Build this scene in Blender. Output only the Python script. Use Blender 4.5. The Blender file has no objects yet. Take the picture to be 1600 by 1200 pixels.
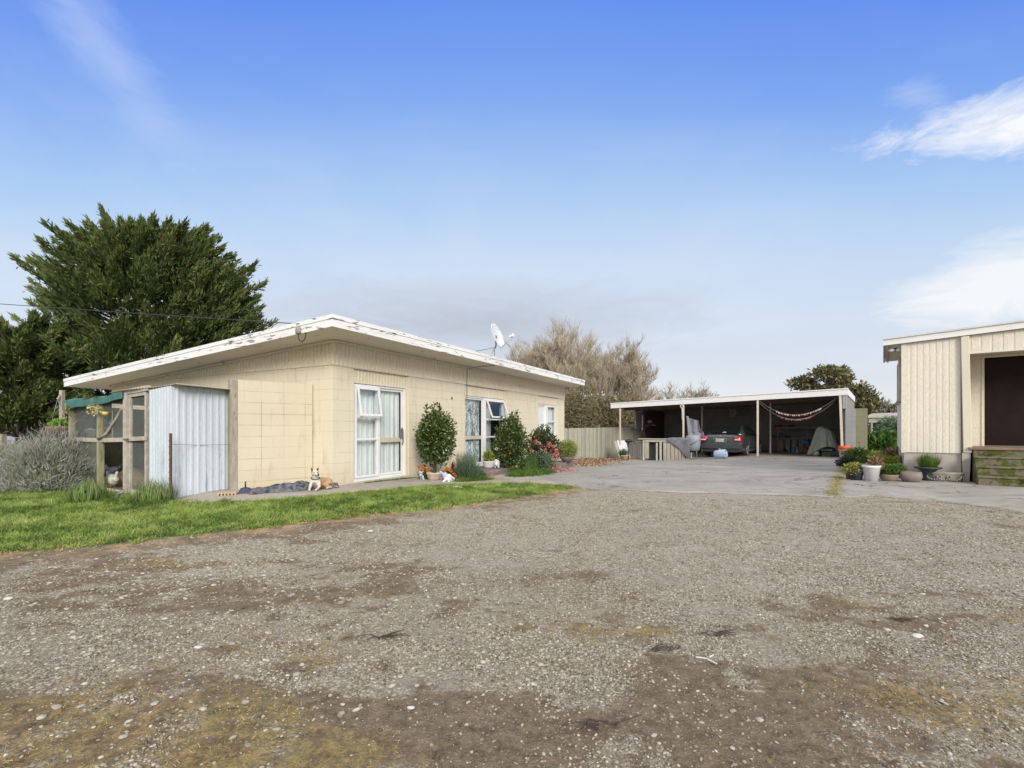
import bpy, bmesh, math, random
import numpy as np
from mathutils import Vector, Matrix
R = math.radians
rng = np.random.default_rng(7)
random.seed(7)
scene = bpy.context.scene
COL = scene.collection
H = 1.2; F = 755.0; CX = 800.0; HY = 671.0

# ------------------------------------------------------------------ ground height
CP = np.array([
 (0,0,0),(-3,2,0),(3,2,0),(-8,4,0),(8,4,0),(0,5,0),(5,8,.02),(-3.4,9.0,.10),(-4.85,8.4,.12),(-5.6,7.7,.06),
 (-8.6,9.3,.06),(-13,10,.04),(-2,12,.06),(-.2,15.6,-.03),(2.3,19.2,-.19),(4,25.4,-.43),(6,26.3,-.40),(6.4,24,-.32),(8.1,23,-.12),
 (5.9,21.5,-.19),(7.7,20.7,-.12),(9.2,20.6,-.03),(10.68,21,.03),(10.68,24,.03),(13.3,19,.05),(14,24,.05),(15,21,.05),(9,27,-.1),
 (8.74,10.8,.10),(10.3,9.6,.10),(8.2,11,.10),(10,14,.08),(12,12,.1),(3,13,0),(6,16,.0),(5,10,0.02),(10,6,.05),(-12,18,0),(-30,30,-.5),(0,40,-.8),
 (30,40,-.4),(-60,60,-1.5),(0,90,-1.5),(60,60,-1),(200,200,-2),(-200,200,-2),(0,-30,0),(-30,0,0),(30,0,.1),(0,300,-2)])
def g(x, y):
    x = np.asarray(x, float); y = np.asarray(y, float)
    sh = np.broadcast(x, y).shape
    X = np.broadcast_to(x, sh).ravel(); Y = np.broadcast_to(y, sh).ravel()
    out = np.empty(X.shape)
    for i in range(0, len(X), 20000):
        d2 = (X[i:i+20000,None]-CP[None,:,0])**2 + (Y[i:i+20000,None]-CP[None,:,1])**2 + .15
        w = d2**-1.6
        out[i:i+20000] = (w*CP[None,:,2]).sum(1)/w.sum(1)
    return out.reshape(sh) if sh else float(out[0])
def G(px, py, dz=0.0):
    z = 0.0
    for _ in range(40):
        Y = F*(H-z)/(py-HY); X = (px-CX)/F*Y
        z = .6*z+.4*g(X, Y)
    return Vector((X, Y, z+dz))
def P(px, py, Y):
    return Vector(((px-CX)/F*Y, Y, H+(HY-py)/F*Y))

# ------------------------------------------------------------------ numpy value noise
def vnoise(x, y, seed=0):
    x = np.asarray(x, float); y = np.asarray(y, float)
    xi = np.floor(x).astype(np.int64); yi = np.floor(y).astype(np.int64)
    xf = x-xi; yf = y-yi
    def h(a, b):
        n = (a*374761393 + b*668265263 + seed*1442695041) & 0xffffffff
        n = ((n ^ (n >> 13))*1274126177) & 0xffffffff
        return ((n ^ (n >> 16)) & 0xffff)/65535.0
    u = xf*xf*(3-2*xf); v = yf*yf*(3-2*yf)
    return (h(xi,yi)*(1-u)+h(xi+1,yi)*u)*(1-v)+(h(xi,yi+1)*(1-u)+h(xi+1,yi+1)*u)*v
def fbm(x, y, seed=0, o=4):
    s = 0; a = .5; t = 0
    for i in range(o):
        s = s + a*vnoise(x*2**i+i*17.3, y*2**i-i*9.1, seed+i); t += a; a *= .55
    return s/t

# ------------------------------------------------------------------ node helpers
class NT:
    def __init__(self, nt): self.nt = nt
    def n(self, typ, ins=None, **props):
        nd = self.nt.nodes.new(typ)
        for k, v in props.items(): setattr(nd, k, v)
        for k, v in (ins or {}).items(): self.s(nd.inputs[k], v)
        return nd
    def s(self, sock, v):
        if v is None: return
        if isinstance(v, bpy.types.NodeSocket): self.nt.links.new(v, sock)
        else:
            if sock.type == 'RGBA' and not hasattr(v, '__len__'): v = (v,v,v,1)
            if sock.type == 'RGBA' and len(v) == 3: v = (*v, 1)
            sock.default_value = v
    def m(self, op, a, b=None, c=None, clamp=False):
        nd = self.nt.nodes.new('ShaderNodeMath'); nd.operation = op; nd.use_clamp = clamp
        self.s(nd.inputs[0], a); self.s(nd.inputs[1], b); self.s(nd.inputs[2], c)
        return nd.outputs[0]
    def mix(self, f, a, b, blend='MIX'):
        nd = self.nt.nodes.new('ShaderNodeMix'); nd.data_type = 'RGBA'; nd.blend_type = blend
        self.s(nd.inputs[0], f); self.s(nd.inputs[6], a); self.s(nd.inputs[7], b)
        return nd.outputs[2]
    def noise(self, vec, scale, detail=4, rough=.55, dist=0, out='Fac'):
        nd = self.n('ShaderNodeTexNoise', {'Vector': vec, 'Scale': scale, 'Detail': detail, 'Roughness': rough, 'Distortion': dist})
        return nd.outputs[out]
    def ramp(self, f, lo, hi, a=0.0, b=1.0):
        nd = self.n('ShaderNodeMapRange', {'Value': f, 'From Min': lo, 'From Max': hi, 'To Min': a, 'To Max': b})
        nd.clamp = True
        return nd.outputs[0]
    def scalevec(self, vec, s):
        nd = self.n('ShaderNodeVectorMath', operation='MULTIPLY'); self.s(nd.inputs[0], vec); nd.inputs[1].default_value = s
        return nd.outputs[0]
    def attr(self, name): return self.n('ShaderNodeAttribute', attribute_name=name)

def new_mat(name):
    m = bpy.data.materials.new(name); m.use_nodes = True
    nt = m.node_tree; nt.nodes.clear()
    T = NT(nt); out = T.n('ShaderNodeOutputMaterial'); b = T.n('ShaderNodeBsdfPrincipled')
    nt.links.new(b.outputs[0], out.inputs[0])
    T.b = b; T.out = out
    T.obj = T.n('ShaderNodeTexCoord').outputs['Object']
    return m, T
def finish(T, col, rough=.7, metal=0, bump=None, bstr=.3, bdist=.01, spec=None):
    b = T.b
    T.s(b.inputs['Base Color'], col); T.s(b.inputs['Roughness'], rough); T.s(b.inputs['Metallic'], metal)
    if spec is not None: b.inputs['Specular IOR Level'].default_value = spec
    if bump is not None:
        bn = T.n('ShaderNodeBump', {'Strength': bstr, 'Distance': bdist, 'Height': bump})
        T.nt.links.new(bn.outputs[0], b.inputs['Normal'])
_pm = {}
def pm(name, col, col2=None, scale=6, rough=.7, bump=.15, bscale=60, metal=0, spots=None, stretch=(1,1,1), spec=None, vary=.12):
    """general weathered surface: two-tone noise, fine noise, optional spots=(colour, threshold, scale)"""
    if name in _pm: return _pm[name]
    m, T = new_mat(name)
    if col2 is None: col2 = tuple(c*(1-vary) for c in col)
    v = T.scalevec(T.obj, stretch) if stretch != (1,1,1) else T.obj
    c = T.mix(T.ramp(T.noise(v, scale, 5), .35, .65), col, col2)
    fine = T.noise(v, bscale, 3)
    c = T.mix(.5, c, T.mix(1, c, T.ramp(fine, .3, .7, .75, 1.2), 'MULTIPLY'))
    if spots:
        sc, th, ss = spots[:3]
        c = T.mix(T.ramp(T.noise(v, ss, 6, .65), th, th+.06), c, sc)
    r = T.ramp(T.noise(T.obj, scale*1.7, 3), .3, .7, max(0, rough-.08), min(1, rough+.08))
    finish(T, c, r, metal, fine if bump else None, bump, .004, spec)
    _pm[name] = m
    return m
def leafmat(name, cols, rough=.55, transl=.25, scale=1.2, spec=.3):
    """foliage: colour from the per-leaf attribute 'rnd' and large soft noise"""
    m, T = new_mat(name)
    a = T.attr('rnd').outputs['Fac']
    cr = T.n('ShaderNodeValToRGB', {'Fac': a})
    el = cr.color_ramp.elements
    while len(el) < len(cols): el.new(.5)
    for i, c in enumerate(cols):
        el[i].position = i/(len(cols)-1); el[i].color = (*c, 1)
    c = T.mix(1, cr.outputs[0], T.ramp(T.noise(T.obj, scale, 3), .3, .7, .72, 1.25), 'MULTIPLY')
    finish(T, c, rough, 0, spec=spec)
    if transl:
        tr = T.n('ShaderNodeBsdfTranslucent', {'Color': T.mix(1, c, (1.0,1.0,.6,1), 'MULTIPLY')})
        mx = T.n('ShaderNodeMixShader', {'Fac': transl})
        T.nt.links.new(T.b.outputs[0], mx.inputs[1]); T.nt.links.new(tr.outputs[0], mx.inputs[2]); T.nt.links.new(mx.outputs[0], T.out.inputs[0])
    return m

# ------------------------------------------------------------------ mesh building
class MB:
    def __init__(self): self.v = []; self.f = []; self.sm = []
    def add(self, vs, fs, smooth=False):
        o = len(self.v); self.v += [tuple(p) for p in vs]
        for q in fs: self.f.append(tuple(i+o for i in q)); self.sm.append(smooth)
        return self
    def box(self, x0, x1, y0, y1, z0, z1, M=None):
        vs = [(x,y,z) for z in (z0,z1) for y in (y0,y1) for x in (x0,x1)]
        if M is not None: vs = [M @ Vector(p) for p in vs]
        return self.add(vs, [(0,2,3,1),(4,5,7,6),(0,1,5,4),(2,6,7,3),(0,4,6,2),(1,3,7,5)])
    def bar(self, a, b, w, h=None, up=(0,0,1)):
        """rectangular bar from a to b"""
        a = Vector(a); b = Vector(b); h = h or w
        d = (b-a).normalized(); s = d.cross(Vector(up))
        if s.length < 1e-3: s = d.cross(Vector((1,0,0)))
        s.normalize(); u = s.cross(d)
        vs = []
        for p in (a, b):
            for i, j in ((-1,-1),(1,-1),(1,1),(-1,1)): vs.append(p+s*i*w/2+u*j*h/2)
        return self.add(vs, [(3,2,1,0),(4,5,6,7),(0,1,5,4),(1,2,6,5),(2,3,7,6),(3,0,4,7)])
    def tube(self, pts, r, n=8, cap=True, smooth=True):
        pts = [Vector(p) for p in pts]
        rs = r if hasattr(r, '__len__') else [r]*len(pts)
        vs = []; fs = []; ref = None
        for i, p in enumerate(pts):
            d = (pts[min(i+1,len(pts)-1)]-pts[max(i-1,0)]).normalized()
            if ref is None:
                ref = d.cross(Vector((0,0,1)))
                if ref.length < .05: ref = d.cross(Vector((1,0,0)))
            ref = (ref-d*ref.dot(d)).normalized(); w = d.cross(ref)
            for k in range(n):
                t = 2*math.pi*k/n; vs.append(p+(ref*math.cos(t)+w*math.sin(t))*rs[i])
        for i in range(len(pts)-1):
            for k in range(n):
                a = i*n+k; b = i*n+(k+1)%n; fs.append((a,b,b+n,a+n))
        if cap: fs.append(tuple(range(n-1,-1,-1))); fs.append(tuple(range((len(pts)-1)*n, len(pts)*n)))
        return self.add(vs, fs, smooth)
    def lathe(self, prof, c=(0,0,0), n=24, smooth=True, sx=1, sy=1, M=None):
        vs = []; fs = []
        for r_, z in prof:
            for k in range(n):
                t = 2*math.pi*k/n; p = Vector((r_*math.cos(t)*sx, r_*math.sin(t)*sy, z))
                vs.append((M @ p if M is not None else p)+Vector(c))
        for i in range(len(prof)-1):
            for k in range(n):
                a = i*n+k; b = i*n+(k+1)%n; fs.append((a,b,b+n,a+n))
        fs.append(tuple(range(n-1,-1,-1))); fs.append(tuple(range((len(prof)-1)*n, len(prof)*n)))
        return self.add(vs, fs, smooth)
    def ball(self, c, r, n=12, m=8, M=None):
        rr = r if hasattr(r, '__len__') else (r,r,r)
        vs = []; fs = []
        for i in range(m+1):
            ph = math.pi*i/m
            for k in range(n):
                t = 2*math.pi*k/n
                p = Vector((math.sin(ph)*math.cos(t)*rr[0], math.sin(ph)*math.sin(t)*rr[1], math.cos(ph)*rr[2]))
                vs.append((M @ p if M is not None else p)+Vector(c))
        for i in range(m):
            for k in range(n):
                a = i*n+k; b = i*n+(k+1)%n; fs.append((a,a+n,b+n,b))
        return self.add(vs, fs, True)
    def grid(self, fn, nu, nv, smooth=True):
        vs = [fn(i/nu, j/nv) for j in range(nv+1) for i in range(nu+1)]
        fs = [(j*(nu+1)+i, j*(nu+1)+i+1, (j+1)*(nu+1)+i+1, (j+1)*(nu+1)+i) for j in range(nv) for i in range(nu)]
        return self.add(vs, fs, smooth)
    def prism(self, poly, d0, d1, axes='xz'):
        """poly in two axes extruded along the third from d0 to d1"""
        n = len(poly)
        def mk(p, d): return {'xz': (p[0], d, p[1]), 'yz': (d, p[0], p[1]), 'xy': (p[0], p[1], d)}[axes]
        vs = [mk(p, d0) for p in poly]+[mk(p, d1) for p in poly]
        fs = [tuple(range(n)), tuple(range(2*n-1, n-1, -1))]+[(i, i+n, (i+1)%n+n, (i+1)%n) for i in range(n)]
        return self.add(vs, fs)
    def build(self, name, mat, parent=None, solid=0, bevel=0, sub=0, loc=None, rotz=None):
        me = bpy.data.meshes.new(name)
        me.from_pydata([tuple(v) for v in self.v], [], self.f); me.validate(); me.update()
        if len(me.polygons) == len(self.sm): me.polygons.foreach_set('use_smooth', self.sm)
        bm = bmesh.new(); bm.from_mesh(me); bmesh.ops.recalc_face_normals(bm, faces=bm.faces); bm.to_mesh(me); bm.free()
        if mat: me.materials.append(mat)
        o = bpy.data.objects.new(name, me); COL.objects.link(o)
        if parent: o.parent = parent
        if loc is not None: o.location = loc
        if rotz is not None: o.rotation_euler = (0,0,rotz)
        if bevel: b = o.modifiers.new('bevel', 'BEVEL'); b.width = bevel; b.segments = 2; b.limit_method = 'ANGLE'; b.angle_limit = R(40)
        if solid: s = o.modifiers.new('solid', 'SOLIDIFY'); s.thickness = solid
        if sub: s = o.modifiers.new('sub', 'SUBSURF'); s.levels = sub; s.render_levels = sub
        return o
def npmesh(name, V, faces, mat, parent=None, attrs=None, smooth=False):
    """V (N,3); faces (M,k) one polygon size; attrs {name: (N,) floats}"""
    me = bpy.data.meshes.new(name)
    M, k = faces.shape
    me.vertices.add(len(V)); me.vertices.foreach_set('co', np.ascontiguousarray(V, dtype=np.float32).ravel())
    me.loops.add(M*k); me.loops.foreach_set('vertex_index', faces.astype(np.int32).ravel())
    me.polygons.add(M); me.polygons.foreach_set('loop_start', np.arange(0, M*k, k, dtype=np.int32))
    try: me.polygons.foreach_set('loop_total', np.full(M, k, dtype=np.int32))
    except Exception: pass
    if smooth: me.polygons.foreach_set('use_smooth', np.ones(M, dtype=bool))
    for an, av in (attrs or {}).items():
        a = me.attributes.new(an, 'FLOAT', 'POINT'); a.data.foreach_set('value', np.ascontiguousarray(av, dtype=np.float32))
    me.update(calc_edges=True)
    if mat: me.materials.append(mat)
    o = bpy.data.objects.new(name, me); COL.objects.link(o)
    if parent: o.parent = parent
    return o
def unit(a): return a/np.maximum(np.linalg.norm(a, axis=1, keepdims=True), 1e-9)
def blades_geo(pos, dirs, L, W, bend=.3, seg=2, side=None):
    """tapered bent blades; returns V, faces(quads), per-blade index per vertex"""
    N = len(pos); r = np.random.default_rng(N)
    d = unit(dirs)
    if side is None:
        side = np.cross(d, r.normal(size=(N,3)))
    side = unit(side)
    L = np.broadcast_to(np.asarray(L, float), (N,)); W = np.broadcast_to(np.asarray(W, float), (N,))
    bdir = unit(np.cross(side, d))
    hz = bdir.copy()
    rows = []
    for i in range(seg+1):
        t = i/seg
        c = pos + d*(L*t)[:,None] + hz*(L*bend*t*t)[:,None] - np.array([0,0,1])*(L*abs(bend)*.5*t*t)[:,None]
        w = W*(1-t**1.5)*.5 + W*.04
        rows += [c-side*w[:,None], c+side*w[:,None]]
    V = np.stack(rows, 1).reshape(-1,3); k = 2*(seg+1)
    base = np.arange(N)[:,None]*k
    fs = [base+np.array([[2*i,2*i+1,2*i+3,2*i+2]]) for i in range(seg)]
    return V, np.stack(fs, 1).reshape(-1,4), np.repeat(np.arange(N), k)
def leaves_geo(pos, dirs, L, W, fold=.25):
    """rhombic leaves with a fold: 4 verts -> 2 tris as one quad"""
    N = len(pos); r = np.random.default_rng(N+3)
    d = unit(dirs); s = unit(np.cross(d, r.normal(size=(N,3)))); nrm = np.cross(s, d)
    L = np.broadcast_to(np.asarray(L, float), (N,))[:,None]; W = np.broadcast_to(np.asarray(W, float), (N,))[:,None]
    V = np.stack([pos, pos+d*L*.5+s*W*.5+nrm*W*fold, pos+d*L, pos+d*L*.5-s*W*.5+nrm*W*fold], 1).reshape(-1,3)
    return V, (np.arange(N)[:,None]*4+np.arange(4)[None,:]), np.repeat(np.arange(N), 4)
def cat(parts):
    Vs = []; Fs = []; As = []; o = 0
    for V, Fc, A in parts: Vs.append(V); Fs.append(Fc+o); As.append(A); o += len(V)
    return np.concatenate(Vs), np.concatenate(Fs), np.concatenate(As)

def prop(o, label=None, cat_=None, group=None, kind=None):
    if label: o['label'] = label
    if cat_: o['category'] = cat_
    if group: o['group'] = group
    if kind: o['kind'] = kind
    return o
def thing(name, label, cat_, loc=(0,0,0), rotz=0, group=None):
    o = bpy.data.objects.new(name, None); COL.objects.link(o); o.empty_display_size = .2
    o.location = loc; o.rotation_euler = (0,0,rotz)
    return prop(o, label, cat_, group)
def struct(o): o['kind'] = 'structure'; return o
def inpoly(x, y, poly):
    x = np.asarray(x); y = np.asarray(y); ins = np.zeros(np.broadcast(x,y).shape, bool); n = len(poly)
    for i in range(n):
        x0,y0 = poly[i][:2]; x1,y1 = poly[(i+1)%n][:2]
        c = ((y0 > y) != (y1 > y)) & (x < (x1-x0)*(y-y0)/((y1-y0) if y1 != y0 else 1e-9)+x0)
        ins ^= c
    return ins
def polydist(x, y, poly, closed=True):
    best = np.full(np.broadcast(x,y).shape, 1e9); cx = np.zeros_like(best); cy = np.zeros_like(best); n = len(poly)
    for i in range(n if closed else n-1):
        x0,y0 = poly[i][:2]; x1,y1 = poly[(i+1)%n][:2]
        dx = x1-x0; dy = y1-y0; t = np.clip(((x-x0)*dx+(y-y0)*dy)/(dx*dx+dy*dy+1e-12), 0, 1)
        qx = x0+t*dx; qy = y0+t*dy; d = np.hypot(x-qx, y-qy); m = d < best
        best = np.where(m, d, best); cx = np.where(m, qx, cx); cy = np.where(m, qy, cy)
    return best, cx, cy
def wobble(poly, amp=.03, step=.15, seed=1, n_keep=None):
    """subdivide a polygon outline and make it uneven"""
    out = []; n = len(poly); s = 0
    for i in range(n):
        a = poly[i]; b = poly[(i+1)%n]; L = math.hypot(b[0]-a[0], b[1]-a[1]); k = max(1, int(L/step))
        for j in range(k):
            t = j/k; s += L/k
            x = a[0]+(b[0]-a[0])*t; y = a[1]+(b[1]-a[1])*t
            w = amp if (n_keep is None or i < n_keep) else 0
            out.append((x+w*(float(fbm(s*3, 3.3, seed))-.5)*2, y+w*(float(fbm(s*3, 9.3, seed+5))-.5)*2))
    return out
def sheet(name, poly, cell, dz, mat, skirt=.12):
    """thin slab following the ground inside a polygon, edges snapped to the outline"""
    xs = [p[0] for p in poly]; ys = [p[1] for p in poly]
    nx = int((max(xs)-min(xs))/cell)+2; ny = int((max(ys)-min(ys))/cell)+2
    gx = min(xs)-cell/2+np.arange(nx+1)*cell; gy = min(ys)-cell/2+np.arange(ny+1)*cell
    cxx, cyy = np.meshgrid(gx[:-1]+cell/2, gy[:-1]+cell/2)
    keep = inpoly(cxx, cyy, poly)
    VX, VY = np.meshgrid(gx, gy)
    idx = -np.ones(VX.shape, int); fl = []
    jj, ii = np.nonzero(keep)
    fa = np.stack([jj*(nx+1)+ii, jj*(nx+1)+ii+1, (jj+1)*(nx+1)+ii+1, (jj+1)*(nx+1)+ii], 1)
    used, inv = np.unique(fa, return_inverse=True); fa = inv.reshape(-1,4)
    vx = VX.ravel()[used].copy(); vy = VY.ravel()[used].copy()
    cnt = np.bincount(fa.ravel(), minlength=len(used)); bd = cnt < 4
    d, qx, qy = polydist(vx[bd], vy[bd], poly); vx[bd] = qx; vy[bd] = qy
    vz = g(vx, vy)+dz
    e = np.concatenate([fa[:,[0,1]], fa[:,[1,2]], fa[:,[2,3]], fa[:,[3,0]]]); key = np.sort(e, 1)
    _, first, c = np.unique(key, axis=0, return_index=True, return_counts=True)
    be = e[first[c == 1]]
    n0 = len(vx); V = np.stack([vx,vy,vz],1); V = np.concatenate([V, np.stack([vx,vy,vz-skirt],1)])
    sk = np.stack([be[:,1], be[:,0], be[:,0]+n0, be[:,1]+n0], 1)
    return npmesh(name, V, np.concatenate([fa, sk]), mat)
# ================================================================== camera, light, sky
cam_d = bpy.data.cameras.new('camera'); cam = bpy.data.objects.new('camera', cam_d); COL.objects.link(cam)
cam_d.sensor_width = 36; cam_d.lens = F/1600*36; cam_d.shift_y = (HY-600)/1600
cam_d.clip_end = 3000; cam_d.clip_start = .05
cam.location = (0,0,H); cam.rotation_euler = (R(90),0,0); scene.camera = cam
SUN_EL, SUN_AZ = 25, 165      # azimuth clockwise from +Y
sd = bpy.data.lights.new('sun', 'SUN'); sun = bpy.data.objects.new('sun', sd); COL.objects.link(sun)
sd.energy = 3.0; sd.angle = R(22); sd.color = (1, .955, .87)
sun.rotation_euler = (R(90-SUN_EL), 0, R(180-SUN_AZ))
w = bpy.data.worlds.new('World'); scene.world = w; w.use_nodes = True
wn = w.node_tree; wn.nodes.clear(); T = NT(wn)
wo = T.n('ShaderNodeOutputWorld'); bg = T.n('ShaderNodeBackground'); wn.links.new(bg.outputs[0], wo.inputs[0])
tc = T.n('ShaderNodeTexCoord').outputs['Generated']
sep = T.n('ShaderNodeSeparateXYZ', {0: tc}); X_, Y_, Z_ = sep.outputs
az = T.m('ARCTAN2', X_, Y_); el = T.m('ARCSINE', T.m('MINIMUM', T.m('MAXIMUM', Z_, -1), 1))
sky = T.n('ShaderNodeTexSky', sky_type='NISHITA'); sky.sun_disc = False
sky.sun_elevation = R(SUN_EL); sky.sun_rotation = R(SUN_AZ); sky.altitude = 0
nish = T.mix(1, sky.outputs[0], (.12,.12,.12,1), 'MULTIPLY')
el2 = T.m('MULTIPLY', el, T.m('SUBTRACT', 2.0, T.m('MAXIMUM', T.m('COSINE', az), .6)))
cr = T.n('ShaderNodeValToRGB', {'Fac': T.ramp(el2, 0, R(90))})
stops = [(0.0,(.86,.88,.91)), (.05,(.82,.85,.91)), (.14,(.70,.79,.92)), (.22,(.60,.75,.95)), (.29,(.43,.64,.96)), (.385,(.225,.425,.95)), (.47,(.14,.31,.93)), (.54,(.20,.36,.80)), (.68,(1.5,1.5,1.5)), (1,(1.7,1.68,1.62))]  # highest stops, above the view, are white added to light the scene
e = cr.color_ramp.elements
while len(e) < len(stops): e.new(.5)
for i, (p_, c_) in enumerate(stops): e[i].position = p_; e[i].color = (*c_, 1)
base = T.mix(.12, cr.outputs[0], nish)
def azel(px, py):
    d = Vector(((px-CX)/F, 1, (HY-py)/F)).normalized(); return math.atan2(d.x, d.y), math.asin(d.z)
warp = T.noise(tc, 3.2, 6, .6); wsp = T.noise(T.scalevec(tc, (1,1,3)), 8, 10, .68, .8)
def blob(px, py, rx, ry, rot=0, edge=1.0, wob=.9):
    a0, e0 = azel(px, py); sc = 1/F*math.cos(a0)
    da = T.m('SUBTRACT', az, a0); de = T.m('SUBTRACT', el, e0)
    c, s = math.cos(rot), math.sin(rot)
    u = T.m('DIVIDE', T.m('ADD', T.m('MULTIPLY', da, c), T.m('MULTIPLY', de, s)), rx*sc)
    v = T.m('DIVIDE', T.m('SUBTRACT', T.m('MULTIPLY', de, c), T.m('MULTIPLY', da, s)), ry*sc)
    d = T.m('SQRT', T.m('ADD', T.m('MULTIPLY', u, u), T.m('MULTIPLY', v, v)))
    d = T.m('ADD', d, T.m('MULTIPLY', T.m('SUBTRACT', wsp, .5), wob*2))
    return T.ramp(d, 1, 1-edge)
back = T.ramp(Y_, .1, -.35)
base = T.mix(T.m('MULTIPLY', back, .8), base, (1.05,1.05,1.06,1))  # unseen sky behind the camera whitened as added fill light
col = base
# broad veil of thin cloud with soft variation
veil = T.m('MULTIPLY', T.ramp(T.noise(T.scalevec(tc, (1,1,2.5)), 2.3, 6, .6, .4), .38, .75), T.ramp(el, R(38), R(8)))
col = T.mix(T.m('MULTIPLY', veil, .45), col, (.80,.85,.93,1))
col = T.mix(T.m('MULTIPLY', blob(745, 505, 400, 75, 0, .95, .45), .9), col, (.51,.55,.64,1))
col = T.mix(T.m('MULTIPLY', blob(1060, 560, 420, 45, 0, .9, .5), .3), col, (.56,.61,.70,1))
col = T.mix(T.m('MULTIPLY', blob(1340, 590, 260, 45, 0, .9, .5), .25), col, (.62,.66,.75,1))
col = T.mix(T.m('MULTIPLY', blob(1590, 440, 200, 75, .1, .7, .8), .85), col, (.95,.96,.98,1))
col = T.mix(T.m('MULTIPLY', blob(1600, 190, 195, 48, -.16, .75, 1.1), .95), col, (.97,.98,1.0,1))
col = T.mix(T.m('MULTIPLY', blob(1430, 145, 60, 22, -.3, 1, 1.2), .3), col, (.85,.90,.97,1))
col = T.mix(T.m('MULTIPLY', blob(150, 60, 190, 55, -.7, 1, .8), .38), col, (.62,.74,.97,1))
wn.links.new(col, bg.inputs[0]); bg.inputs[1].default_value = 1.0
scene.view_settings.view_transform = 'Standard'; scene.view_settings.look = 'None'
scene.view_settings.gamma = 1; scene.view_settings.exposure = 0.0
scene.cycles.max_bounces = 6; scene.cycles.diffuse_bounces = 3; scene.cycles.transparent_max_bounces = 12
scene.cycles.transmission_bounces = 3; scene.cycles.glossy_bounces = 3
scene.cycles.sample_clamp_indirect = 6

# ================================================================== outlines on the ground (from photo sightlines to world)
def gxy(pts): return [tuple(G(a, b).xy) for a, b in pts]
lawn_near = gxy([(-420,905),(-200,893),(0,869),(130,859),(230,847),(330,836),(430,826),(520,812),(610,804),(700,795),(770,785),(830,776),(880,769),(912,764)])
path_front = gxy([(880,759),(830,756),(770,755.5),(700,757),(640,762),(560,769),(470,778),(400,784),(300,786),(262,786)])
# lawn: near edge left->right, then back along the path, then behind the coop
lawn_poly = lawn_near + path_front + [tuple(G(236,778).xy), (-6.3,8.5), (-8.9,9.95), (-9.6,10.3), (-16,11.5), (-22,10)]
path_poly = path_front[::-1] + [(.2,13.9),(2.05,19.3),(-3.2,9.5),(-3.8,9.9),(-4.7,8.9),(-4.9,8.75),(-5.45,8.15)]
drive_front = gxy([(800,753),(840,757),(912,764),(1000,767),(1100,770.5),(1200,773),(1290,776),(1360,776),(1440,781),(1520,790),(1600,803)])
drive_poly = drive_front + [(11.2,6.0),(16,4),(17,8),(12,9.5),(10.4,9.3),(8.9,10.6),(8.0,11.7),(9.6,14),(12.4,17.9),(19,16),(19.5,27),(10,32),(7.0,28.4),(5.9,24.9),(3.6,24.2),(2.1,20.6),(1.9,19.1),(.4,14.6)]
bed_poly = [(8.05,11.75),(8.9,10.7),(12,14),(16.5,18.3),(13.8,19.1),(12.55,18.2),(9.9,14.2)]

# ================================================================== ground sheet
def axis(a, b, s, far):
    mid = np.arange(a, b+1e-6, s); o = []; d = s; p = b
    while p < far: d *= 1.35; p += d; o.append(p)
    lo = []; d = s; p = a
    while p > -far: d *= 1.35; p -= d; lo.append(p)
    return np.concatenate([np.array(lo[::-1]), mid, np.array(o)])
ax = axis(-9, 10, .07, 900); ay = axis(1.0, 14, .07, 900)
GX, GY = np.meshgrid(ax, ay); gz = g(GX, GY)
micro = (fbm(GX*1.3, GY*1.3, 3)-.5)*.035 + (fbm(GX*6, GY*6, 8)-.5)*.012
near = np.clip(1-(np.hypot(GX, GY-6)-9)/6, 0, 1)
dl, _, _ = polydist(GX, GY, lawn_near, False)
inl = inpoly(GX, GY, lawn_poly)
def gb(px, py, rx, ry):
    c = G(px, py); return np.exp(-(((GX-c.x)/rx)**2+((GY-c.y)/ry)**2)*1.2)
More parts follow.
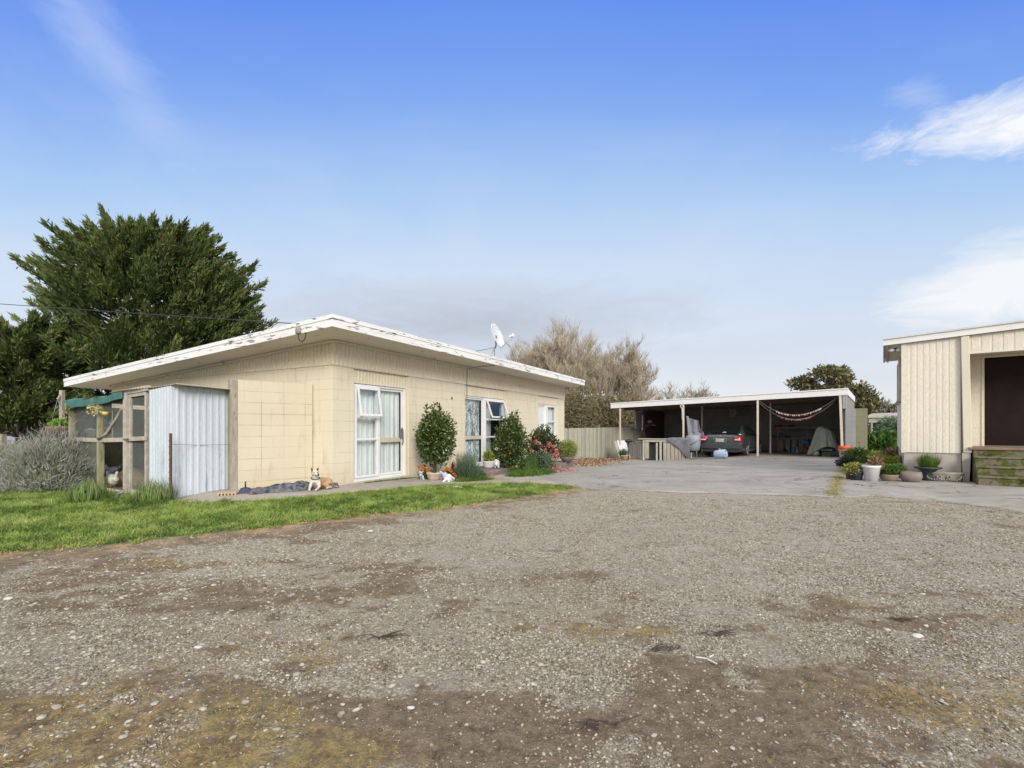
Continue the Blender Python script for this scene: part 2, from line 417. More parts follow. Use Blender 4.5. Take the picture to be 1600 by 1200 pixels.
def masks(x, y):
    """gravel / dirt / moss amounts at world points; also used to scatter pebbles"""
    def bl(px, py, rx, ry):
        c = G(px, py); return np.exp(-(((x-c.x)/rx)**2+((y-c.y)/ry)**2)*1.2)
    n1 = fbm(x*.9, y*.9, 21); n2 = fbm(x*2.6, y*2.6, 33); n3 = fbm(x*.35, y*.35, 45, 3)
    dirt = .9*bl(690,1105,.85,.33)+.75*bl(560,1190,.8,.22)+.8*bl(1120,1060,.9,.35)+.6*bl(1330,1110,.9,.4)+.5*bl(1010,1000,.5,.3)+.55*bl(880,1160,.7,.2)
    dirt = dirt+.7*bl(1560,820,1.2,.6)+.35*bl(640,900,1.6,.5)+.45*bl(840,900,1.2,.35)+.3*bl(950,930,1.5,.4)+.4*bl(480,980,.5,.3)
    d2, _, _ = polydist(x, y, lawn_near, False)
    dirt = dirt+1.0*np.exp(-(d2/.42)**2)+.45*np.exp(-(d2/1.1)**2)*(x < -1.5)
    dirt = np.clip(dirt*(.55+.9*n2)+(n1-.55)*1.5, 0, 1)
    moss = .95*bl(120,1160,.7,.3)+.7*bl(350,1130,.45,.25)+.8*bl(420,1190,.5,.18)+.5*bl(380,1010,.5,.25)+.55*bl(200,1060,.5,.3)+.6*bl(1500,1100,.5,.3)+.4*bl(1400,1070,.6,.3)
    moss = moss+.8*bl(1430,785,1.3,.18)+.6*bl(1400,800,1.4,.35)+.75*bl(900,873,.35,.07)+.75*bl(950,874,.2,.06)+.55*bl(1015,985,.2,.12)+.6*bl(940,990,.35,.12)+.6*bl(1225,995,.3,.15)+.5*bl(560,1165,.2,.1)+.5*bl(1120,1180,.3,.15)
    moss = moss+.35*bl(100,880,1.5,.3)+.45*bl(300,880,1.2,.2)
    moss = np.clip(moss*(.2+1.5*n2)+np.clip(fbm(x*1.7,y*1.7,77)-.66,0,1)*1.6, 0, 1)
    low = np.clip((4.3-y)/2.2+(fbm(x*.8, y*1.2, 64)-.5)*3.2, 0, 1); band = fbm(x*.55, y*2.0, 61); fine_ = fbm(x*4.5, y*6.5, 63)
    dirt = np.clip(dirt*.75+low*(.44+2.8*(band-.5)+4.2*(fine_-.5))+.42*bl(230,930,1.6,1.0)+(1-low)*np.clip(band-.58,0,1)*2.2, 0, 1)
    moss = np.clip(moss+low*np.clip(fbm(x*2.1+9, y*3.6, 67)-.54, 0, 1)*4.0, 0, 1)
    return dirt, moss
dirt, moss = masks(GX, GY)
track = .8*gb(960,930,2.2,.25)+.6*gb(1300,900,2.5,.35)
lawnm = np.where(inl, np.clip(dl/.25, 0, 1), np.clip(.25-dl/.3, 0, .25)*0)
dry = np.exp(-(dl/.22)**2)*(.3+fbm(GX*1.5, GY*1.5, 91))
V = np.stack([GX, GY, gz+micro*near-np.where(inpoly(GX,GY,drive_poly)|inpoly(GX,GY,path_poly), .035, 0)], -1).reshape(-1,3)
nx, ny = len(ax), len(ay)
ii, jj = np.meshgrid(np.arange(nx-1), np.arange(ny-1)); q = (jj*nx+ii).ravel()
Fq = np.stack([q, q+1, q+1+nx, q+nx], 1)
far_g = np.clip((np.hypot(GX, GY)-26)/8, 0, 1)
m, T = new_mat('gravel_yard')
o_ = T.obj
A = lambda k: T.attr(k).outputs['Fac']
nb = T.noise(o_, 7, 6, .65); nb2 = T.noise(o_, 22, 5, .7); nf = T.noise(o_, 90, 4, .7); nw = T.noise(o_, 1.6, 4, .6)
wv = T.n('ShaderNodeVectorMath', operation='ADD'); wn_ = T.n('ShaderNodeTexNoise', {'Vector': o_, 'Scale': 14, 'Detail': 2})
T.s(wv.inputs[0], o_); T.s(wv.inputs[1], T.scalevec(wn_.outputs['Color'], (.05,.05,.05)))
def vor(scale, feat='F1', rnd=1):
    return T.n('ShaderNodeTexVoronoi', {'Vector': wv.outputs[0], 'Scale': scale, 'Randomness': rnd}, feature=feat)
va = vor(42); vb = vor(95); vc = vor(17)
def stonecol(v, dark, light):
    s = T.n('ShaderNodeSeparateColor', {0: v.outputs['Color']})
    c = T.mix(s.outputs[0], dark, light)
    return T.mix(T.ramp(s.outputs[1], .82, .98), c, (.27,.20,.13,1)), s
ca, sa = stonecol(va, (.16,.138,.10,1), (.52,.475,.39,1))
cb, sb = stonecol(vb, (.20,.17,.12,1), (.52,.47,.375,1))
cc, sc_ = stonecol(vc, (.30,.265,.20,1), (.58,.54,.45,1))
ha = T.ramp(va.outputs['Distance'], .0, .62, 1, 0); hb = T.ramp(vb.outputs['Distance'], 0, .6, 1, 0); hc = T.ramp(vc.outputs['Distance'], 0, .5, 1, 0)
soil = T.mix(T.ramp(T.noise(o_, 13, 9, .78), .34, .66), (.058,.038,.022,1), (.245,.18,.115,1))
soil = T.mix(T.ramp(nf, .35, .75, 0, .5), soil, (.24,.205,.16,1))
gcol = T.mix(T.ramp(ha, .12, .34), T.mix(T.ramp(hb, .1, .4), soil, cb), ca)
gcol = T.mix(T.m('MULTIPLY', T.ramp(sc_.outputs[2], .86, .9), T.ramp(hc, .35, .5)), gcol, cc)
# broad tonal drift of dust between stones
gcol = T.mix(T.ramp(T.noise(o_, .9, 7, .72, .4), .40, .62, 0, .72), gcol, T.mix(nf, (.20,.17,.125,1), (.42,.375,.30,1)))
sep_c = T.ramp(sb.outputs[1], .70, .74)
spark = T.m('MULTIPLY', sep_c, T.ramp(hb, .3, .5))
dcol = T.mix(T.m('MULTIPLY', spark, .5), soil, cb)
dfac = T.ramp(T.m('ADD', T.m('ADD', A('dirt'), T.m('MULTIPLY', T.m('SUBTRACT', T.noise(o_, 3.7, 10, .8), .5), 3.4)), T.m('MULTIPLY', T.m('SUBTRACT', T.noise(o_, 17, 6, .75), .5), 1.6)), .34, .72)
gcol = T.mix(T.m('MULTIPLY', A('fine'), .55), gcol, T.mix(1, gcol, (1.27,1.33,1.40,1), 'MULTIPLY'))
c = T.mix(dfac, gcol, dcol)
mcol = T.mix(T.ramp(nb2, .35, .65), (.17,.115,.05,1), (.44,.32,.15,1))
mcol = T.mix(T.ramp(nw, .45, .6), mcol, (.30,.235,.09,1))
mcol = T.mix(T.ramp(T.noise(o_, 12, 9, .8), .44, .60), mcol, (.10,.07,.04,1))
mfac = T.ramp(T.m('ADD', A('moss'), T.m('MULTIPLY', T.m('SUBTRACT', T.noise(o_, 5.5, 10, .82), .5), 4.4)), .44, .95)
c = T.mix(T.m('MULTIPLY', mfac, .8), c, mcol)
deb = T.m('MULTIPLY', T.ramp(T.noise(o_, 5.5, 10, .82, .6), .57, .63), .8)
c = T.mix(deb, c, (.055,.037,.025,1))
straw = T.m('MULTIPLY', T.ramp(T.noise(o_, 30, 6, .75), .60, .66), T.ramp(A('dirt'), .2, .8, 0, .6))
c = T.mix(straw, c, (.36,.27,.15,1))
c = T.mix(T.m('MULTIPLY', A('dry'), T.ramp(T.noise(o_, 5, 8, .75), .46, .60)), c, (.46,.31,.15,1))
lcol = T.mix(T.ramp(nb, .35, .65), (.055,.085,.02,1), (.10,.13,.03,1))
c = T.mix(T.ramp(T.m('ADD', A('lawn'), T.m('MULTIPLY', T.m('SUBTRACT', nb, .5), .8)), .25, .5), c, lcol)
c = T.mix(A('far'), c, T.mix(T.ramp(nw,.3,.7), (.10,.12,.04,1), (.16,.15,.07,1)))
hgt = T.m('ADD', T.m('ADD', T.m('MULTIPLY', ha, T.m('SUBTRACT', 1, T.m('MULTIPLY', dfac, .8))), T.m('MULTIPLY', hb, .4)), T.m('MULTIPLY', nf, .4))
hgt = T.m('ADD', hgt, T.m('MULTIPLY', T.noise(o_, 13, 9, .78), 1.6))
finish(T, c, .9, 0, hgt, .7, .010, .15)
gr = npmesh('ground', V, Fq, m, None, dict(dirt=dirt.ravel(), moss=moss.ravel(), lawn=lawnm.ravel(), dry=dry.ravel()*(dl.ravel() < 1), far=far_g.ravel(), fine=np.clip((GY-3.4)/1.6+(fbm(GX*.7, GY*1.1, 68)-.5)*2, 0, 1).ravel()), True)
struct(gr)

# ------------------------------------------------------------------ concrete drive and path
def concrete(name, ca_, cb_, joint=None):
    m, T = new_mat(name); o_ = T.obj
    n1 = T.noise(o_, .8, 5, .6); n2 = T.noise(o_, 5, 6, .7); n3 = T.noise(o_, 70, 4, .7)
    c = T.mix(T.ramp(n1, .35, .65), ca_, cb_)
    c = T.mix(T.ramp(n2, .5, .7, 0, .45), c, tuple(x*.62 for x in ca_))
    # long streaks across the slope
    st = T.noise(T.scalevec(o_, (.5,2.4,1)), 1.6, 6, .65, .5)
    c = T.mix(T.ramp(st, .52, .68, 0, .5), c, tuple(x*.55 for x in ca_))
    c = T.mix(T.ramp(st, .30, .42, .4, 0), c, tuple(min(1,x*1.35) for x in ca_))
    c = T.mix(T.m('MULTIPLY', T.ramp(T.noise(o_, 2.1, 5, .7), .60, .68), T.ramp(n2, .45, .6)), c, (.20,.19,.07,1))
    c = T.mix(1, c, T.ramp(n3, .3, .7, .82, 1.15), 'MULTIPLY')
    ck = T.n('ShaderNodeTexVoronoi', {'Vector': T.n('ShaderNodeVectorMath', {0: o_, 1: T.scalevec(T.n('ShaderNodeTexNoise', {'Vector': o_, 'Scale': 1.5}).outputs['Color'], (1,1,1))}, operation='ADD').outputs[0], 'Scale': .33}, feature='DISTANCE_TO_EDGE').outputs['Distance']
    c = T.mix(T.m('MULTIPLY', T.ramp(ck, .004, .0015), T.ramp(n2,.4,.5)), c, (.07,.065,.05,1))
    finish(T, c, .85, 0, n3, .25, .004, .2); return m
drive_m = concrete('drive_concrete', (.29,.27,.24,1), (.38,.36,.325,1))
path_m = concrete('path_concrete', (.36,.31,.26,1), (.45,.40,.35,1))
struct(sheet('driveway', wobble(drive_poly, .11, .12, 4, 10), .12, .012, drive_m, .1))
struct(sheet('path', wobble(path_poly, .03, .15, 6, 9), .08, .022, path_m, .1))

# ------------------------------------------------------------------ grass of the lawn
def scatter(poly, n, seed):
    r = np.random.default_rng(seed); xs = [p[0] for p in poly]; ys = [p[1] for p in poly]
    x = r.uniform(min(xs), max(xs), n); y = r.uniform(min(ys), max(ys), n); k = inpoly(x, y, poly); return x[k], y[k], r
x, y, r = scatter(lawn_poly, 620000, 3)
k = (np.abs(x) < y*1.12+1.0) | ((np.abs(x) < y*1.9+1.0) & (r.random(len(x)) < .55)); x, y = x[k], y[k]
d, _, _ = polydist(x, y, lawn_near, False)
cl = fbm(x*2.2, y*2.2, 5); cl2 = fbm(x*9, y*9, 6)
dp, _, _ = polydist(x, y, path_front, False)
keep = r.random(len(x)) < np.clip(.25+d/.35+(cl-.5)*1.4, .03, 1)*np.clip(.35+1.2*cl2, 0, 1)
x, y, d, cl, cl2, dp = (a[keep] for a in (x, y, d, cl, cl2, dp)); N = len(x)
bare = (fbm((x+5)*1.1, (y)*1.1, 66) > .66) & (r.random(N) < .5)
L = (.020+.035*np.clip(cl2*1.6-.3,0,1)+.03*np.clip(cl*2-.9,0,1))*(.6+.8*r.random(N))*np.clip(.5+d/.5, .5, 1)
L = L*np.where((dp < .25), 1.5, 1)
pos = np.stack([x, y, g(x, y)+.0+(fbm(x*1.3,y*1.3,3)-.5)*.035], 1)
di = np.stack([r.normal(0,.55,N), r.normal(0,.55,N), np.ones(N)], 1)
V, Fc, ix = blades_geo(pos, di, L, .0065+.005*r.random(N), .5, 1)
cx_, cy_, _ = scatter(lawn_poly, 2600, 31); kq = np.abs(cx_) < cy_*1.1; cx_, cy_ = cx_[kq][:650], cy_[kq][:650]; nb_ = 46
tx_ = np.repeat(cx_, nb_)+r.normal(0,.035,len(cx_)*nb_); ty_ = np.repeat(cy_, nb_)+r.normal(0,.035,len(cx_)*nb_)
tp_ = np.stack([tx_, ty_, g(tx_, ty_)+(fbm(tx_*1.3,ty_*1.3,3)-.5)*.035], 1); td_ = np.stack([(tx_-np.repeat(cx_,nb_))*14, (ty_-np.repeat(cy_,nb_))*14, np.ones(len(tx_))], 1)
hs_ = np.repeat(.6+.8*r.random(len(cx_)), nb_); tc_ = np.repeat(.1+.5*r.random(len(cx_)), nb_)
TV, TF, TI = blades_geo(tp_, td_, .085*hs_*(.5+.7*r.random(len(tx_))), .008, .6, 2); TT = np.clip(tc_+.12*r.normal(size=len(tx_)), 0, .8)
dryv = np.clip(1-d/.28, 0, 1)*(fbm(x*1.5, y*1.5, 91) > .42)
tint = np.clip(.42+1.1*(cl-.5)+.40*(r.random(N)-.5)+.8*(cl2-.5), 0, .8); tint = np.where(r.random(N) < dryv*.8+.035, .97, tint)
gm = leafmat('lawn_grass', [(.06,.11,.025),(.14,.225,.045),(.23,.335,.07),(.34,.43,.11),(.45,.50,.20),(.62,.47,.22)], .6, .35, 2.2)
prop(npmesh('lawn_grass', np.concatenate([V, TV]), np.concatenate([Fc, TF+len(V)]), gm, None, dict(rnd=np.concatenate([tint[ix], TT[TI]]))), 'short bright green lawn in front of the cream block house', 'grass', kind='stuff')

# ------------------------------------------------------------------ pebbles and stones over the yard
ico_v = []; t_ = (1+5**.5)/2
for a, b in ((1,t_),(-1,t_),(1,-t_),(-1,-t_)): ico_v += [(0,a,b),(a,b,0),(b,0,a)]
ico_v = np.array(ico_v); ico_v = ico_v/np.linalg.norm(ico_v[0])
bm_ = bmesh.new(); [bm_.verts.new(v) for v in ico_v]; bmesh.ops.convex_hull(bm_, input=bm_.verts); bm_.verts.index_update()
ico_f = np.array([[v.index for v in f.verts] for f in bm_.faces]); ico_v = np.array([v.co[:] for v in bm_.verts]); bm_.free()
def stones(name, x, y, size, flat, mat, seed, tint):
    r = np.random.default_rng(seed); N = len(x)
    jit = 1+r.uniform(-.28,.28,(N,12,1))
    V = ico_v[None]*jit
    V = V*np.stack([r.uniform(.7,1.3,N), r.uniform(.6,1.1,N), flat*r.uniform(.6,1.2,N)], 1)[:,None,:]*size[:,None,None]
    a = r.uniform(0, 6.28, N); ca_, sa_ = np.cos(a)[:,None], np.sin(a)[:,None]
    V = np.stack([V[:,:,0]*ca_-V[:,:,1]*sa_, V[:,:,0]*sa_+V[:,:,1]*ca_, V[:,:,2]], 2)
    tx = r.normal(0,.15,(N,1)); V[:,:,2] += V[:,:,0]*tx
    z = g(x, y)+(fbm(x*1.3, y*1.3, 3)-.5)*.035+(fbm(x*6, y*6, 8)-.5)*.012+size*flat*.25
    V = V+np.stack([x, y, z], 1)[:,None,:]
    Fc = (ico_f[None]+np.arange(N)[:,None,None]*12).reshape(-1,3)
    return npmesh(name, V.reshape(-1,3), Fc, mat, None, dict(rnd=np.repeat(tint, 12)))
m, T = new_mat('pebble_stone')
a_ = T.attr('rnd').outputs['Fac']; cr_ = T.n('ShaderNodeValToRGB', {'Fac': a_}); e = cr_.color_ramp.elements
for i, (p_, c_) in enumerate([(0,(.12,.10,.07)),(.35,(.26,.225,.17)),(.65,(.40,.36,.29)),(.85,(.52,.48,.40)),(.95,(.33,.25,.17)),(1,(.58,.55,.48))]):
    if i >= 2: e.new(.5)
for i, (p_, c_) in enumerate([(0,(.12,.10,.07)),(.35,(.26,.225,.17)),(.65,(.40,.36,.29)),(.85,(.52,.48,.40)),(.95,(.33,.25,.17)),(1,(.58,.55,.48))]): e[i].position = p_; e[i].color = (*c_, 1)
finish(T, T.mix(1, cr_.outputs[0], T.ramp(T.noise(T.obj, 120, 3), .3, .7, .75, 1.2), 'MULTIPLY'), .85, spec=.2)
r = np.random.default_rng(12); N = 360000
yy = 1.55+(8.2-1.55)*r.random(N)**1.15; xx = (r.random(N)*2-1)*(yy*1.1+.3)
di_, mo_ = masks(xx, yy); dgl, _, _ = polydist(xx, yy, lawn_near, False)
cln = fbm(xx*5, yy*5, 17)
keep = (r.random(N) < np.clip(1.0-di_*.85-mo_*.6, .10, 1)*np.clip(cln*2.6-.75, .06, 1)) & ~inpoly(xx, yy, lawn_poly) & ~inpoly(xx, yy, drive_poly)
xx, yy = xx[keep], yy[keep]; sz = (.0028+.0060*r.random(len(xx))**2.6)*(1+.06*yy)
prop(stones('gravel', xx, yy, sz, .6, m, 5, np.clip(.42+.24*r.normal(size=len(xx)), 0, 1)), 'loose grey pebbles spread over the dirt yard', 'gravel', kind='stuff')
N = 30000; u = r.random(N)*(len(drive_front)-1); i0 = np.minimum(u.astype(int), len(drive_front)-2); f = u-i0; dfa = np.array(drive_front)
xe = dfa[i0,0]*(1-f)+dfa[i0+1,0]*f+r.normal(0,.05,N); ye = dfa[i0,1]*(1-f)+dfa[i0+1,1]*f+np.abs(r.normal(0,.34,N))-.12
kk = fbm(xe*1.5, ye*1.5, 71) > .40; xe, ye = xe[kk], ye[kk]
prop(stones('loose_grit', xe, ye, .005+.006*r.random(len(xe)), .5, m, 9, np.clip(.3+.25*r.normal(size=len(xe)), 0, 1)), 'grit spilling over the front edge of the concrete drive', 'gravel', kind='stuff')
# larger, flatter pale stones lie on the left half
N = 26000; yy = 1.8+6.0*r.random(N); xx = (r.random(N)*2-1)*(yy*1.08)
wl = np.exp(-(((xx+2.7)/1.5)**2+((yy-3.9)/1.1)**2)) + .45*np.exp(-(((xx+.9)/1.2)**2+((yy-2.7)/.6)**2)) + .05
di_, mo_ = masks(xx, yy)
keep = (r.random(N) < wl*(1-.35*di_)*np.clip(fbm(xx*2.4, yy*3.6, 81)*4-1.4, .03, 1)) & ~inpoly(xx, yy, lawn_poly) & ~inpoly(xx, yy, drive_poly)
xx, yy = xx[keep], yy[keep]
prop(stones('pale_stones', xx, yy, .006+.016*r.random(len(xx))**2.4, .35, m, 6, np.clip(.58+.17*r.normal(size=len(xx)), 0, .88)), 'flat pale stones scattered on the left of the yard', 'stones', kind='stuff')
# moss tufts and dry thatch
N = 170000; yy = 1.55+7*r.random(N); xx = (r.random(N)*2-1)*(yy*1.1)
di_, mo_ = masks(xx, yy)
keep = (r.random(N) < np.clip(mo_*1.3-.25, 0, 1)*np.clip(fbm(xx*7,yy*7,19)*3-1.2,0,1)) & ~inpoly(xx, yy, lawn_poly) & ~inpoly(xx, yy, drive_poly)
xx, yy = xx[keep], yy[keep]; N = len(xx)
pos = np.stack([xx, yy, g(xx,yy)+(fbm(xx*1.3,yy*1.3,3)-.5)*.035], 1)
V, Fc, ix = blades_geo(pos, np.stack([r.normal(0,1,N), r.normal(0,1,N), .6*np.ones(N)],1), .010+.018*r.random(N), .003, .4, 1)
mm = leafmat('dry_moss', [(.12,.13,.035),(.28,.21,.08),(.46,.34,.15),(.60,.46,.23)], .8, .1)
prop(npmesh('dry_moss', V, Fc, mm, None, dict(rnd=np.clip(r.random(N)*.8+.1*(xx > 0)*0, 0, 1)[ix])), 'yellow brown dry moss in tufts between the pebbles', 'moss', kind='stuff')

# ------------------------------------------------------------------ distant hills
hm = pm('hazy_hill', (.26,.31,.36), (.30,.35,.40), .02, .95, 0, spec=0)  # blue-grey haze of distance is put into the hill colour
hv = []; 
for j in range(7):
    for i in range(81):
        a = R(-75+150*i/80); rr = 700+j*70
        hgt = (8+22*float(fbm(i*.16, 1.3, 5)))*(1.35-1.1*min(1,i/60))*math.sin(math.pi*min(1, j/6*.5+.0)) 
        hv.append((math.sin(a)*rr, math.cos(a)*rr, -3+hgt))
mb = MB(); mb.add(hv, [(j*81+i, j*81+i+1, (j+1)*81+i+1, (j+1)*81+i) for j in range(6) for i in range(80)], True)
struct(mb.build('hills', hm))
# ================================================================== shared building materials
def blockmat(name, ca, cb, joint, bw=.405, bh=.2035, z0=.14, jstr=.6, stain=(.42,.33,.19), stain_amt=.55, off=.0):
    m, T = new_mat(name)
    sp = T.n('ShaderNodeSeparateXYZ', {0: T.obj}).outputs
    nr = T.n('ShaderNodeSeparateXYZ', {0: T.n('ShaderNodeTexCoord').outputs['Normal']}).outputs
    isx = T.m('GREATER_THAN', T.m('ABSOLUTE', nr[0]), .7)
    u = T.m('ADD', T.m('MULTIPLY', sp[1], isx), T.m('MULTIPLY', sp[0], T.m('SUBTRACT', 1, isx)))
    vec = T.n('ShaderNodeCombineXYZ', {0: T.m('ADD', u, 20*bw), 1: T.m('ADD', T.m('SUBTRACT', sp[2], z0), 20*bh)}).outputs[0]
    br = T.n('ShaderNodeTexBrick', {'Vector': vec, 'Scale': 1, 'Mortar Size': .0035, 'Mortar Smooth': .3, 'Brick Width': bw, 'Row Height': bh, 'Color1': (.0,.0,.0,1), 'Color2': (1,1,1,1), 'Mortar': (.5,.5,.5,1)})
    br.offset = off; br.offset_frequency = 2; br.squash = 1
    n1 = T.noise(T.obj, 1.1, 5, .6); n2 = T.noise(T.obj, 9, 6, .7); n3 = T.noise(T.obj, 80, 3, .6)
    c = T.mix(T.ramp(n1, .35, .65), ca, cb)
    c = T.mix(T.m('MULTIPLY', T.n('ShaderNodeSeparateColor', {0: br.outputs['Color']}).outputs[0], .35), c, tuple(x*.93 for x in cb))
    c = T.mix(T.m('MULTIPLY', T.ramp(T.noise(T.scalevec(T.obj,(3,3,.6)), 2, 6, .7), .55, .72), stain_amt), c, stain)
    c = T.mix(T.ramp(T.m('ADD', sp[2], T.m('MULTIPLY', n2, -.35)), .40, -.12, 0, .65), c, T.mix(n2, stain, ca))
    jf = T.m('MULTIPLY', br.outputs['Fac'], T.ramp(T.noise(T.obj, 1.7, 3, .6), .42, .62, .12, jstr))
    c = T.mix(jf, c, joint)
    c = T.mix(1, c, T.ramp(n3, .3, .7, .94, 1.05), 'MULTIPLY')
    hgt = T.m('SUBTRACT', T.m('MULTIPLY', n3, .25), br.outputs['Fac'])
    finish(T, c, .75, 0, hgt, .35, .006, .25); return m
CREAM = (.71,.63,.475); CREAM2 = (.75,.675,.53)
m_block = blockmat('cream_painted_block', CREAM, CREAM2, (.22,.17,.10))
m_clad = pm('cream_cladding', (.70,.62,.465), (.75,.675,.53), 1.5, .6, .05, 60, spots=((.34,.27,.15), .66, 5), stretch=(1,1,.35))
m_soffit = pm('soffit_paint', (.70,.64,.54), (.74,.68,.59), 1.2, .75, .03, 50, spots=((.42,.36,.27), .62, 2.5))
def peel(name, paint, wood, th=.60, st=(1.2,1.2,9), sc=2.6):
    m, T = new_mat(name)
    v = T.scalevec(T.obj, st)
    a = T.noise(v, sc, 7, .68, .3); big = T.noise(T.obj, .7, 3); fine = T.noise(T.obj, 60, 3)
    f = T.ramp(T.m('ADD', a, T.m('MULTIPLY', T.m('SUBTRACT', big, .5), .22)), th, th+.012)
    wc = T.mix(T.noise(T.scalevec(T.obj, (1,1,12)), 14, 4), wood, tuple(x*.4 for x in wood))
    p = T.mix(T.ramp(fine, .35, .7), paint, tuple(x*.93 for x in paint))
    p = T.mix(T.ramp(T.noise(v, 1.1, 5), .5, .7, 0, .35), p, (.52,.50,.45,1))
    c = T.mix(f, p, wc)
    finish(T, c, .6, 0, T.m('SUBTRACT', T.m('MULTIPLY', fine, .1), f), .6, .004, .3); return m
m_fascia = peel('peeling_white_paint', (.84,.83,.82), (.33,.28,.23))
m_fascia2 = peel('white_fascia_paint', (.80,.77,.76), (.45,.40,.36), .70)
m_white = pm('white_joinery', (.82,.82,.82), (.76,.76,.75), 5, .4, .02, 60)
m_beige = pm('beige_rail', (.60,.54,.40), (.55,.50,.38), 5, .5, .02)
m_roof = pm('roof_sheet', (.55,.56,.57), (.62,.62,.62), 2, .45, .05, 30)
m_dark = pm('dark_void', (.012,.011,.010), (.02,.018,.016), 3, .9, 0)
m_black = pm('black_plastic', (.02,.02,.022), (.03,.03,.032), 8, .45, .05)
m_grey = pm('galvanised_metal', (.42,.43,.45), (.34,.35,.36), 9, .45, .05, metal=.5)
m_steel = pm('dull_steel', (.25,.25,.26), (.18,.17,.17), 12, .5, .1, metal=.4)
m_wood = pm('weathered_timber', (.42,.37,.31), (.29,.25,.20), 5, .85, .5, 70, spots=((.16,.17,.08), .60, 7), stretch=(4,4,.6))
m_woodh = pm('weathered_rail', (.52,.48,.42), (.38,.34,.28), 5, .85, .3, 70, spots=((.26,.25,.17), .66, 5), stretch=(2,2,2))
def glassmat(name, tint=(.95,.97,.97), refl=.14, rough=.02, vis=1):
    m, T = new_mat(name); T.nt.nodes.remove(T.b)
    lw = T.n('ShaderNodeLayerWeight', {'Blend': .35}).outputs['Fresnel']
    tr = T.n('ShaderNodeBsdfTransparent', {'Color': tint}); gl = T.n('ShaderNodeBsdfGlossy', {'Color': (.78,.78,.76,1), 'Roughness': rough})
    mx = T.n('ShaderNodeMixShader', {'Fac': T.m('MULTIPLY', T.m('ADD', lw, .03), refl, clamp=True)})
    T.nt.links.new(tr.outputs[0], mx.inputs[1]); T.nt.links.new(gl.outputs[0], mx.inputs[2]); T.nt.links.new(mx.outputs[0], T.out.inputs[0]); return m
m_glass = glassmat('window_glass')
def curtainmat(name, a, b, lace=False):
    m, T = new_mat(name)
    f = T.noise(T.scalevec(T.obj, (1,1,.02)), 22, 4, .6)
    c = T.mix(T.ramp(f, .35, .65), a, b)
    if lace:
        ns = T.noise(T.scalevec(T.obj, (1,1,.55)), 14, 6, .7, 1.2); n2 = T.noise(T.scalevec(T.obj,(1,1,.35)), 5, 4, .6, .5)
        c = T.mix(T.ramp(T.m('ADD', T.m('MULTIPLY', ns, .6), T.m('MULTIPLY', n2, .4)), .44, .56), (.16,.17,.18,1), (.80,.84,.88,1))
    finish(T, c, .9, 0, f, .3, .01, .1); return m
m_curt = curtainmat('white_curtain', (.90,.90,.89), (.78,.78,.77)); m_lace = curtainmat('lace_curtain', (.6,.6,.6), (.5,.5,.5), True)
m_curtg = curtainmat('grey_curtain', (.50,.50,.48), (.30,.30,.29))

def corrug(mb, a, b, zb, zt, pitch=.1, depth=.02, kind='rib'):
    """ribbed sheet from a to b (2D local points); zb/zt constants or functions of t"""
    a = Vector(a); b = Vector(b); L = (b-a).length; d = (b-a)/L; n = Vector((d.y, -d.x))
    pr = []
    k = max(1, round(L/pitch)); p = L/k
    for i in range(k):
        s = i*p
        if kind == 'rib': pr += [(s, 0), (s+.62*p, 0), (s+.70*p, 1), (s+.92*p, 1)]
        elif kind == 'board': pr += [(s, 0), (s+.03, 0), (s+.036, 1), (s+p-.006, 1)]
        else: pr += [(s, 0), (s+p*.25, .5), (s+p*.5, 1), (s+p*.75, .5)]
    pr.append((L, 0))
    zbf = zb if callable(zb) else (lambda t: zb); ztf = zt if callable(zt) else (lambda t: zt)
    vs = []
    for s, h in pr:
        q = a+d*s+n*h*depth
        vs += [(q.x, q.y, zbf(s/L)), (q.x, q.y, ztf(s/L))]
    mb.add(vs, [(2*i, 2*i+2, 2*i+3, 2*i+1) for i in range(len(pr)-1)], kind == 'wave')
    return mb
def curtain(mb, x0, x1, y, z0, z1, folds=7, amp=.025):
    return mb.grid(lambda u, v: (x0+(x1-x0)*u, y+amp*math.sin(u*folds*6.28)+amp*.4*math.sin(u*folds*15.1+2), z0+(z1-z0)*v), folds*14, 2)
def frame_box(mb, x0, x1, z0, z1, y0, y1, t):
    mb.box(x0, x1, y0, y1, z0, z0+t); mb.box(x0, x1, y0, y1, z1-t, z1)
    mb.box(x0, x0+t, y0, y1, z0+t, z1-t); mb.box(x1-t, x1, y0, y1, z0+t, z1-t); return mb

# ================================================================== the cream house
ROT = math.atan2(.881,.474)
HC = Vector((-3.40, 9.20, 0))
def HW(x, y, z=0): return HC+Vector((.4738*x-.8807*y, .8807*x+.4738*y, z))
house = thing('block_house', 'low cream painted block house with flaking white flat roof fascia and white sliding doors', 'house', HC, ROT)
JZ = 2.449; ZT = lambda y: 2.95-.0573*(y+.811)
LX, LY = 11.62, 8.64
openings = [(.51,2.17),(4.49,6.85),(9.15,10.97)]
wl = MB(); xs = 0
for a, b in openings:
    wl.box(xs, a, 0, .2, -.6, JZ); wl.box(a, b, .0, .2, -.6, .15); xs = b
wl.box(xs, LX, 0, .2, -.6, JZ)
wl.box(0, .2, .2, LY, -.6, JZ); wl.box(LX-.2, LX, .2, LY, -.6, JZ); wl.box(.2, LX-.2, LY-.2, LY, -.6, JZ)
wall = wl.build('wall', m_block, house)
cl = MB()
corrug(cl, (0,-.012), (LX,-.012), JZ-.015, ZT(0), .105, .018)
corrug(cl, (-.012,LY), (-.012,0), JZ-.015, lambda t: max(JZ, ZT(LY*(1-t))), .105, .02)
corrug(cl, (LX+.012,0), (LX+.012,LY), JZ-.015, lambda t: max(JZ, ZT(LY*t)), .093, .012)
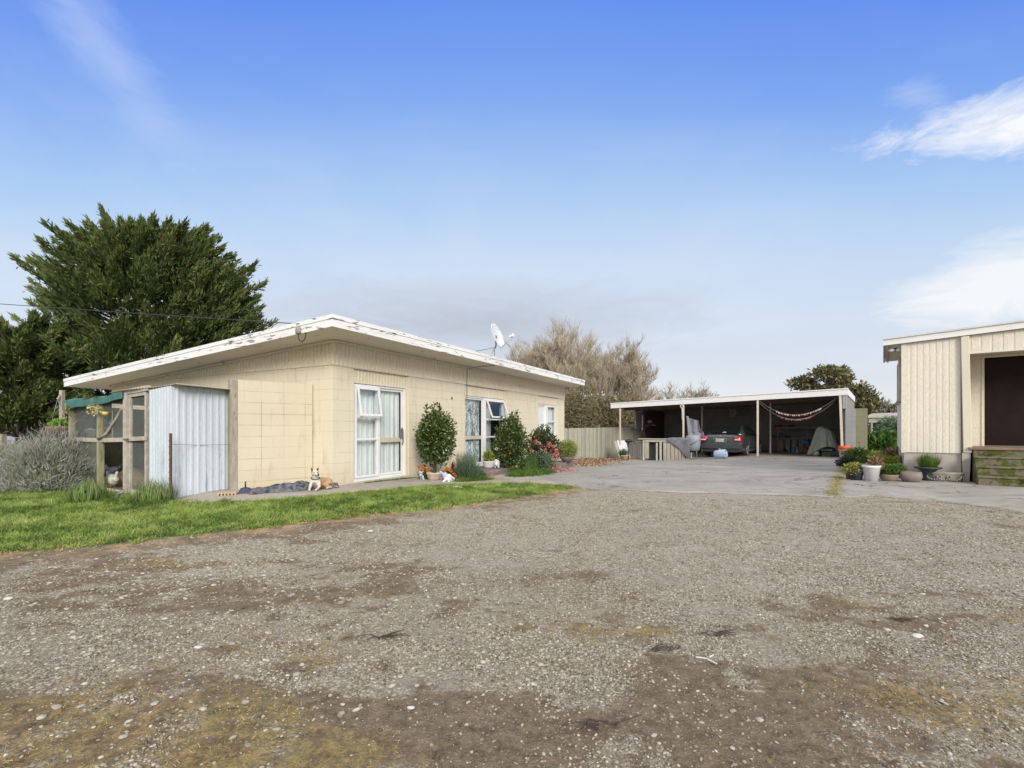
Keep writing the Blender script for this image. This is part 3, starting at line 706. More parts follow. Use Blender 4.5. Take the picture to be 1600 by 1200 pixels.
for a, b in openings:
    corrug(cl, (a,.045), (b,.045), 2.135, JZ, .093, .012)
cl.box(0, LX, .0, .18, JZ, ZT(0)-.01); cl.box(0,.18,.18,LY,JZ,JZ+.02); cl.box(-.024, .004, -.03, .0, JZ-.02, ZT(0)-.005)
cl.box(-.004, LX, -.016, -.001, JZ-.03, JZ-.018)
cl.build('cladding', m_clad, house)
# roof slab with its fascia boards and soffit
RX0, RX1, RY0, RY1 = -.736, 11.76, -.811, 9.48
rf = MB()
zt = lambda y: ZT(y)+.18
rf.add([(x, y, f(y)) for f in (lambda y: zt(y)-.03, lambda y: zt(y)) for y in (RY0+.03, RY1-.03) for x in (RX0+.03, RX1-.03)], [(0,2,3,1),(4,5,7,6),(0,1,5,4),(2,6,7,3),(0,4,6,2),(1,3,7,5)])
roof = rf.build('roof', m_roof, house)
def slopebox(mb, x0, x1, y0, y1, lo, hi):
    mb.add([(x, y, zt(y)+d) for d in (lo, hi) for y in (y0, y1) for x in (x0, x1)], [(0,2,3,1),(4,5,7,6),(0,1,5,4),(2,6,7,3),(0,4,6,2),(1,3,7,5)])
fa = MB(); slopebox(fa, RX0, RX1, RY0, RY0+.028, -.185, .01); slopebox(fa, RX0, RX1, RY1-.028, RY1, -.185, .01)
slopebox(fa, RX0, RX0+.028, RY0+.028, RY1-.028, -.185, .01); slopebox(fa, RX1-.028, RX1, RY0+.028, RY1-.028, -.185, .01)
slopebox(fa, RX0-.012, RX1+.012, RY0-.012, RY0-.0005, -.05, .022); slopebox(fa, RX0-.012, RX0-.0005, RY0-.0005, RY1, -.05, .022)
fa.build('fascia', m_fascia, roof)
so = MB(); slopebox(so, RX0+.028, RX1-.028, RY0+.028, RY1-.028, -.178, -.168); so.build('soffit', m_soffit, roof)
sq = MB(); sq.box(-.02, LX, -.055, -.03, ZT(0)-.045, ZT(0)-.004)
sq.add([(x, y, ZT(y)+d) for d in (-.05, -.006) for y in (-.05, LY) for x in (-.06, -.03)], [(0,2,3,1),(4,5,7,6),(0,1,5,4),(2,6,7,3),(0,4,6,2),(1,3,7,5)])
sq.build('trim', m_soffit, roof)

def fixed_window(parent, x0, x1, z0, z1, y, splits, open_top=0, curt=None, part_open=None):
    """three stacked panes in a white frame; top sash hinged outward"""
    f = MB(); frame_box(f, x0, x1, z0, z1, y, y+.07, .05)
    for s in splits: f.box(x0+.05, x1-.05, y+.003, y+.067, s-.022, s+.022)
    fr = f.build('window', m_white, parent, bevel=.004)
    zs = [z0+.05]+sorted(splits)+[z1-.05]
    for i in range(len(zs)-1):
        a = zs[i]+(.022 if i else 0); b = zs[i+1]-(.022 if i < len(zs)-2 else 0)
        if i == len(zs)-2 and open_top:
            s = MB(); ang = R(open_top); M = Matrix.Translation((0, y-.012, b+.02)) @ Matrix.Rotation(-ang, 4, 'X')
            hh = b-a+.04; k = MB(); frame_box(k, x0+.03, x1-.03, -hh, 0, -.03, .0, .045)
            k.v = [tuple(M @ Vector(p)) for p in k.v]; k.build('sash', m_white, fr, bevel=.003)
            gq = MB(); gq.add([M @ Vector(p) for p in ((x0+.075,-.015,-hh+.045),(x1-.075,-.015,-hh+.045),(x1-.075,-.015,-.045),(x0+.075,-.015,-.045))], [(0,1,2,3)])
            gq.build('pane', m_glass, fr, solid=.004)
        else:
            gq = MB(); gq.box(x0+.05, x1-.05, y+.033, y+.037, a, b); gq.build('pane', m_glass, fr)
    return fr
def slide_door(parent, x0, x1, z0, z1, y, rail, handle_x=None, solid=None):
    f = MB(); frame_box(f, x0, x1, z0, z1, y, y+.05, .048)
    dr = f.build('sliding_door', m_white, parent, bevel=.004)
    if solid: 
        k = MB(); k.box(x0+.048, x1-.048, y+.02, y+.035, z0+.048, z1-.048); k.build('door_panel', solid, dr)
    else:
        for a, b in ((z0+.048, rail-.05), (rail+.05, z1-.048)):
            k = MB(); k.box(x0+.048, x1-.048, y+.022, y+.026, a, b); k.build('pane', m_glass, dr)
        k = MB(); k.box(x0+.048, x1-.048, y+.005, y+.04, rail-.05, rail+.05); k.build('mid_rail', m_beige, dr)
        k = MB()
        for xx in (x0+.048, x1-.056): k.box(xx, xx+.008, y+.004, y+.045, z0+.05, z1-.05)
        k.build('seal', m_black, dr)
    if handle_x:
        k = MB(); k.box(handle_x-.035, handle_x-.012, y-.05, y+.0, 1.0, 1.22); k.tube([(handle_x+.02,y-.01,.86),(handle_x+.02,y-.045,.90),(handle_x+.02,y-.045,1.2),(handle_x+.02,y-.01,1.24)], .012, 8)
        k.box(handle_x-.05, handle_x-.0, y-.012, y, 1.02, 1.18); k.build('handle', m_steel, dr)
    return dr
Y0 = .055
for (x0, x1) in openings: pass
def outer_frame(x0, x1, mull, z0=.17, z1=2.125):
    f = MB(); frame_box(f, x0, x1, z0, z1, Y0, Y0+.1, .035); f.box(mull-.03, mull+.03, Y0, Y0+.1, z0+.035, z1-.035)
    f.box(x0-.01, x1+.01, Y0-.05, Y0+.02, z0-.035, z0-.001)
    return f.build('door_frame', m_white, house, bevel=.003)
# unit nearest the corner
outer_frame(.53, 2.09, 1.265)
fixed_window(house, .57, 1.24, .21, 2.09, Y0-.03, [1.0, 1.46], 9)
slide_door(house, 1.30, 2.04, .21, 2.09, Y0+.03, .97, 2.0)
c_ = MB(); curtain(c_, .58, 2.05, .185, .2, 2.1, 9, .014); c_.build('curtain', m_curt, house)
k = MB(); k.box(2.09, 2.17, .02, .2, .15, JZ-.0); k.build('jamb', m_clad, house)
# middle unit: lace door on the left, window with grey curtain on the right
outer_frame(4.51, 6.72, 5.54)
slide_door(house, 4.55, 5.50, .21, 2.09, Y0+.03, .97)
fixed_window(house, 5.58, 6.68, .21, 2.09, Y0-.03, [.98, 1.50], 20)
c_ = MB(); curtain(c_, 4.56, 5.48, .175, .2, 2.1, 8, .012); c_.build('curtain', m_lace, house)
c_ = MB(); curtain(c_, 5.58, 6.15, .2, .2, 2.1, 5, .02); c_.build('curtain', m_curtg, house)
k = MB(); k.box(6.72, 6.85, .03, .2, .15, JZ); k.build('jamb', m_clad, house)
# far unit
outer_frame(9.17, 10.85, 9.95)
slide_door(house, 9.20, 9.92, .21, 2.09, Y0+.03, .97, None, m_white)
fixed_window(house, 10.0, 10.82, .21, 2.09, Y0-.03, [.98, 1.50], 0)
c_ = MB(); curtain(c_, 9.98, 10.84, .18, .2, 2.1, 6, .012); c_.build('curtain', m_curt, house)
k = MB(); k.box(10.85, 10.97, .03, .2, .15, JZ); k.build('jamb', m_clad, house)
k = MB(); k.box(.2, LX-.2, .75, .8, -.3, 2.6); k.build('dark_window_backing', m_dark, house)  # near-black sheet behind the glass, darkness of the room painted in
k = MB(); k.tube([(4.5,-.05,2.0),(4.5,-.05,2.8),(4.5,-.06,2.84),(4.62,-.35,2.9),(4.8,-.76,2.93)], .009, 6); k.build('conduit', m_steel, house)
k = MB(); k.lathe([(.0,-.02),(.03,-.02),(.034,0),(.03,.01)], (3.85,-.01,2.02), 12, M=Matrix.Rotation(R(90),4,'X')); k.build('wall_vent', m_steel, house)

# ------------------------------------------------------------------ wing wall at the house side
wa = Vector((-4.85,8.54)); wb = Vector((-3.90,9.44)); wd = (wb-wa); wL = wd.length; wrot = math.atan2(wd.y, wd.x)
wt = thing('block_screen_wall', 'head high cream block screen wall standing out from the house behind the dog', 'wall', (wa.x, wa.y, 0), wrot)
m_block2 = blockmat('cream_painted_block_worn', (.61,.535,.40), (.66,.59,.455), (.20,.15,.08), .39, .203, .06, .9, (.45,.37,.24), .6)
k = MB(); k.box(.0, wL, .0, .19, -.1, 2.08); k.build('blockwork', m_block2, wt)
k = MB(); k.box(-.115, -.003, -.012, .17, -.05, 2.075); k.build('end_post', m_wood, wt, bevel=.006)

# ------------------------------------------------------------------ satellite dish on the roof edge
d0 = HW(5.9, RY0-.03, 0); rt = thing('satellite_dish', 'white oval satellite dish on a braced arm at the roof edge', 'satellite dish', HW(5.15-.736, RY0-.02, 3.05))
o = rt.location
def D(px, py, Y=12.72): return P(px, py, Y)-Vector(o)
foot = D(760, 564); top = D(774.5, 542); 
k = MB(); k.tube([foot, D(763,560), top], .018, 8); k.ball(foot+Vector((0,-.0,0)), (.04,.03,.03)); k.tube([top, D(775,536)], .022, 8); k.build('mast', m_grey, rt)
k = MB(); k.tube([D(773,543), D(743,549, 12.9)], .008, 6); k.tube([D(773,543), D(772.5,556,12.9)], .008, 6); k.build('brace', m_steel, rt)
nrm = Vector((.86,-.42,.33)).normalized()   # dish looks to the right
upv = Vector((-.30,.0,.95)); upv = (upv-nrm*upv.dot(nrm)).normalized(); sd_ = upv.cross(nrm)
ctr = D(778.5, 524.5)
vs = []; fs = []; nr_, na = 7, 36
for i in range(nr_+1):
    q = i/nr_
    for j in range(na):
        t = 6.2832*j/na; vs.append(ctr+upv*(math.cos(t)*q*.345)+sd_*(math.sin(t)*q*.305)+nrm*(.075*(q*q-1)))
for i in range(nr_):
    for j in range(na): fs.append((i*na+j, i*na+(j+1)%na, (i+1)*na+(j+1)%na, (i+1)*na+j))
k = MB(); k.add(vs, fs, True); k.build('dish', pm('dish_paint', (.70,.71,.72), (.60,.61,.62), 5, .45, .02, spots=((.25,.25,.24), .66, 4)), rt, solid=.012)
bk = ctr-nrm*.09
k = MB(); k.ball(bk, .05); k.bar(bk, D(775,538), .03); k.build('bracket', m_steel, rt)
lnb = ctr+nrm*.36-upv*.16
k = MB(); k.tube([D(781.5,544), D(783,543), lnb-upv*.05], .013, 8); k.build('feed_arm', m_grey, rt)
k = MB(); k.tube([lnb-nrm*.03-upv*.02, lnb+nrm*.06+upv*.01], [.035,.045], 12); k.ball(lnb-nrm*.05, .04); k.build('feed_horn', m_white, rt)

# ------------------------------------------------------------------ service cable and its bracket
mt = HW(RX0-.03, 0.05, 0); mpx = P(468, 509, 8.62)
jt = thing('cable_bracket', 'small grey insulator box and hook on the white fascia left of the roof corner', 'bracket', mpx)
q = lambda px, py, Y=8.55: P(px, py, Y)-mpx
k = MB(); k.lathe([(.02,-.075),(.05,-.07),(.056,-.02),(.05,.03),(.03,.045)], q(466.5,515), 12); k.build('insulator', pm('aged_porcelain', (.36,.33,.28), (.25,.22,.18), 20, .6, .2), jt)
k = MB(); k.tube([q(462,506), q(470,505), q(478,506), q(484,508), q(487,511.5)], .008, 6); k.tube([q(468,505), q(468,512)], .012, 6); k.build('hook', m_grey, jt)
k = MB(); k.tube([q(467,520), q(466,527), q(468,532), q(472,534), q(476,530), q(478,522), q(477,513), q(474,506)], .011, 8); k.build('loop_lead', m_black, jt)
pts = []
a = P(467, 506, 8.6); b = P(-700, 395, 40)
for i in range(25):
    t = i/24; p_ = a.lerp(b, t); p_.z -= 4*t*(1-t)*.5; pts.append(p_)
k = MB(); k.tube(pts, .009, 5); prop(k.build('overhead_cable', m_black), 'thin black overhead power cable running left from the roof corner', 'cable')
# ================================================================== bird enclosure left of the house
K0 = Vector((-5.53, 7.85, 0)); CR = math.atan2(.474, -.881)          # local x runs left along the front, local y points toward the camera
# local frame: x along d2 (left), y = toward viewer-left; use explicit mapping
def CW(s, t, z=0): return Vector((K0.x-.881*s+.474*t, K0.y+.474*s+.881*t, z))   # s along the front, t into depth
cg = float(g(*CW(1.8, .3).xy)); GZ = .07
coop = thing('bird_aviary', 'rickety timber and wire mesh bird aviary clad partly in pale corrugated iron beside the house', 'aviary')
def cbar(mb, s0, t0, z0, s1, t1, z1, w=.07, h=None): mb.bar(CW(s0,t0,z0), CW(s1,t1,z1), w, h or w, up=(.474,.881,0) if abs(z1-z0) > .5 else (0,0,1)); return mb
m_mossw = pm('mossy_timber', (.36,.34,.22), (.27,.25,.15), 6, .85, .4, 70, spots=((.16,.18,.06), .56, 6), stretch=(4,4,.7))
def part(mb, name, mat, parent, **kw): return mb.build(name, mat, parent, **kw)
TOP = lambda s: 1.90-.045*s
# corner posts and rails
for s, t, z1, nm, mt_, w in ((3.61,0,1.72,'post',m_mossw,.085),(2.42,0,1.74,'post',m_mossw,.085),(1.42,0,1.87,'post',m_woodh,.10),(3.9,2.0,1.6,'post',m_mossw,.08),(2.2,2.2,1.7,'post',m_wood,.08),(3.68,.06,1.05,'post',m_wood,.08)):
    part(cbar(MB(), s, t, -.02, s-(.02 if s > 3 else 0), t, z1, w), nm, mt_, coop)
part(cbar(MB(), 3.58, 0, 1.01, 2.46, 0, 1.00, .055, .075), 'rail', m_woodh, coop)
part(cbar(MB(), 2.38, 0, 1.00, 1.47, 0, 1.02, .055, .075), 'rail', m_woodh, coop)
part(cbar(MB(), 3.6, 0, 1.70, 1.42, 0, 1.80, .06, .06), 'rail', m_wood, coop)
part(cbar(MB(), 3.6, 0, .08, 1.42, 0, .05, .05, .12), 'sill', m_woodh, coop)
part(cbar(MB(), 1.42, 0, 1.86, .70, 0, 1.90, .07, .09), 'rail', m_woodh, coop)
part(cbar(MB(), 3.61, 0, 1.66, 3.9, 2.0, 1.55, .06), 'rail', m_wood, coop)
# the door in its frame
dr = MB()
cbar(dr, 1.33, .01, .08, 1.33, .01, 1.80, .06, .04); cbar(dr, .80, .01, .08, .80, .01, 1.82, .05, .04)
cbar(dr, 1.36, .01, 1.80, .78, .01, 1.82, .05, .07); cbar(dr, 1.40, -.02, 1.03, .76, -.02, 1.05, .04, .07); cbar(dr, 1.36, .01, .10, .78, .01, .10, .05, .1)
door = part(dr, 'door', m_woodh, coop)
part(MB().tube([CW(1.40,-.06,1.03), CW(1.24,-.09,1.045)], .018, 8), 'latch', m_wood, door)
# chicken wire: real fine strands via an alpha pattern of holes
m, T = new_mat('wire_mesh'); T.nt.nodes.remove(T.b)
uvn = T.n('ShaderNodeAttribute', attribute_name='mu').outputs['Fac']; uvm = T.n('ShaderNodeAttribute', attribute_name='mv').outputs['Fac']
def line(u): return T.m('LESS_THAN', T.m('FRACT', T.m('MULTIPLY', u, 1/.0135)), .26)
al = T.m('MAXIMUM', line(T.m('ADD', uvn, uvm)), line(T.m('SUBTRACT', uvn, uvm)))
bs = T.n('ShaderNodeBsdfPrincipled', {'Base Color': (.20,.22,.20,1), 'Roughness': .6, 'Metallic': .2}); tr = T.n('ShaderNodeBsdfTransparent')
mx = T.n('ShaderNodeMixShader', {'Fac': al}); T.nt.links.new(tr.outputs[0], mx.inputs[1]); T.nt.links.new(bs.outputs[0], mx.inputs[2]); T.nt.links.new(mx.outputs[0], T.out.inputs[0])
m_mesh = m
def meshpanel(a, b, c, d, parent, name='wire_mesh'):
    A_, B_, C_, D_ = map(Vector, (a, b, c, d)); V = []; mu = []; mv = []; n = 12
    for j in range(n+1):
        for i in range(n+1):
            u, v = i/n, j/n; p = A_.lerp(B_, u).lerp(D_.lerp(C_, u), v)
            off = .012*(float(vnoise(u*3+A_.x, v*3+A_.y, 4))-.5); p = p+Vector((0, off, 0)); V.append(p[:]); mu.append(u*(B_-A_).length+7); mv.append(v*(D_-A_).length+7)
    Fc = np.array([[j*(n+1)+i, j*(n+1)+i+1, (j+1)*(n+1)+i+1, (j+1)*(n+1)+i] for j in range(n) for i in range(n)])
    return npmesh(name, np.array(V), Fc, m_mesh, parent, dict(mu=np.array(mu), mv=np.array(mv)), True)
meshpanel(CW(3.58,.02,1.02), CW(2.45,.02,1.02), CW(2.45,.02,1.72), CW(3.58,.02,1.68), coop)
meshpanel(CW(3.58,.02,.08), CW(2.45,.02,.08), CW(2.45,.02,1.0), CW(3.58,.02,1.0), coop)
meshpanel(CW(2.40,.02,1.02), CW(1.45,.02,1.02), CW(1.45,.02,1.78), CW(2.40,.02,1.73), coop)
meshpanel(CW(1.31,.02,1.05), CW(.82,.02,1.05), CW(.82,.02,1.80), CW(1.31,.02,1.80), coop)
meshpanel(CW(1.31,.02,.12), CW(.82,.02,.12), CW(.82,.02,1.02), CW(1.31,.02,1.02), coop)
meshpanel(CW(3.61,.05,.05), CW(3.9,2.0,.05), CW(3.9,2.0,1.55), CW(3.61,.05,1.66), coop)
meshpanel(CW(3.88,2.0,.05), CW(2.1,2.2,.05), CW(2.1,2.2,1.6), CW(3.88,2.0,1.55), coop)
# corrugated iron sheets: short piece then the long panel turning toward the wall
m_iron = pm('pale_corrugated_iron', (.60,.65,.70), (.52,.57,.62), 2, .42, .04, 60, spots=((.40,.43,.45), .60, 3), stretch=(2,2,.3))
K1 = Vector((.72,0)); 
a2 = CW(.70, 0); b2 = CW(0, 0); c2 = P(361, 700, 8.66); c2.z = 0
mbi = MB(); corrug(mbi, a2.xy, b2.xy, lambda t: .10-.02*t, lambda t: 1.865+.045*t, .09, .018, 'rib')
part(mbi, 'side_sheet', m_iron, coop)
mbi = MB(); corrug(mbi, b2.xy, (c2.x, c2.y), lambda t: .06+.06*t, lambda t: 1.91+(-.02*t), .105, .02, 'rib')
part(mbi, 'front_sheet', m_iron, coop)
# solid rear wall sheet and old board inside, roof sheet over the right part
part(corrug(MB(), CW(1.9,2.3).xy, CW(-.3,2.3).xy, .05, 1.7, .09, .015), 'rear_sheet', pm('dull_iron', (.30,.30,.29), (.2,.2,.19), 3, .6, .1), coop)
part(MB().add([CW(3.70,.72,1.02), CW(3.84,1.9,1.02), CW(3.84,1.9,1.62), CW(3.70,.72,1.66)], [(0,1,2,3)]), 'side_board', pm('old_board', (.36,.32,.26), (.28,.245,.19), 5, .9, .3), coop, solid=.02)
rv = MB()
corrug(rv, (0,0), (2.2,0), 0, 1, .076, .018, 'wave')
vv = []
for (x_, y_, z_) in rv.v:
    s = x_-.25; t = z_*2.3-.06+.05*math.sin(x_*3); p = CW(s, t, 1.915-.03*s-.06*(t/2.3)-y_); vv.append(p[:])
rv.v = vv; part(rv, 'roof_sheet', pm('rusty_sheet', (.42,.38,.33), (.30,.24,.18), 4, .6, .2), coop, solid=.002)
gq = MB(); gq.grid(lambda u, v: CW(2.1+1.7*u, .1+2.0*v, 1.84-.08*u-.05*v+.03*math.sin(u*9)*math.sin(v*5)), 12, 12); part(gq, 'shade_net', pm('dark_shade_net', (.03,.05,.045), (.05,.07,.06), 4, .9, .1), coop, solid=.004)
part(MB().add([CW(3.66,.50,.06), CW(3.9,2.0,.06), CW(3.9,2.0,1.0), CW(3.66,.50,1.0)], [(0,1,2,3)]), 'low_side_board', pm('mossy_board', (.10,.105,.06), (.07,.065,.04), 5, .9, .3), coop, solid=.02)
part(MB().box(0,1,0,1,0,1) if 0 else MB().add([CW(3.6,0,.055), CW(0,0,.055), CW(0,2.2,.06), CW(3.9,2.0,.06)], [(0,1,2,3)]), 'earth_floor', pm('coop_earth', (.16,.12,.085), (.22,.17,.12), 5, .95, .5), coop, solid=.03)

# green tarpaulin folded over the front edge
def tp(u, v):
    s = 3.80-2.38*u
    fr = .05+.10*math.sin(u*7)*.4
    if v < .5: t = -.07-.02*math.sin(u*9); z = 1.60+.10*u+(.18-.05*u)*(v/.5)+.05*(float(fbm(u*7, v*3, 4))-.5)
    else: t = -.07+(v-.5)*2*1.1; z = 1.62+.085*u+.16-.05*u+.05*math.sin((v-.5)*2*3.1)+.012*math.sin(u*17+v*9)
    if u > .8: z += (u-.8)*.25
    return CW(s, t, z)
k = MB(); k.grid(tp, 60, 24)
prop(k.build('tarpaulin', pm('green_tarp', (.035,.12,.105), (.06,.18,.165), 6, .6, .3, 25, spots=((.22,.22,.10), .60, 4)), solid=.006), 'faded green tarpaulin folded over the front edge of the aviary roof', 'tarpaulin')
k = MB(); k.tube([CW(2.36,-.06,1.03), CW(2.14,-.02,1.12), CW(2.0,.0,1.27), CW(1.84,.02,1.42), CW(1.72,.03,1.56), CW(1.5,.05,1.60)], [.03,.026,.024,.022,.02,.016], 8)
prop(k.build('perch_branch', pm('bare_branch', (.42,.37,.30), (.30,.26,.20), 9, .85, .4)), 'crooked bare branch used as a perch across the aviary front', 'branch')
# yellow flower cluster and cup on the middle post
k = MB(); r = np.random.default_rng(4); N = 90
c0 = np.array(P(147,640,8.85)); pos = c0+r.normal(size=(N,3))*np.array([.04,.02,.03])+np.outer(r.uniform(-1,1,N), [-.07,0,.05])
V, Fc, ix = leaves_geo(pos, r.normal(size=(N,3))+np.array([-.5,-.6,.3]), .045, .03)
prop(npmesh('dried_flowers', V, Fc, leafmat('cream_flower', [(.55,.45,.18),(.75,.65,.32)], .7, .2), None, dict(rnd=r.random(N)[ix])), 'bunch of pale yellow flowers hung on the aviary middle post', 'flowers')
c0 = P(124,636,9.4)
pos = np.array(P(107,640,9.45))+r.normal(size=(60,3))*np.array([.03,.02,.06])
V, Fc, ix = leaves_geo(pos, r.normal(size=(60,3))+np.array([-.5,-.6,.3]), .05, .03)
prop(npmesh('dried_plant', V, Fc, leafmat('dry_stem', [(.30,.26,.12),(.5,.42,.2)], .7, .2), None, dict(rnd=r.random(60)[ix])), 'dried yellowish plant hung on the aviary left corner post', 'plant')
k = MB(); k.lathe([(.045,-.03),(.05,.03),(.045,.03),(.04,-.025)], P(165,646,8.75), 14); prop(k.build('yellow_cup', pm('yellow_plastic', (.70,.55,.12), (.62,.48,.10), 5, .4, 0)), 'small yellow plastic cup fixed right of the aviary middle post', 'cup')

# ------------------------------------------------------------------ blobby bodies: smooth union of tapered capsules
def blobby(name, caps, mat, parent=None, voxel=.012, smooth=6, colour=None):
    mb = MB()
    for a, b, ra, rb in caps:
        a = Vector(a); b = Vector(b); n = 6
        if (b-a).length < 1e-5: mb.ball(a, ra, 14, 10); continue
        mb.tube([a.lerp(b, i/n) for i in range(n+1)], [ra+(rb-ra)*i/n for i in range(n+1)], 12)
        mb.ball(a, ra, 12, 8); mb.ball(b, rb, 12, 8)
    o = mb.build(name, mat, None)
    r_ = o.modifiers.new('r', 'REMESH'); r_.mode = 'VOXEL'; r_.voxel_size = voxel; r_.use_smooth_shade = True
    s_ = o.modifiers.new('s', 'SMOOTH'); s_.iterations = smooth; s_.factor = .5
    dg = bpy.context.evaluated_depsgraph_get(); me = bpy.data.meshes.new_from_object(o.evaluated_get(dg))
    old = o.data; o.modifiers.clear(); o.data = me; bpy.data.meshes.remove(old)
    me.polygons.foreach_set('use_smooth', np.ones(len(me.polygons), bool))
    if colour is not None:
        co = np.empty(len(me.vertices)*3, np.float32); me.vertices.foreach_get('co', co); co = co.reshape(-1,3)
        a_ = me.color_attributes.new('fur', 'FLOAT_COLOR', 'POINT'); c = np.concatenate([colour(co), np.ones((len(co),1))], 1); a_.data.foreach_set('color', c.astype(np.float32).ravel())
    if not me.materials: me.materials.append(mat)
    if parent: o.parent = parent
    return o
m, T = new_mat('fur'); fc = T.n('ShaderNodeAttribute', attribute_name='fur').outputs['Color']
fn = T.noise(T.scalevec(T.obj, (1,1,.5)), 160, 3, .6)
finish(T, T.mix(1, fc, T.ramp(fn, .3, .7, .78, 1.1), 'MULTIPLY'), .85, 0, fn, .5, .004, .15); m_fur = m

# ------------------------------------------------------------------ the dog, lying on the path (local frame: +x to the right along the wall, -y to the viewer)
dp = G(489, 768.5); dz = dp.z+.035
DOG = thing('dog', 'white and tan dog with dark pricked ears lying upright on the dark blanket', 'dog', (dp.x, dp.y, dz), R(24))
W_ = (.62,.57,.50); TAN = (.48,.31,.17); DK = (.075,.05,.035)
caps = [((.06,.12,.11),(.16,.25,.10),.095,.10),((.16,.25,.10),(.26,.33,.08),.10,.09),          # chest, loin, hips
        ((.045,.07,.13),(.06,.12,.12),.085,.10),                                                # brisket
        ((.05,.08,.17),(.035,.03,.245),.072,.052),                                               # neck
        ((-.02,.03,.13),(-.045,-.005,.06),.035,.027),((-.045,-.005,.06),(-.06,-.10,.016),.026,.018),((-.06,-.10,.016),(-.06,-.135,.012),.022,.020),  # left foreleg
        ((.11,.03,.12),(.10,-.02,.045),.035,.026),((.10,-.02,.045),(.055,-.12,.018),.025,.019),((.055,-.12,.018),(.045,-.15,.014),.022,.020),   # right foreleg
        ((.27,.24,.08),(.22,.13,.06),.075,.045),((.22,.13,.06),(.30,.12,.025),.035,.025),((.30,.12,.025),(.23,.05,.018),.022,.020),               # thigh, shank, hind paw
        ((.30,.32,.05),(.39,.26,.02),.022,.014),((.39,.26,.02),(.42,.18,.015),.014,.010)]                                                      # tail
hc_ = Vector((.03,.0,.295))
caps += [(hc_, hc_+Vector((.012,.02,.012)), .056, .06), (hc_+Vector((.02,-.03,-.012)), hc_+Vector((.052,-.095,-.026)), .036, .022), (hc_+Vector((.02,-.02,-.035)), hc_+Vector((.045,-.078,-.045)), .022, .014)]
for sx in (-1, 1): caps.append((hc_+Vector((sx*.035,.02,.035)), hc_+Vector((sx*.062,.022,.095)), .026, .006))
def dogcol(co):
    c = np.tile(np.array(W_), (len(co),1)); x, y, z = co.T
    n = fbm(x*14, z*14+y*9, 8)
    body = (x > .13+(n-.5)*.08) & (z > .03)
    c[body] = np.array(TAN); c[body & (n > .58)] = (.50,.34,.20)
    rump = (x > .20) & (x < .33) & (z > .05) & (n < .5); c[rump] = (.22,.12,.06)
    hx, hy, hz = x-hc_.x, y-hc_.y, z-hc_.z
    c[(hz > .045) & (np.abs(hx) > .028)] = DK
    c[(hx < -.030) & (hy > -.03) & (hz > -.05) & (hz <= .05) & (x < .1)] = (.28,.20,.14)
    eye = (np.hypot(hx+.016, hz-.010) < .010) & (hy < -.03) | (np.hypot(hx-.047, hz-.008) < .010) & (hy < -.02); c[eye] = DK
    nose = (np.linalg.norm(co-np.array(hc_+Vector((.057,-.112,-.020))), axis=1) < .019); c[nose] = (.012,.010,.010)
    mouth = (np.abs(hz+.036) < .004) & (hy < -.05); c[mouth] = (.08,.05,.04)
    gap = (np.hypot(x-.02, z-.10) < .035) & (y < .05); c[gap] = (.33,.27,.22)
    return np.clip(c, 0, 1)
blobby('body', caps, m_fur, DOG, .0075, 4, dogcol)
k = MB(); k.tube([(.04+.072*math.cos(t), .045+.06*math.sin(t), .205+.022*math.sin(t)) for t in [i*6.2832/20 for i in range(21)]], .007, 6, False); k.build('collar', m_black, DOG)

# hens inside the aviary
def hen(loc, rz, label, base, dark, sc=1.0):
    t = thing('hen', label, 'hen', loc, rz, None)
    caps = [((0,0,.16),(.09,0,.17),.085,.07),((-.02,0,.16),(-.13,0,.22),.08,.035),((-.13,0,.22),(-.19,0,.29),.035,.018),((.09,0,.19),(.14,0,.26),.05,.028),((.14,0,.26),(.165,0,.30),.026,.024),((.165,0,.30),(.20,0,.295),.018,.006),((-.05,0,.17),(.05,0,.155),.10,.09),((0,.03,.14),(-.10,.04,.17),.06,.02),((0,-.03,.14),(-.10,-.04,.17),.06,.02)]
    caps = [(Vector(a)*sc, Vector(b)*sc, ra*sc, rb*sc) for a, b, ra, rb in caps]
    def hcol(co):
        c = np.tile(np.array(base), (len(co),1)); n = fbm(co[:,0]*25, co[:,2]*25, 3); c[n > .6] = dark
        return c
    blobby('body', caps, m_fur, t, .008, 4, hcol)
    k = MB(); k.prism([(.15*sc,.315*sc),(.155*sc,.332*sc),(.163*sc,.322*sc),(.17*sc,.334*sc),(.178*sc,.322*sc),(.185*sc,.308*sc)], -.004, .004); k.build('comb', pm('red_comb', (.22,.03,.025), None, 5, .6), t)
    for s in (-1, 1):
        k = MB(); k.tube([(.01*sc, s*.035*sc, .1*sc), (.0, s*.035*sc, .0)], .006*sc, 6)
        for a in (-.5, 0, .5): k.tube([(0, s*.035*sc, .004), (.035*sc*math.cos(a), s*.035*sc+.035*sc*math.sin(a), .003)], .004, 5)
        k.build('leg', pm('hen_leg', (.45,.33,.12), None, 5, .6), t)
    return t
p_ = CW(2.50, .22, .07); hen(p_, R(-28), 'white hen low in the aviary facing right beside the middle post', (.62,.60,.55), (.45,.42,.37), 1.05)
p_ = CW(3.15, .22, .07); hen(p_, R(130), 'pale grey hen behind the lower left wire of the aviary', (.42,.43,.42), (.28,.29,.29), 1.05)
p_ = CW(3.20, .50, .16); hen(p_, R(170), 'dark slate hen at the back of the aviary behind the white one', (.12,.13,.15), (.26,.27,.28), 1.1)
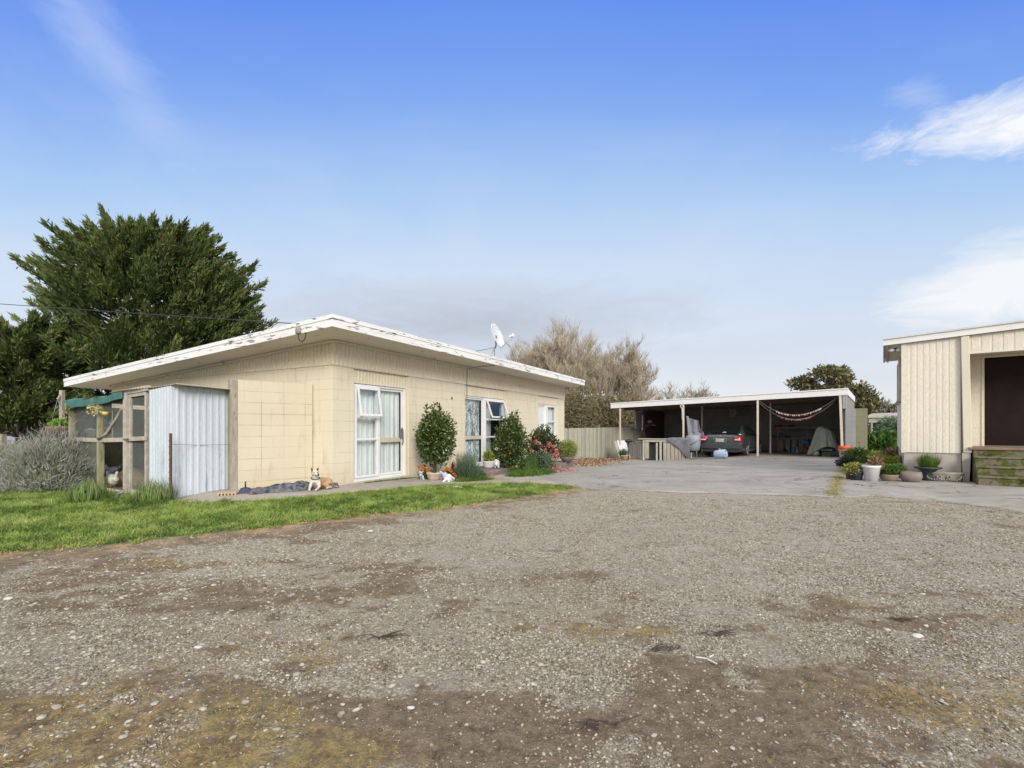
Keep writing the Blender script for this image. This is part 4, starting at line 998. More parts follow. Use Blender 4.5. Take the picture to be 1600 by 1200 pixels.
# earth mound in the aviary
k = MB(); k.grid(lambda u, v: CW(3.5-.95*u, .35+.9*v, .05+.36*math.sin(math.pi*u)**.6*math.sin(math.pi*v)**.7*(.75+.5*float(fbm(u*5, v*5, 4)))), 30, 20)
prop(k.build('earth_mound', pm('brown_earth', (.36,.25,.17), (.25,.17,.12), 14, .95, .8, 40)), 'brown mound of scratched earth inside the aviary', 'earth mound')

# rusty stake and its wire, brick, dustpan bag, blanket
s0 = G(266, 781.5); s0.x += .12*.704; s0.y -= .12; k = MB(); zt_ = P(266, 677, s0.y).z
k.add([], []); 
k.box(-.022, .022, -.004, .004, -.1, zt_-s0.z); k.box(-.004, .004, .004, .03, -.1, zt_-s0.z)
for i in range(9): k.box(-.022,-.018,-.010,-.004,.15+i*.1,.17+i*.1)
prop(k.build('steel_stake', pm('rusty_steel', (.11,.055,.05), (.16,.08,.06), 12, .8, .3), loc=s0, rotz=R(-20)), 'rusty brown steel stake standing in front of the corrugated sheet', 'fence stake')
k = MB(); k.tube([P(266.5, 694, s0.y), P(310,695.5,8.2), P(360,694.5,8.42)], .004, 5); prop(k.build('wire', m_steel), 'thin fencing wire from the rusty stake to the screen wall', 'wire')
bp = G(354, 776.5); t = thing('hollow_brick', 'pale pierced brick lying on the path beside the timber post', 'brick', bp, R(12))
k = MB(); 
zz = [(0,.016),(.054,.07)]
k.box(-.14,.14,0,.09,.0,.017); k.box(-.14,.14,0,.09,.053,.07)
for i in range(6): x_ = -.14+i*.0508; k.box(x_, x_+.026, 0, .09, .017, .053)
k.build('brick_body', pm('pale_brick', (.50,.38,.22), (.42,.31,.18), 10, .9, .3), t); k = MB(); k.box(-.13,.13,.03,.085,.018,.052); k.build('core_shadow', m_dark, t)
# blanket: crumpled dark blue-grey fabric on the path
bl0 = G(398, 775); bl1 = G(528, 764)
bx = (bl1-bl0); bL = bx.length; bu = bx.normalized(); bv = Vector((-bu.y, bu.x, 0))
def blf(u, v):
    w_ = .40*(1-.35*u)*(1 if u > .05 else .7); off = .03*math.sin(u*11)
    p = bl0+bu*(bL*u*1.04-.03)+bv*(v*w_-.02+off+.05*float(fbm(u*6, 2, 3))*(1 if v < .3 else 0))
    hh = .02+.17*float(fbm(u*5+1, v*3, 12))*math.sin(math.pi*min(1,v*1.2+.05))*(.55+1.0*math.exp(-((u-.52)/.16)**2)+.3*math.exp(-((u-.3)/.1)**2)-.35*math.exp(-((u-.78)/.12)**2))+.05*float(fbm(u*16+v*7, v*5-u*6, 5))*min(1,v*5)
    if v < .03 or u < .01 or u > .99: hh = .004
    return Vector((p.x, p.y, float(g(p.x, p.y))+.022+hh))
k = MB(); k.grid(blf, 90, 26)
m, T = new_mat('blanket_fabric'); nn = T.noise(T.obj, 7, 5, .6, 1)
finish(T, T.mix(T.ramp(nn, .42, .58), (.045,.055,.085,1), (.17,.17,.18,1)), .95, 0, T.noise(T.obj, 30, 4), .6, .01, .1)
prop(k.build('blanket', m), 'crumpled navy and grey blanket spread on the path under the dog', 'blanket')
bp = G(383, 773); t = thing('dustpan', 'dark blue dustpan with upright handle standing by the screen wall', 'dustpan', bp, R(20))
k = MB(); k.add([(-.11,-.05,.02),(.11,-.05,.02),(.12,.06,.03),(-.12,.06,.03),(-.07,.05,.11),(.07,.05,.11),(0,.03,.13)], [(0,1,2,3),(3,2,5,4),(0,3,4),(1,5,2),(4,5,6),(0,4,6),(0,6,1),(1,6,5)]); k.build('pan', pm('navy_plastic', (.03,.035,.075), (.05,.055,.09), 6, .5, .1), t, bevel=.004)
k = MB(); k.tube([(0,.03,.11),(0,.035,.22)], .012, 8); k.build('handle', m_black, t)
bp = G(393, 774.5); k = MB(); k.grid(lambda u, v: bp+Vector((-.05+.12*u, -.03+.1*v, .01+.07*float(fbm(u*4, v*4, 2))*math.sin(3.14*u)*math.sin(3.14*v)+.02)), 14, 12)
prop(k.build('brown_rag', pm('brown_cloth', (.26,.17,.11), (.18,.11,.07), 18, .95, .6, 40)), 'crumpled brown rag beside the dark dustpan', 'rag')
# ================================================================== plants
GREEN_CAM = [(.018,.035,.010),(.04,.075,.018),(.075,.12,.028),(.14,.19,.05),(.27,.30,.12)]
def cloud(n, rad, seed, lump=.35, shell=.55, freq=2.2, bottom=-1.0, top=1):
    """points in a lumpy ellipsoid around the origin, denser to the outside"""
    r = np.random.default_rng(seed); d = unit(r.normal(size=(n,3))); d = d[(d[:,2] > bottom) & (d[:,2] <= top)]
    n = len(d)
    th = np.arctan2(d[:,1], d[:,0]); lumpy = 1+lump*(fbm(th*freq+50, d[:,2]*freq*1.5+50, seed)-.5)*2
    rr = (shell+(1-shell)*r.random(n)**.6)*lumpy*(.9+.2*r.random(n))
    return d*rr[:,None]*np.array(rad), d, r
def foliage(name, c, rad, n, L, W, mat, parent, seed, up=.3, lump=.35, shell=.5, rand=.8, bottom=-1, blade=False, freq=2.2, spikes=0):
    p, d, r = cloud(n, rad, seed, lump, shell, freq, bottom)
    if spikes:   # a few shoots standing out of the outline
        for i in range(spikes):
            q = np.array([r.uniform(-.55,.55)*rad[0], r.uniform(-.55,.55)*rad[1], rad[2]*.78]); h = r.uniform(.15,.42)*rad[2]; k = 26
            t = r.random(k); p = np.concatenate([p, q+np.stack([r.normal(0,.018,k), r.normal(0,.018,k), t*h*1.3], 1)]); d = np.concatenate([d, unit(r.normal(size=(k,3))+np.array([0,0,.4]))])
    N = len(p); dd = unit(d*1+r.normal(size=(N,3))*rand+np.array([0,0,up]))
    Ls = L*(.6+.7*r.random(N))
    fn = blades_geo if blade else leaves_geo
    V, Fc, ix = fn(p+np.array(c), dd, Ls, W*(.7+.6*r.random(N)))
    rn = np.clip(.5+.22*r.normal(size=N)+.15*(fbm(p[:,0]*9/rad[0]*.3+5, p[:,2]*9/rad[2]*.3+5, seed)-.5), 0, 1)
    return npmesh(name, V, Fc, mat, parent, dict(rnd=rn[ix]))
m_cam = leafmat('camellia_leaf', GREEN_CAM, .32, .12, 2, .5)
m_lime = leafmat('lime_leaf', [(.12,.17,.03),(.22,.30,.05),(.36,.42,.08),(.45,.48,.16)], .5, .3)
m_grass = leafmat('garden_grass', [(.03,.07,.015),(.07,.14,.025),(.13,.22,.04),(.20,.28,.07)], .5, .3)
m_blueg = leafmat('blue_green_leaf', [(.04,.08,.045),(.09,.15,.085),(.16,.23,.14),(.24,.30,.2)], .6, .2)
m_mari = leafmat('marigold_leaf', [(.02,.06,.015),(.05,.12,.03),(.09,.18,.04)], .5, .2)
m_stem = pm('shrub_stem', (.12,.09,.06), (.08,.06,.04), 14, .9, .3)
m_stemg = pm('green_stem', (.10,.14,.05), (.08,.10,.04), 14, .8, .1)
def petalmat(n, a, b): return leafmat(n, [a, b], .6, .25)
m_or = petalmat('orange_petal', (.75,.24,.01), (.95,.42,.02)); m_pk = petalmat('pink_petal', (.62,.14,.17), (.85,.42,.42)); m_yl = petalmat('yellow_petal', (.75,.60,.04), (.85,.70,.12))
m_rd = petalmat('dark_red_petal', (.16,.008,.02), (.26,.02,.04)); m_wp = petalmat('blush_petal', (.75,.50,.42), (.85,.68,.60))
def blossoms(name, cs, rad, mat, parent, seed, k=16):
    r = np.random.default_rng(seed)
    for c in cs:
        d = unit(r.normal(size=(k,3))+np.array([0,-.6,.5])); V, Fc, ix = leaves_geo(d*rad*.08, d, rad*(.8+.4*r.random(k)), rad*.9, .1)
        o = npmesh(name, V, Fc, mat, parent, dict(rnd=r.random(k)[ix])); o.location = c
def stems(parent, base, tips, r0=.012, mat=None, name='stem', rnd=.03, wide=.3):
    k = MB(); base = Vector(base)
    for i, t in enumerate(tips):
        t = Vector(t); md = base.lerp(t, .5)+Vector((random.uniform(-rnd,rnd), random.uniform(-rnd,rnd), 0)); b = base+Vector((random.uniform(-1,1)*wide*.1, random.uniform(-1,1)*wide*.1, 0))
        k.tube([b, md, t], [r0, r0*.75, r0*.35], 6)
    return k.build(name, mat or m_stem, parent)
def shrub(name, label, cat_, base, h, rad, n, L, W, mat, seed, group=None, cz=None, stemn=6, **kw):
    t = thing(name, label, cat_, base, 0, group); cz = cz if cz is not None else h-rad[2]
    foliage('foliage', (0,0,cz), rad, n, L, W, mat, t, seed, **kw)
    stems(t, (0,0,0), [(random.uniform(-.5,.5)*rad[0], random.uniform(-.5,.5)*rad[1], cz+random.uniform(-.3,.5)*rad[2]) for _ in range(stemn)], max(.006, rad[0]*.03))
    return t
def pot(t, prof, mat, soil_z, soil_r, name='pot', rim=None, n=28, **kw):
    k = MB(); k.lathe(prof, (0,0,0), n, **kw); o = k.build(name, mat, t)
    k = MB(); k.lathe([(0,soil_z-.004),(soil_r,soil_z-.004),(soil_r,soil_z),(0,soil_z)], (0,0,0), 20, **{a: b for a, b in kw.items() if a in ('sx','sy')}); k.build('soil', pm('potting_soil', (.05,.035,.025), (.08,.06,.04), 30, .95, .6), t); return o
def grassclump(name, label, base, h, spread, n, mat, seed, cat_='plant', group=None, w=.008, bend=.8, up=1.3):
    r = np.random.default_rng(seed); t = r.uniform(0, 6.28, n); q = r.random(n)**.7
    p = np.stack([np.cos(t)*q*spread*.25, np.sin(t)*q*spread*.25, np.zeros(n)], 1)
    d = np.stack([np.cos(t)*q, np.sin(t)*q, up*np.ones(n)+.2*r.normal(size=n)], 1)+r.normal(size=(n,3))*.12
    L = h*(.6+.55*r.random(n)); sd = np.stack([-np.sin(t), np.cos(t), np.zeros(n)], 1)
    V, Fc, ix = blades_geo(p, d, L, w, -bend, 4, sd)
    o = npmesh(name, V, Fc, mat, None, dict(rnd=np.clip(.5+.25*r.normal(size=n), 0, 1)[ix])); o.location = base
    return prop(o, label, cat_, group)
def mm(px, Y): return px*Y/F      # pixels -> metres at depth Y

# tall camellia in its cream bowl, left of the middle doors
b = G(679, 751); Yb = b.y; t = thing('potted_camellia', 'tallest dark green oval shrub in a cream bowl pot beside the curtained sliding doors', 'potted shrub', b)
pot(t, [(.08,0),(.11,.0),(.155,.07),(.175,.15),(.18,.155),(.18,.185),(.162,.185),(.155,.15),(.15,.14)], pm('cream_terracotta', (.60,.52,.40), (.45,.36,.26), 8, .8, .2), .15, .155)
zc = H+(HY-686)/F*Yb-b.z+.02
foliage('foliage', (-.0,.15,zc), (.43,.36,.60), 5200, .075, .04, m_cam, t, 11, up=.2, lump=.22, shell=.35, spikes=6)
foliage('inner_foliage', (0,.15,zc-.1), (.33,.26,.48), 1400, .07, .04, m_cam, t, 12, shell=.1)
stems(t, (0,.05,.12), [(random.uniform(-.2,.2), .15+random.uniform(-.1,.1), zc+random.uniform(-.2,.3)) for _ in range(7)], .014)
# marigolds
def marigolds(label, px, pyb, spots, wdt, hgt, seed):
    b = G(px, pyb); t = thing('marigold_clump', label, 'flowers', b, 0, 'marigolds beside the cream bowl pot')
    foliage('foliage', (0,.05,hgt*.35), (wdt,.12,hgt*.45), 900, .05, .014, m_mari, t, seed, shell=.2)
    cs = [P(a, c, b.y-.02)-b for a, c in spots]
    blossoms('flower', cs, .038, m_or, t, seed, 34); stems(t, (0,.05,0), cs, .004, m_stemg); return t
marigolds('orange marigolds left of the cream bowl pot', 665, 750, [(654,730),(661,726.5),(663.5,732),(660,735),(668,733),(669,736)], .17, .28, 21)
marigolds('orange marigolds right of the cream bowl pot behind the plush toy', 702, 751, [(700,733),(704,736),(695,735),(709,741),(712,744),(698,732)], .16, .27, 22)
# ceramic dalmatian-like ornament by the door
b = G(658, 750.5); o = thing('dog_figurine', 'small white ceramic dog figurine with dark spots at the foot of the wall', 'figurine', b, R(25))
def spotc(co):
    c = np.tile(np.array((.52,.53,.55)), (len(co),1)); c[fbm(co[:,0]*30, co[:,2]*30, 4) > .60] = (.06,.07,.10); return c
m, T = new_mat('glazed_ceramic'); finish(T, T.n('ShaderNodeAttribute', attribute_name='fur').outputs['Color'], .25, spec=.5); m_cer = m
blobby('body', [((0,0,.07),(0,.01,.13),.05,.04),((0,.0,.13),(0,-.02,.19),.035,.034),((0,-.04,.18),(0,-.07,.17),.02,.014),((-.03,-.05,.10),(-.03,-.07,.02),.016,.015),((.03,-.05,.10),(.03,-.07,.02),.016,.015),((-.04,0,.04),(-.05,-.05,.02),.035,.02),((.04,0,.04),(.05,-.05,.02),.035,.02),((.035,.0,.2),(.045,.0,.16),.014,.008),((-.035,.0,.2),(-.045,.0,.16),.014,.008)], m_cer, o, .006, 3, spotc)
# plush toy and purple ball
b = G(697.5, 753.5); r_ = b.y
t = thing('plush_toy', 'pale lilac and white plush toy dog slumped against the cream bowl pot', 'plush toy', b, R(-15))
def plc(co):
    c = np.tile(np.array((.68,.68,.72)), (len(co),1)); c[(co[:,2] > .12) & (co[:,0] < .03)] = (.50,.50,.66); c[co[:,0] > .12] = (.55,.52,.60); return c
blobby('body', [((0,0,.10),(.06,0,.12),.065,.055),((-.04,-.02,.16),(-.02,-.02,.17),.052,.05),((-.0,-.05,.06),(-.02,-.13,.02),.032,.026),((.07,-.04,.05),(.10,-.12,.02),.03,.026),((.06,0,.15),(.19,-.03,.08),.035,.022),((-.07,-.02,.19),(-.14,-.02,.235),.024,.018),((.08,0,.06),(.12,.02,.04),.05,.04)], m_fur, t, .009, 6, plc)
b = G(690, 751.5); k = MB(); k.ball((0,0,.052), .05, 16, 12); prop(k.build('toy_ball', pm('lilac_rubber', (.36,.26,.36), (.30,.22,.30), 10, .5, .1), loc=b), 'small dusty mauve ball between the cream bowl pot and the plush toy', 'ball')
# feathery blue green rosemary-like plant with a dark red bloom
b = G(728, 751); 
t = thing('feathery_shrub', 'feathery blue green upright shrub below the lace curtained door', 'shrub', b)
foliage('foliage', (0,.1,.10), (.33,.2,.32), 2600, .17, .007, m_blueg, t, 31, up=1.6, lump=.3, shell=.1, rand=.35, bottom=-.35, blade=True, spikes=0)
r = np.random.default_rng(5); N = 700; q = r.random((N,2)); pos = np.stack([(q[:,0]-.5)*.42, .1+(q[:,1]-.5)*.2, .2+.33*r.random(N)], 1)
V, Fc, ix = blades_geo(pos, np.stack([r.normal(0,.25,N), r.normal(0,.25,N), np.ones(N)], 1), .15, .006, .2, 2); npmesh('upright_shoots', V, Fc, m_blueg, t, dict(rnd=np.clip(.6+.2*r.normal(size=N),0,1)[ix]))
stems(t, (0,.1,0), [(random.uniform(-.2,.2), .1, .4) for _ in range(7)], .006, m_stemg)
b2 = G(709, 751); t = thing('red_flower_spike', 'single dark red flower on a thin stem left of the feathery shrub', 'flower', b2)
c = P(707.5, 728, b2.y)-b2
r = np.random.default_rng(3); N = 160; pos = r.normal(size=(N,3))*np.array([.012,.012,.035])+np.array(c); V, Fc, ix = leaves_geo(pos, r.normal(size=(N,3)), .035, .02); npmesh('flower', V, Fc, m_rd, t, dict(rnd=r.random(N)[ix])); stems(t, (0,0,0), [c, c+Vector((0,0,.12))], .004, m_stemg)
# low flowering clump in front of the step
b = G(744, 748); t = thing('low_flower_clump', 'low green clump with yellow and red flowers in front of the white step', 'flowers', b)
foliage('foliage', (0,0,.08), (.22,.13,.14), 900, .05, .02, m_mari, t, 35, shell=.2)
blossoms('flower', [P(746,734,b.y)-b, P(741,736,b.y)-b], .03, m_yl, t, 4, 20); blossoms('red_flower', [P(735,733,b.y)-b, P(750,737,b.y)-b], .022, m_pk, t, 5, 14)
# step slab of brown brickwork with white sill step behind
sx0, sx1 = G(760, 747), G(801, 739.5)
a_ = sx0; dirx = (Vector((sx1.x, sx1.y, 0))-Vector((sx0.x, sx0.y, 0))); L_ = dirx.length; rz = math.atan2(dirx.y, dirx.x)
m_step = pm('brown_concrete_step', (.17,.13,.12), (.23,.19,.175), 4, .85, .4, spots=((.30,.27,.25), .60, 5))
k = MB(); k.box(0, L_, 0, 1.3, -.2, .13); prop(k.build('door_step', m_step, loc=(a_.x, a_.y, a_.z), rotz=rz, bevel=.012), 'brown concrete doorstep under the middle windows', 'step')
lp = HW(4.50, -.55); k = MB(); k.box(0, 1.06, -.0, .5, -.2, .11); prop(k.build('white_step', pm('white_concrete', (.66,.62,.57), (.55,.50,.45), 5, .8, .3, spots=((.45,.30,.2), .62, 5)), loc=(lp.x, lp.y, .02), rotz=ROT, bevel=.01), 'small white painted step at the foot of the lace curtained door', 'step')
# white pot with lime succulent on the step
b = G(763, 741); b.z = a_.z+.13
yp = b.y; b = P(763.5, 736, yp-.0); b.z = a_.z+.132; b = Vector((P(763.5,700,yp+.25).x, yp+.25, a_.z+.132))
t = thing('white_bowl_planter', 'white round planter with lime green succulent on the brown doorstep', 'potted plant', b)
pot(t, [(.085,0),(.10,.0),(.135,.06),(.155,.15),(.168,.16),(.168,.185),(.15,.185),(.148,.16),(.14,.15)], pm('white_plastic_pot', (.78,.77,.76), (.66,.64,.62), 5, .45, .05), .16, .145)
foliage('foliage', (0,0,.29), (.14,.12,.17), 700, .05, .035, m_lime, t, 41, lump=.4, shell=.3); stems(t, (0,0,.16), [(0,0,.3),(.06,0,.28),(-.06,0,.32)], .012, m_stemg)
b = Vector((P(775.5,700,yp+.3).x, yp+.3, a_.z+.132))
k = MB(); pts_ = [(0,0,.03),(.05,0,.03),(.07,0,.12),(.05,0,.20),(-.01,0,.22),(-.05,0,.19)]
t = thing('white_garden_ornament', 'curled white elephant-like garden ornament right of the white planter', 'ornament', b)
def elc(co): c = np.tile(np.array((.62,.62,.63)), (len(co),1)); c[fbm(co[:,0]*22,co[:,2]*22,6) > .63] = (.25,.25,.26); return c
blobby('body', [((0,0,.10),(.04,.03,.11),.065,.06),((-.01,0,.18),(-.01,0,.19),.05,.05),((-.05,-.02,.17),(-.08,-.02,.07),.02,.012),((-.03,0,.05),(-.03,0,.02),.025,.025),((.05,0,.05),(.06,0,.02),.028,.025),((.04,0,.18),(.06,0,.14),.035,.03)], m_cer, t, .008, 4, elc)
# orange handled tool on the path edge
a1 = G(742.5, 749.5); a2_ = G(777, 745); k = MB(); k.bar(a1+Vector((0,0,.03)), a2_+Vector((0,0,.03)), .035, .02); k.box(0,0,0,0,0,0) if 0 else None
prop(k.build('orange_batten', pm('orange_plastic', (.72,.16,.06), (.60,.12,.05), 8, .5, .05), bevel=.003), 'thin orange batten lying along the garden edge', 'batten')
# second camellia
b = G(797, 741); t = shrub('camellia_bush', 'pointed dark green camellia bush with a few blush flowers in front of the middle window', 'shrub', b+Vector((0,.25,0)), 1.42, (.42,.34,.70), 4600, .08, .042, m_cam, 52, up=.25, lump=.35, shell=.3, cz=.78, spikes=7)
blossoms('flower', [P(776,701.5,b.y-.1)-t.location, P(801,675,b.y)-t.location, P(828,685,b.y)-t.location], .045, m_wp, t, 6, 22); blossoms('dried_flower', [P(798,708,b.y-.15)-t.location, P(789,712,b.y-.15)-t.location], .04, leafmat('brown_petal', [(.30,.13,.05),(.42,.20,.08)], .8, .1), t, 7, 20)
b = G(795, 738.5); b.z += .10; shrub('silvery_herb', 'low silvery green leafy herb on the doorstep end under the camellia', 'plant', b+Vector((.05,.1,0)), .42, (.40,.2,.26), 1900, .07, .02, m_blueg, 61, shell=.2, cz=.2)
b = G(805, 742.5); t = thing('yellow_daisy_plant', 'small plant with yellow and brick red flowers at the right end of the doorstep', 'flowers', b); foliage('foliage', (0,0,.10), (.14,.1,.13), 420, .06, .02, m_grass, t, 62, shell=.2)
blossoms('flower', [P(806,736.5,b.y)-b, P(804.5,738,b.y)-b], .028, m_yl, t, 8, 16); blossoms('red_flower', [P(807,729,b.y)-b], .04, m_wp, t, 9, 20)
# grass tuft and feathery clumps
b = G(826, 739.5); grassclump('tall_grass_clump', 'loose tall green grass clump between the two flowering bushes', b, .62, .9, 520, m_grass, 63, up=1.6, w=.011)
b = G(845, 738); shrub('grey_green_herb', 'grey green leafy plant at the foot of the pink camellia', 'plant', b, .55, (.35,.25,.32), 1700, .08, .025, m_blueg, 64, shell=.15, cz=.25)
# pink camellia
b = G(850, 736)+Vector((0,.35,0)); t = shrub('pink_camellia', 'round camellia bush covered in pink flowers near the far window', 'flowering shrub', b, 1.22, (.50,.42,.56), 3300, .085, .045, leafmat('camellia_leaf_bronze', [(.02,.03,.012),(.05,.065,.02),(.09,.10,.03),(.16,.14,.06)], .35, .1, 2, .5), 71, lump=.35, shell=.3, cz=.66, spikes=5)
fl = [(837,690),(841,693),(856,692),(859,694),(854,700),(858,702),(852,704),(862,704),(846,708),(831,705),(866,710),(868,714),(862,716),(852,713),(843,700),(865,698),(869,704),(871,710),(859,709),(866,719),(848,697),(857,697)]
blossoms('flower', [P(a, c, b.y-.40+.1*((i*7)%3))-b for i, (a, c) in enumerate(fl)], .062, m_pk, t, 12, 22)
blossoms('deep_flower', [P(840,712,b.y-.4)-b, P(841.5,717,b.y-.4)-b, P(840,708,b.y-.4)-b], .05, petalmat('crimson_petal', (.38,.015,.03), (.55,.05,.08)), t, 13, 24)
# fallen petals
r = np.random.default_rng(8); N = 260; c0, c1 = G(858, 736.5), G(890, 736); tt = r.random(N); pos = np.array(c0)[None]*(1-tt)[:,None]+np.array(c1)[None]*tt[:,None]+r.normal(size=(N,3))*np.array([.12,.12,.0]); pos[:,2] = g(pos[:,0], pos[:,1])+.03+.05*r.random(N)*(r.random(N) < .3)
V, Fc, ix = leaves_geo(pos, r.normal(size=(N,3))*np.array([1,1,.2]), .07, .05); prop(npmesh('fallen_petals', V, Fc, m_pk, None, dict(rnd=r.random(N)[ix])), 'pink petals fallen on the concrete below the pink camellia', 'petals', kind='stuff')
b = G(862, 735)+Vector((0,0,0)); t = thing('pink_blossom_head', 'large fallen pink camellia bloom at the foot of the bush', 'flower', b); blossoms('flower', [(0,0,.06),(.05,0,.09),(.1,0,.07)], .07, m_pk, t, 14, 26)
# second step at the far door and lime shrub in low bowl
s0, s1 = G(868.5, 733.5), G(897, 729.5); d_ = s1-s0; k = MB(); k.box(0, math.hypot(d_.x, d_.y), 0, 1.6, -.2, .17); prop(k.build('far_door_step', m_step, loc=s0, rotz=math.atan2(d_.y, d_.x), bevel=.012), 'dark concrete step beneath the far door of the house', 'step')
yb = s0.y+.9; b = Vector((P(886,700,yb).x, yb, s0.z+.175)); t = thing('potted_lime_bush', 'lime green bun shaped shrub in a bowl on the far step', 'potted shrub', b)
pot(t, [(.10,0),(.13,0),(.22,.10),(.25,.15),(.24,.16),(.21,.13)], pm('grey_brown_bowl', (.25,.21,.19), (.18,.15,.13), 6, .85, .3), .12, .2)
foliage('foliage', (0,0,.42), (.36,.3,.28), 2400, .06, .022, m_lime, t, 81, shell=.3, lump=.25); foliage('dry_leaves', (0,0,.24), (.34,.28,.16), 700, .06, .02, leafmat('dry_leaf', [(.22,.16,.08),(.35,.26,.14),(.42,.34,.2)], .8, .15), t, 82, shell=.3)
stems(t, (0,0,.1), [(.1,0,.4),(-.1,0,.4),(0,.1,.4)], .015)
# flat stepping stones / weeds along the wall foot
def weeds(label, pts, n, hgt, seed, mat=m_grass, spread=.08, name='weeds'):
    r = np.random.default_rng(seed); P_ = [G(a, b_) for a, b_ in pts]; pos = []
    for i in range(n):
        j = r.integers(0, len(P_)-1) if len(P_) > 1 else 0; t = r.random(); a = P_[j].lerp(P_[min(j+1, len(P_)-1)], t); x = a.x+r.normal(0, spread); y = a.y+r.normal(0, spread); pos.append((x, y, 0))
    pos = np.array(pos); pos[:,2] = g(pos[:,0], pos[:,1])+.01
    V, Fc, ix = blades_geo(pos, np.stack([r.normal(0,.6,n), r.normal(0,.6,n), np.ones(n)], 1), hgt*(.4+.8*r.random(n)), .009, .6, 2)
    return prop(npmesh(name, V, Fc, mat, None, dict(rnd=np.clip(.5+.25*r.normal(size=n),0,1)[ix])), label, 'weeds', kind='stuff')
weeds('small weeds growing along the foot of the house wall', [(572,756.5),(600,753),(625,750),(648,748)], 900, .07, 91, spread=.03)
weeds('green garden weeds along the bed before the doorstep', [(715,754),(745,752),(762,750)], 1500, .13, 92, spread=.08)
weeds('grassy edge of the bed between the bushes', [(803,746),(830,743),(858,739)], 2600, .22, 93, spread=.12)
weeds('weeds between the aviary sill and the lawn', [(118,778),(170,786),(215,789),(262,788)], 1800, .12, 94, spread=.10)
m_clump = leafmat('clump_grass', [(.07,.12,.03),(.15,.23,.06),(.25,.33,.11),(.40,.44,.22)], .5, .3)
b = G(137, 783); grassclump('broad_grass_clump', 'arching green grass clump in front of the aviary left posts', b, .36, .95, 520, m_clump, 95, group='grass clumps before the aviary', w=.013, bend=1.3, up=.75)
b = G(241, 786); grassclump('broad_grass_clump', 'arching green grass clump at the foot of the pale corrugated sheet', b, .38, .95, 520, m_clump, 96, group='grass clumps before the aviary', w=.013, bend=1.3, up=.75)
b = G(183, 782); k = MB(); k.tube([b+Vector((-.01,0,-.01)), b+Vector((-.0,0,.07)), b+Vector((.04,0,.12)), b+Vector((.10,-.01,.125))], [.03,.03,.025,.012], 10); prop(k.build('grey_pipe_elbow', m_steel), 'short bent grey pipe end at the aviary sill', 'pipe')

# lavender hedge, hanging basket, plank, left edge post
m_lav = leafmat('lavender_stalk', [(.10,.14,.05),(.21,.26,.12),(.31,.33,.22),(.36,.345,.37),(.50,.48,.49)], .8, .2)
def lavender(label, px, pyb, rx, h, n, seed):
    b = G(px, pyb); t = thing('lavender_bush', label, 'shrub', b, 0, 'lavender bushes left of the aviary')
    r = np.random.default_rng(seed); th = r.uniform(0, 6.28, n); el_ = r.uniform(-.05, 1.3, n)
    d = np.stack([np.cos(th)*np.cos(el_), np.sin(th)*np.cos(el_), np.sin(el_)], 1)
    q = r.uniform(.25,1.0,n)**.8*(1+.9*(fbm(th*1.6+20, el_*2.5, seed)-.5)); pos = d*q[:,None]*np.array([rx, rx*.8, h*.85])+np.array([0,0,.05]); pos += (r.normal(size=(n//60+1,3))*.09)[np.arange(n)//60]
    V, Fc, ix = blades_geo(pos, d*.55+np.array([0,0,.65])+r.normal(size=(n,3))*.40, .15*(.3+1.2*r.random(n)**2), .011, .2, 1)
    rn = np.clip(.15+.55*q+.2*r.normal(size=n), 0, 1); npmesh('foliage', V, Fc, m_lav, t, dict(rnd=rn[ix]))
    stems(t, (0,0,0), [Vector(pos[i]) for i in range(14)], .008); return t
lavender('large grey violet lavender bush nearest the aviary corner', 78, 766, .70, 1.04, 22000, 101)
lavender('lavender bush left of the largest one', 20, 762, .85, .84, 17000, 102)
lavender('lavender bush at the left edge of the photo', -60, 764, .8, .95, 12000, 103)
b = G(55, 761); k = MB(); k.bar(G(4, 765, .03), G(56, 759, .03), .09, .03); prop(k.build('loose_plank', m_woodh), 'thin pale plank lying on the ground before the lavender', 'plank')
b = G(3, 757); k = MB(); k.box(-.05,.05,-.05,.05,-.1,1.05); prop(k.build('garden_post', m_mossw, loc=b), 'short mossy post among the lavender at the left edge', 'post')
k = MB(); k.tube([P(-30,693,10.3), P(10,691,10.4), P(60,688.5,10.5), P(112,690.5,9.6)], .006, 5); prop(k.build('wire', m_grey), 'fencing wire running from the left post to the aviary', 'wire')
hb = P(93, 668, 10.4); t = thing('hanging_basket', 'moss lined hanging basket with bright green plant left of the aviary', 'hanging basket', hb)
k = MB(); k.lathe([(.05,-.16),(.16,-.13),(.22,-.04),(.24,.03),(.22,.03)], (0,0,0), 20)
k.build('liner', pm('coir_liner', (.24,.15,.09), (.16,.10,.06), 22, .95, .9, 50), t)
foliage('foliage', (0,0,.08), (.17,.14,.10), 700, .05, .03, leafmat('bright_leaf', [(.10,.24,.02),(.22,.42,.05),(.34,.5,.1)], .5, .3), t, 111, shell=.2)
foliage('trailing_roots', (0,0,-.08), (.25,.22,.10), 900, .09, .008, leafmat('coir_fibre', [(.12,.08,.05),(.26,.17,.10)], .9, .1), t, 112, up=-.6, blade=True)
top = P(90, 624, 10.4)-hb; k = MB()
for a in ((.2,0,.02),(-.2,0,.02),(0,.2,.02)): k.tube([a, top], .004, 5)
k.build('hanger_wire', m_grey, t)
k = MB(); k.bar(P(93,656,10.4)-Vector((.35,0,.0)), P(93,656,10.4)+Vector((-.05,0,0)), .02); 
pp = G(97, 752); pp = Vector((P(97,700,10.5).x, 10.5, float(g(P(97,700,10.5).x,10.5)))); k = MB(); k.bar(pp, (pp.x, pp.y, 2.05), .07); k.bar((pp.x, pp.y, 2.0), (top+hb), .03); prop(k.build('basket_post', m_wood), 'timber post with arm carrying the hanging basket', 'post')
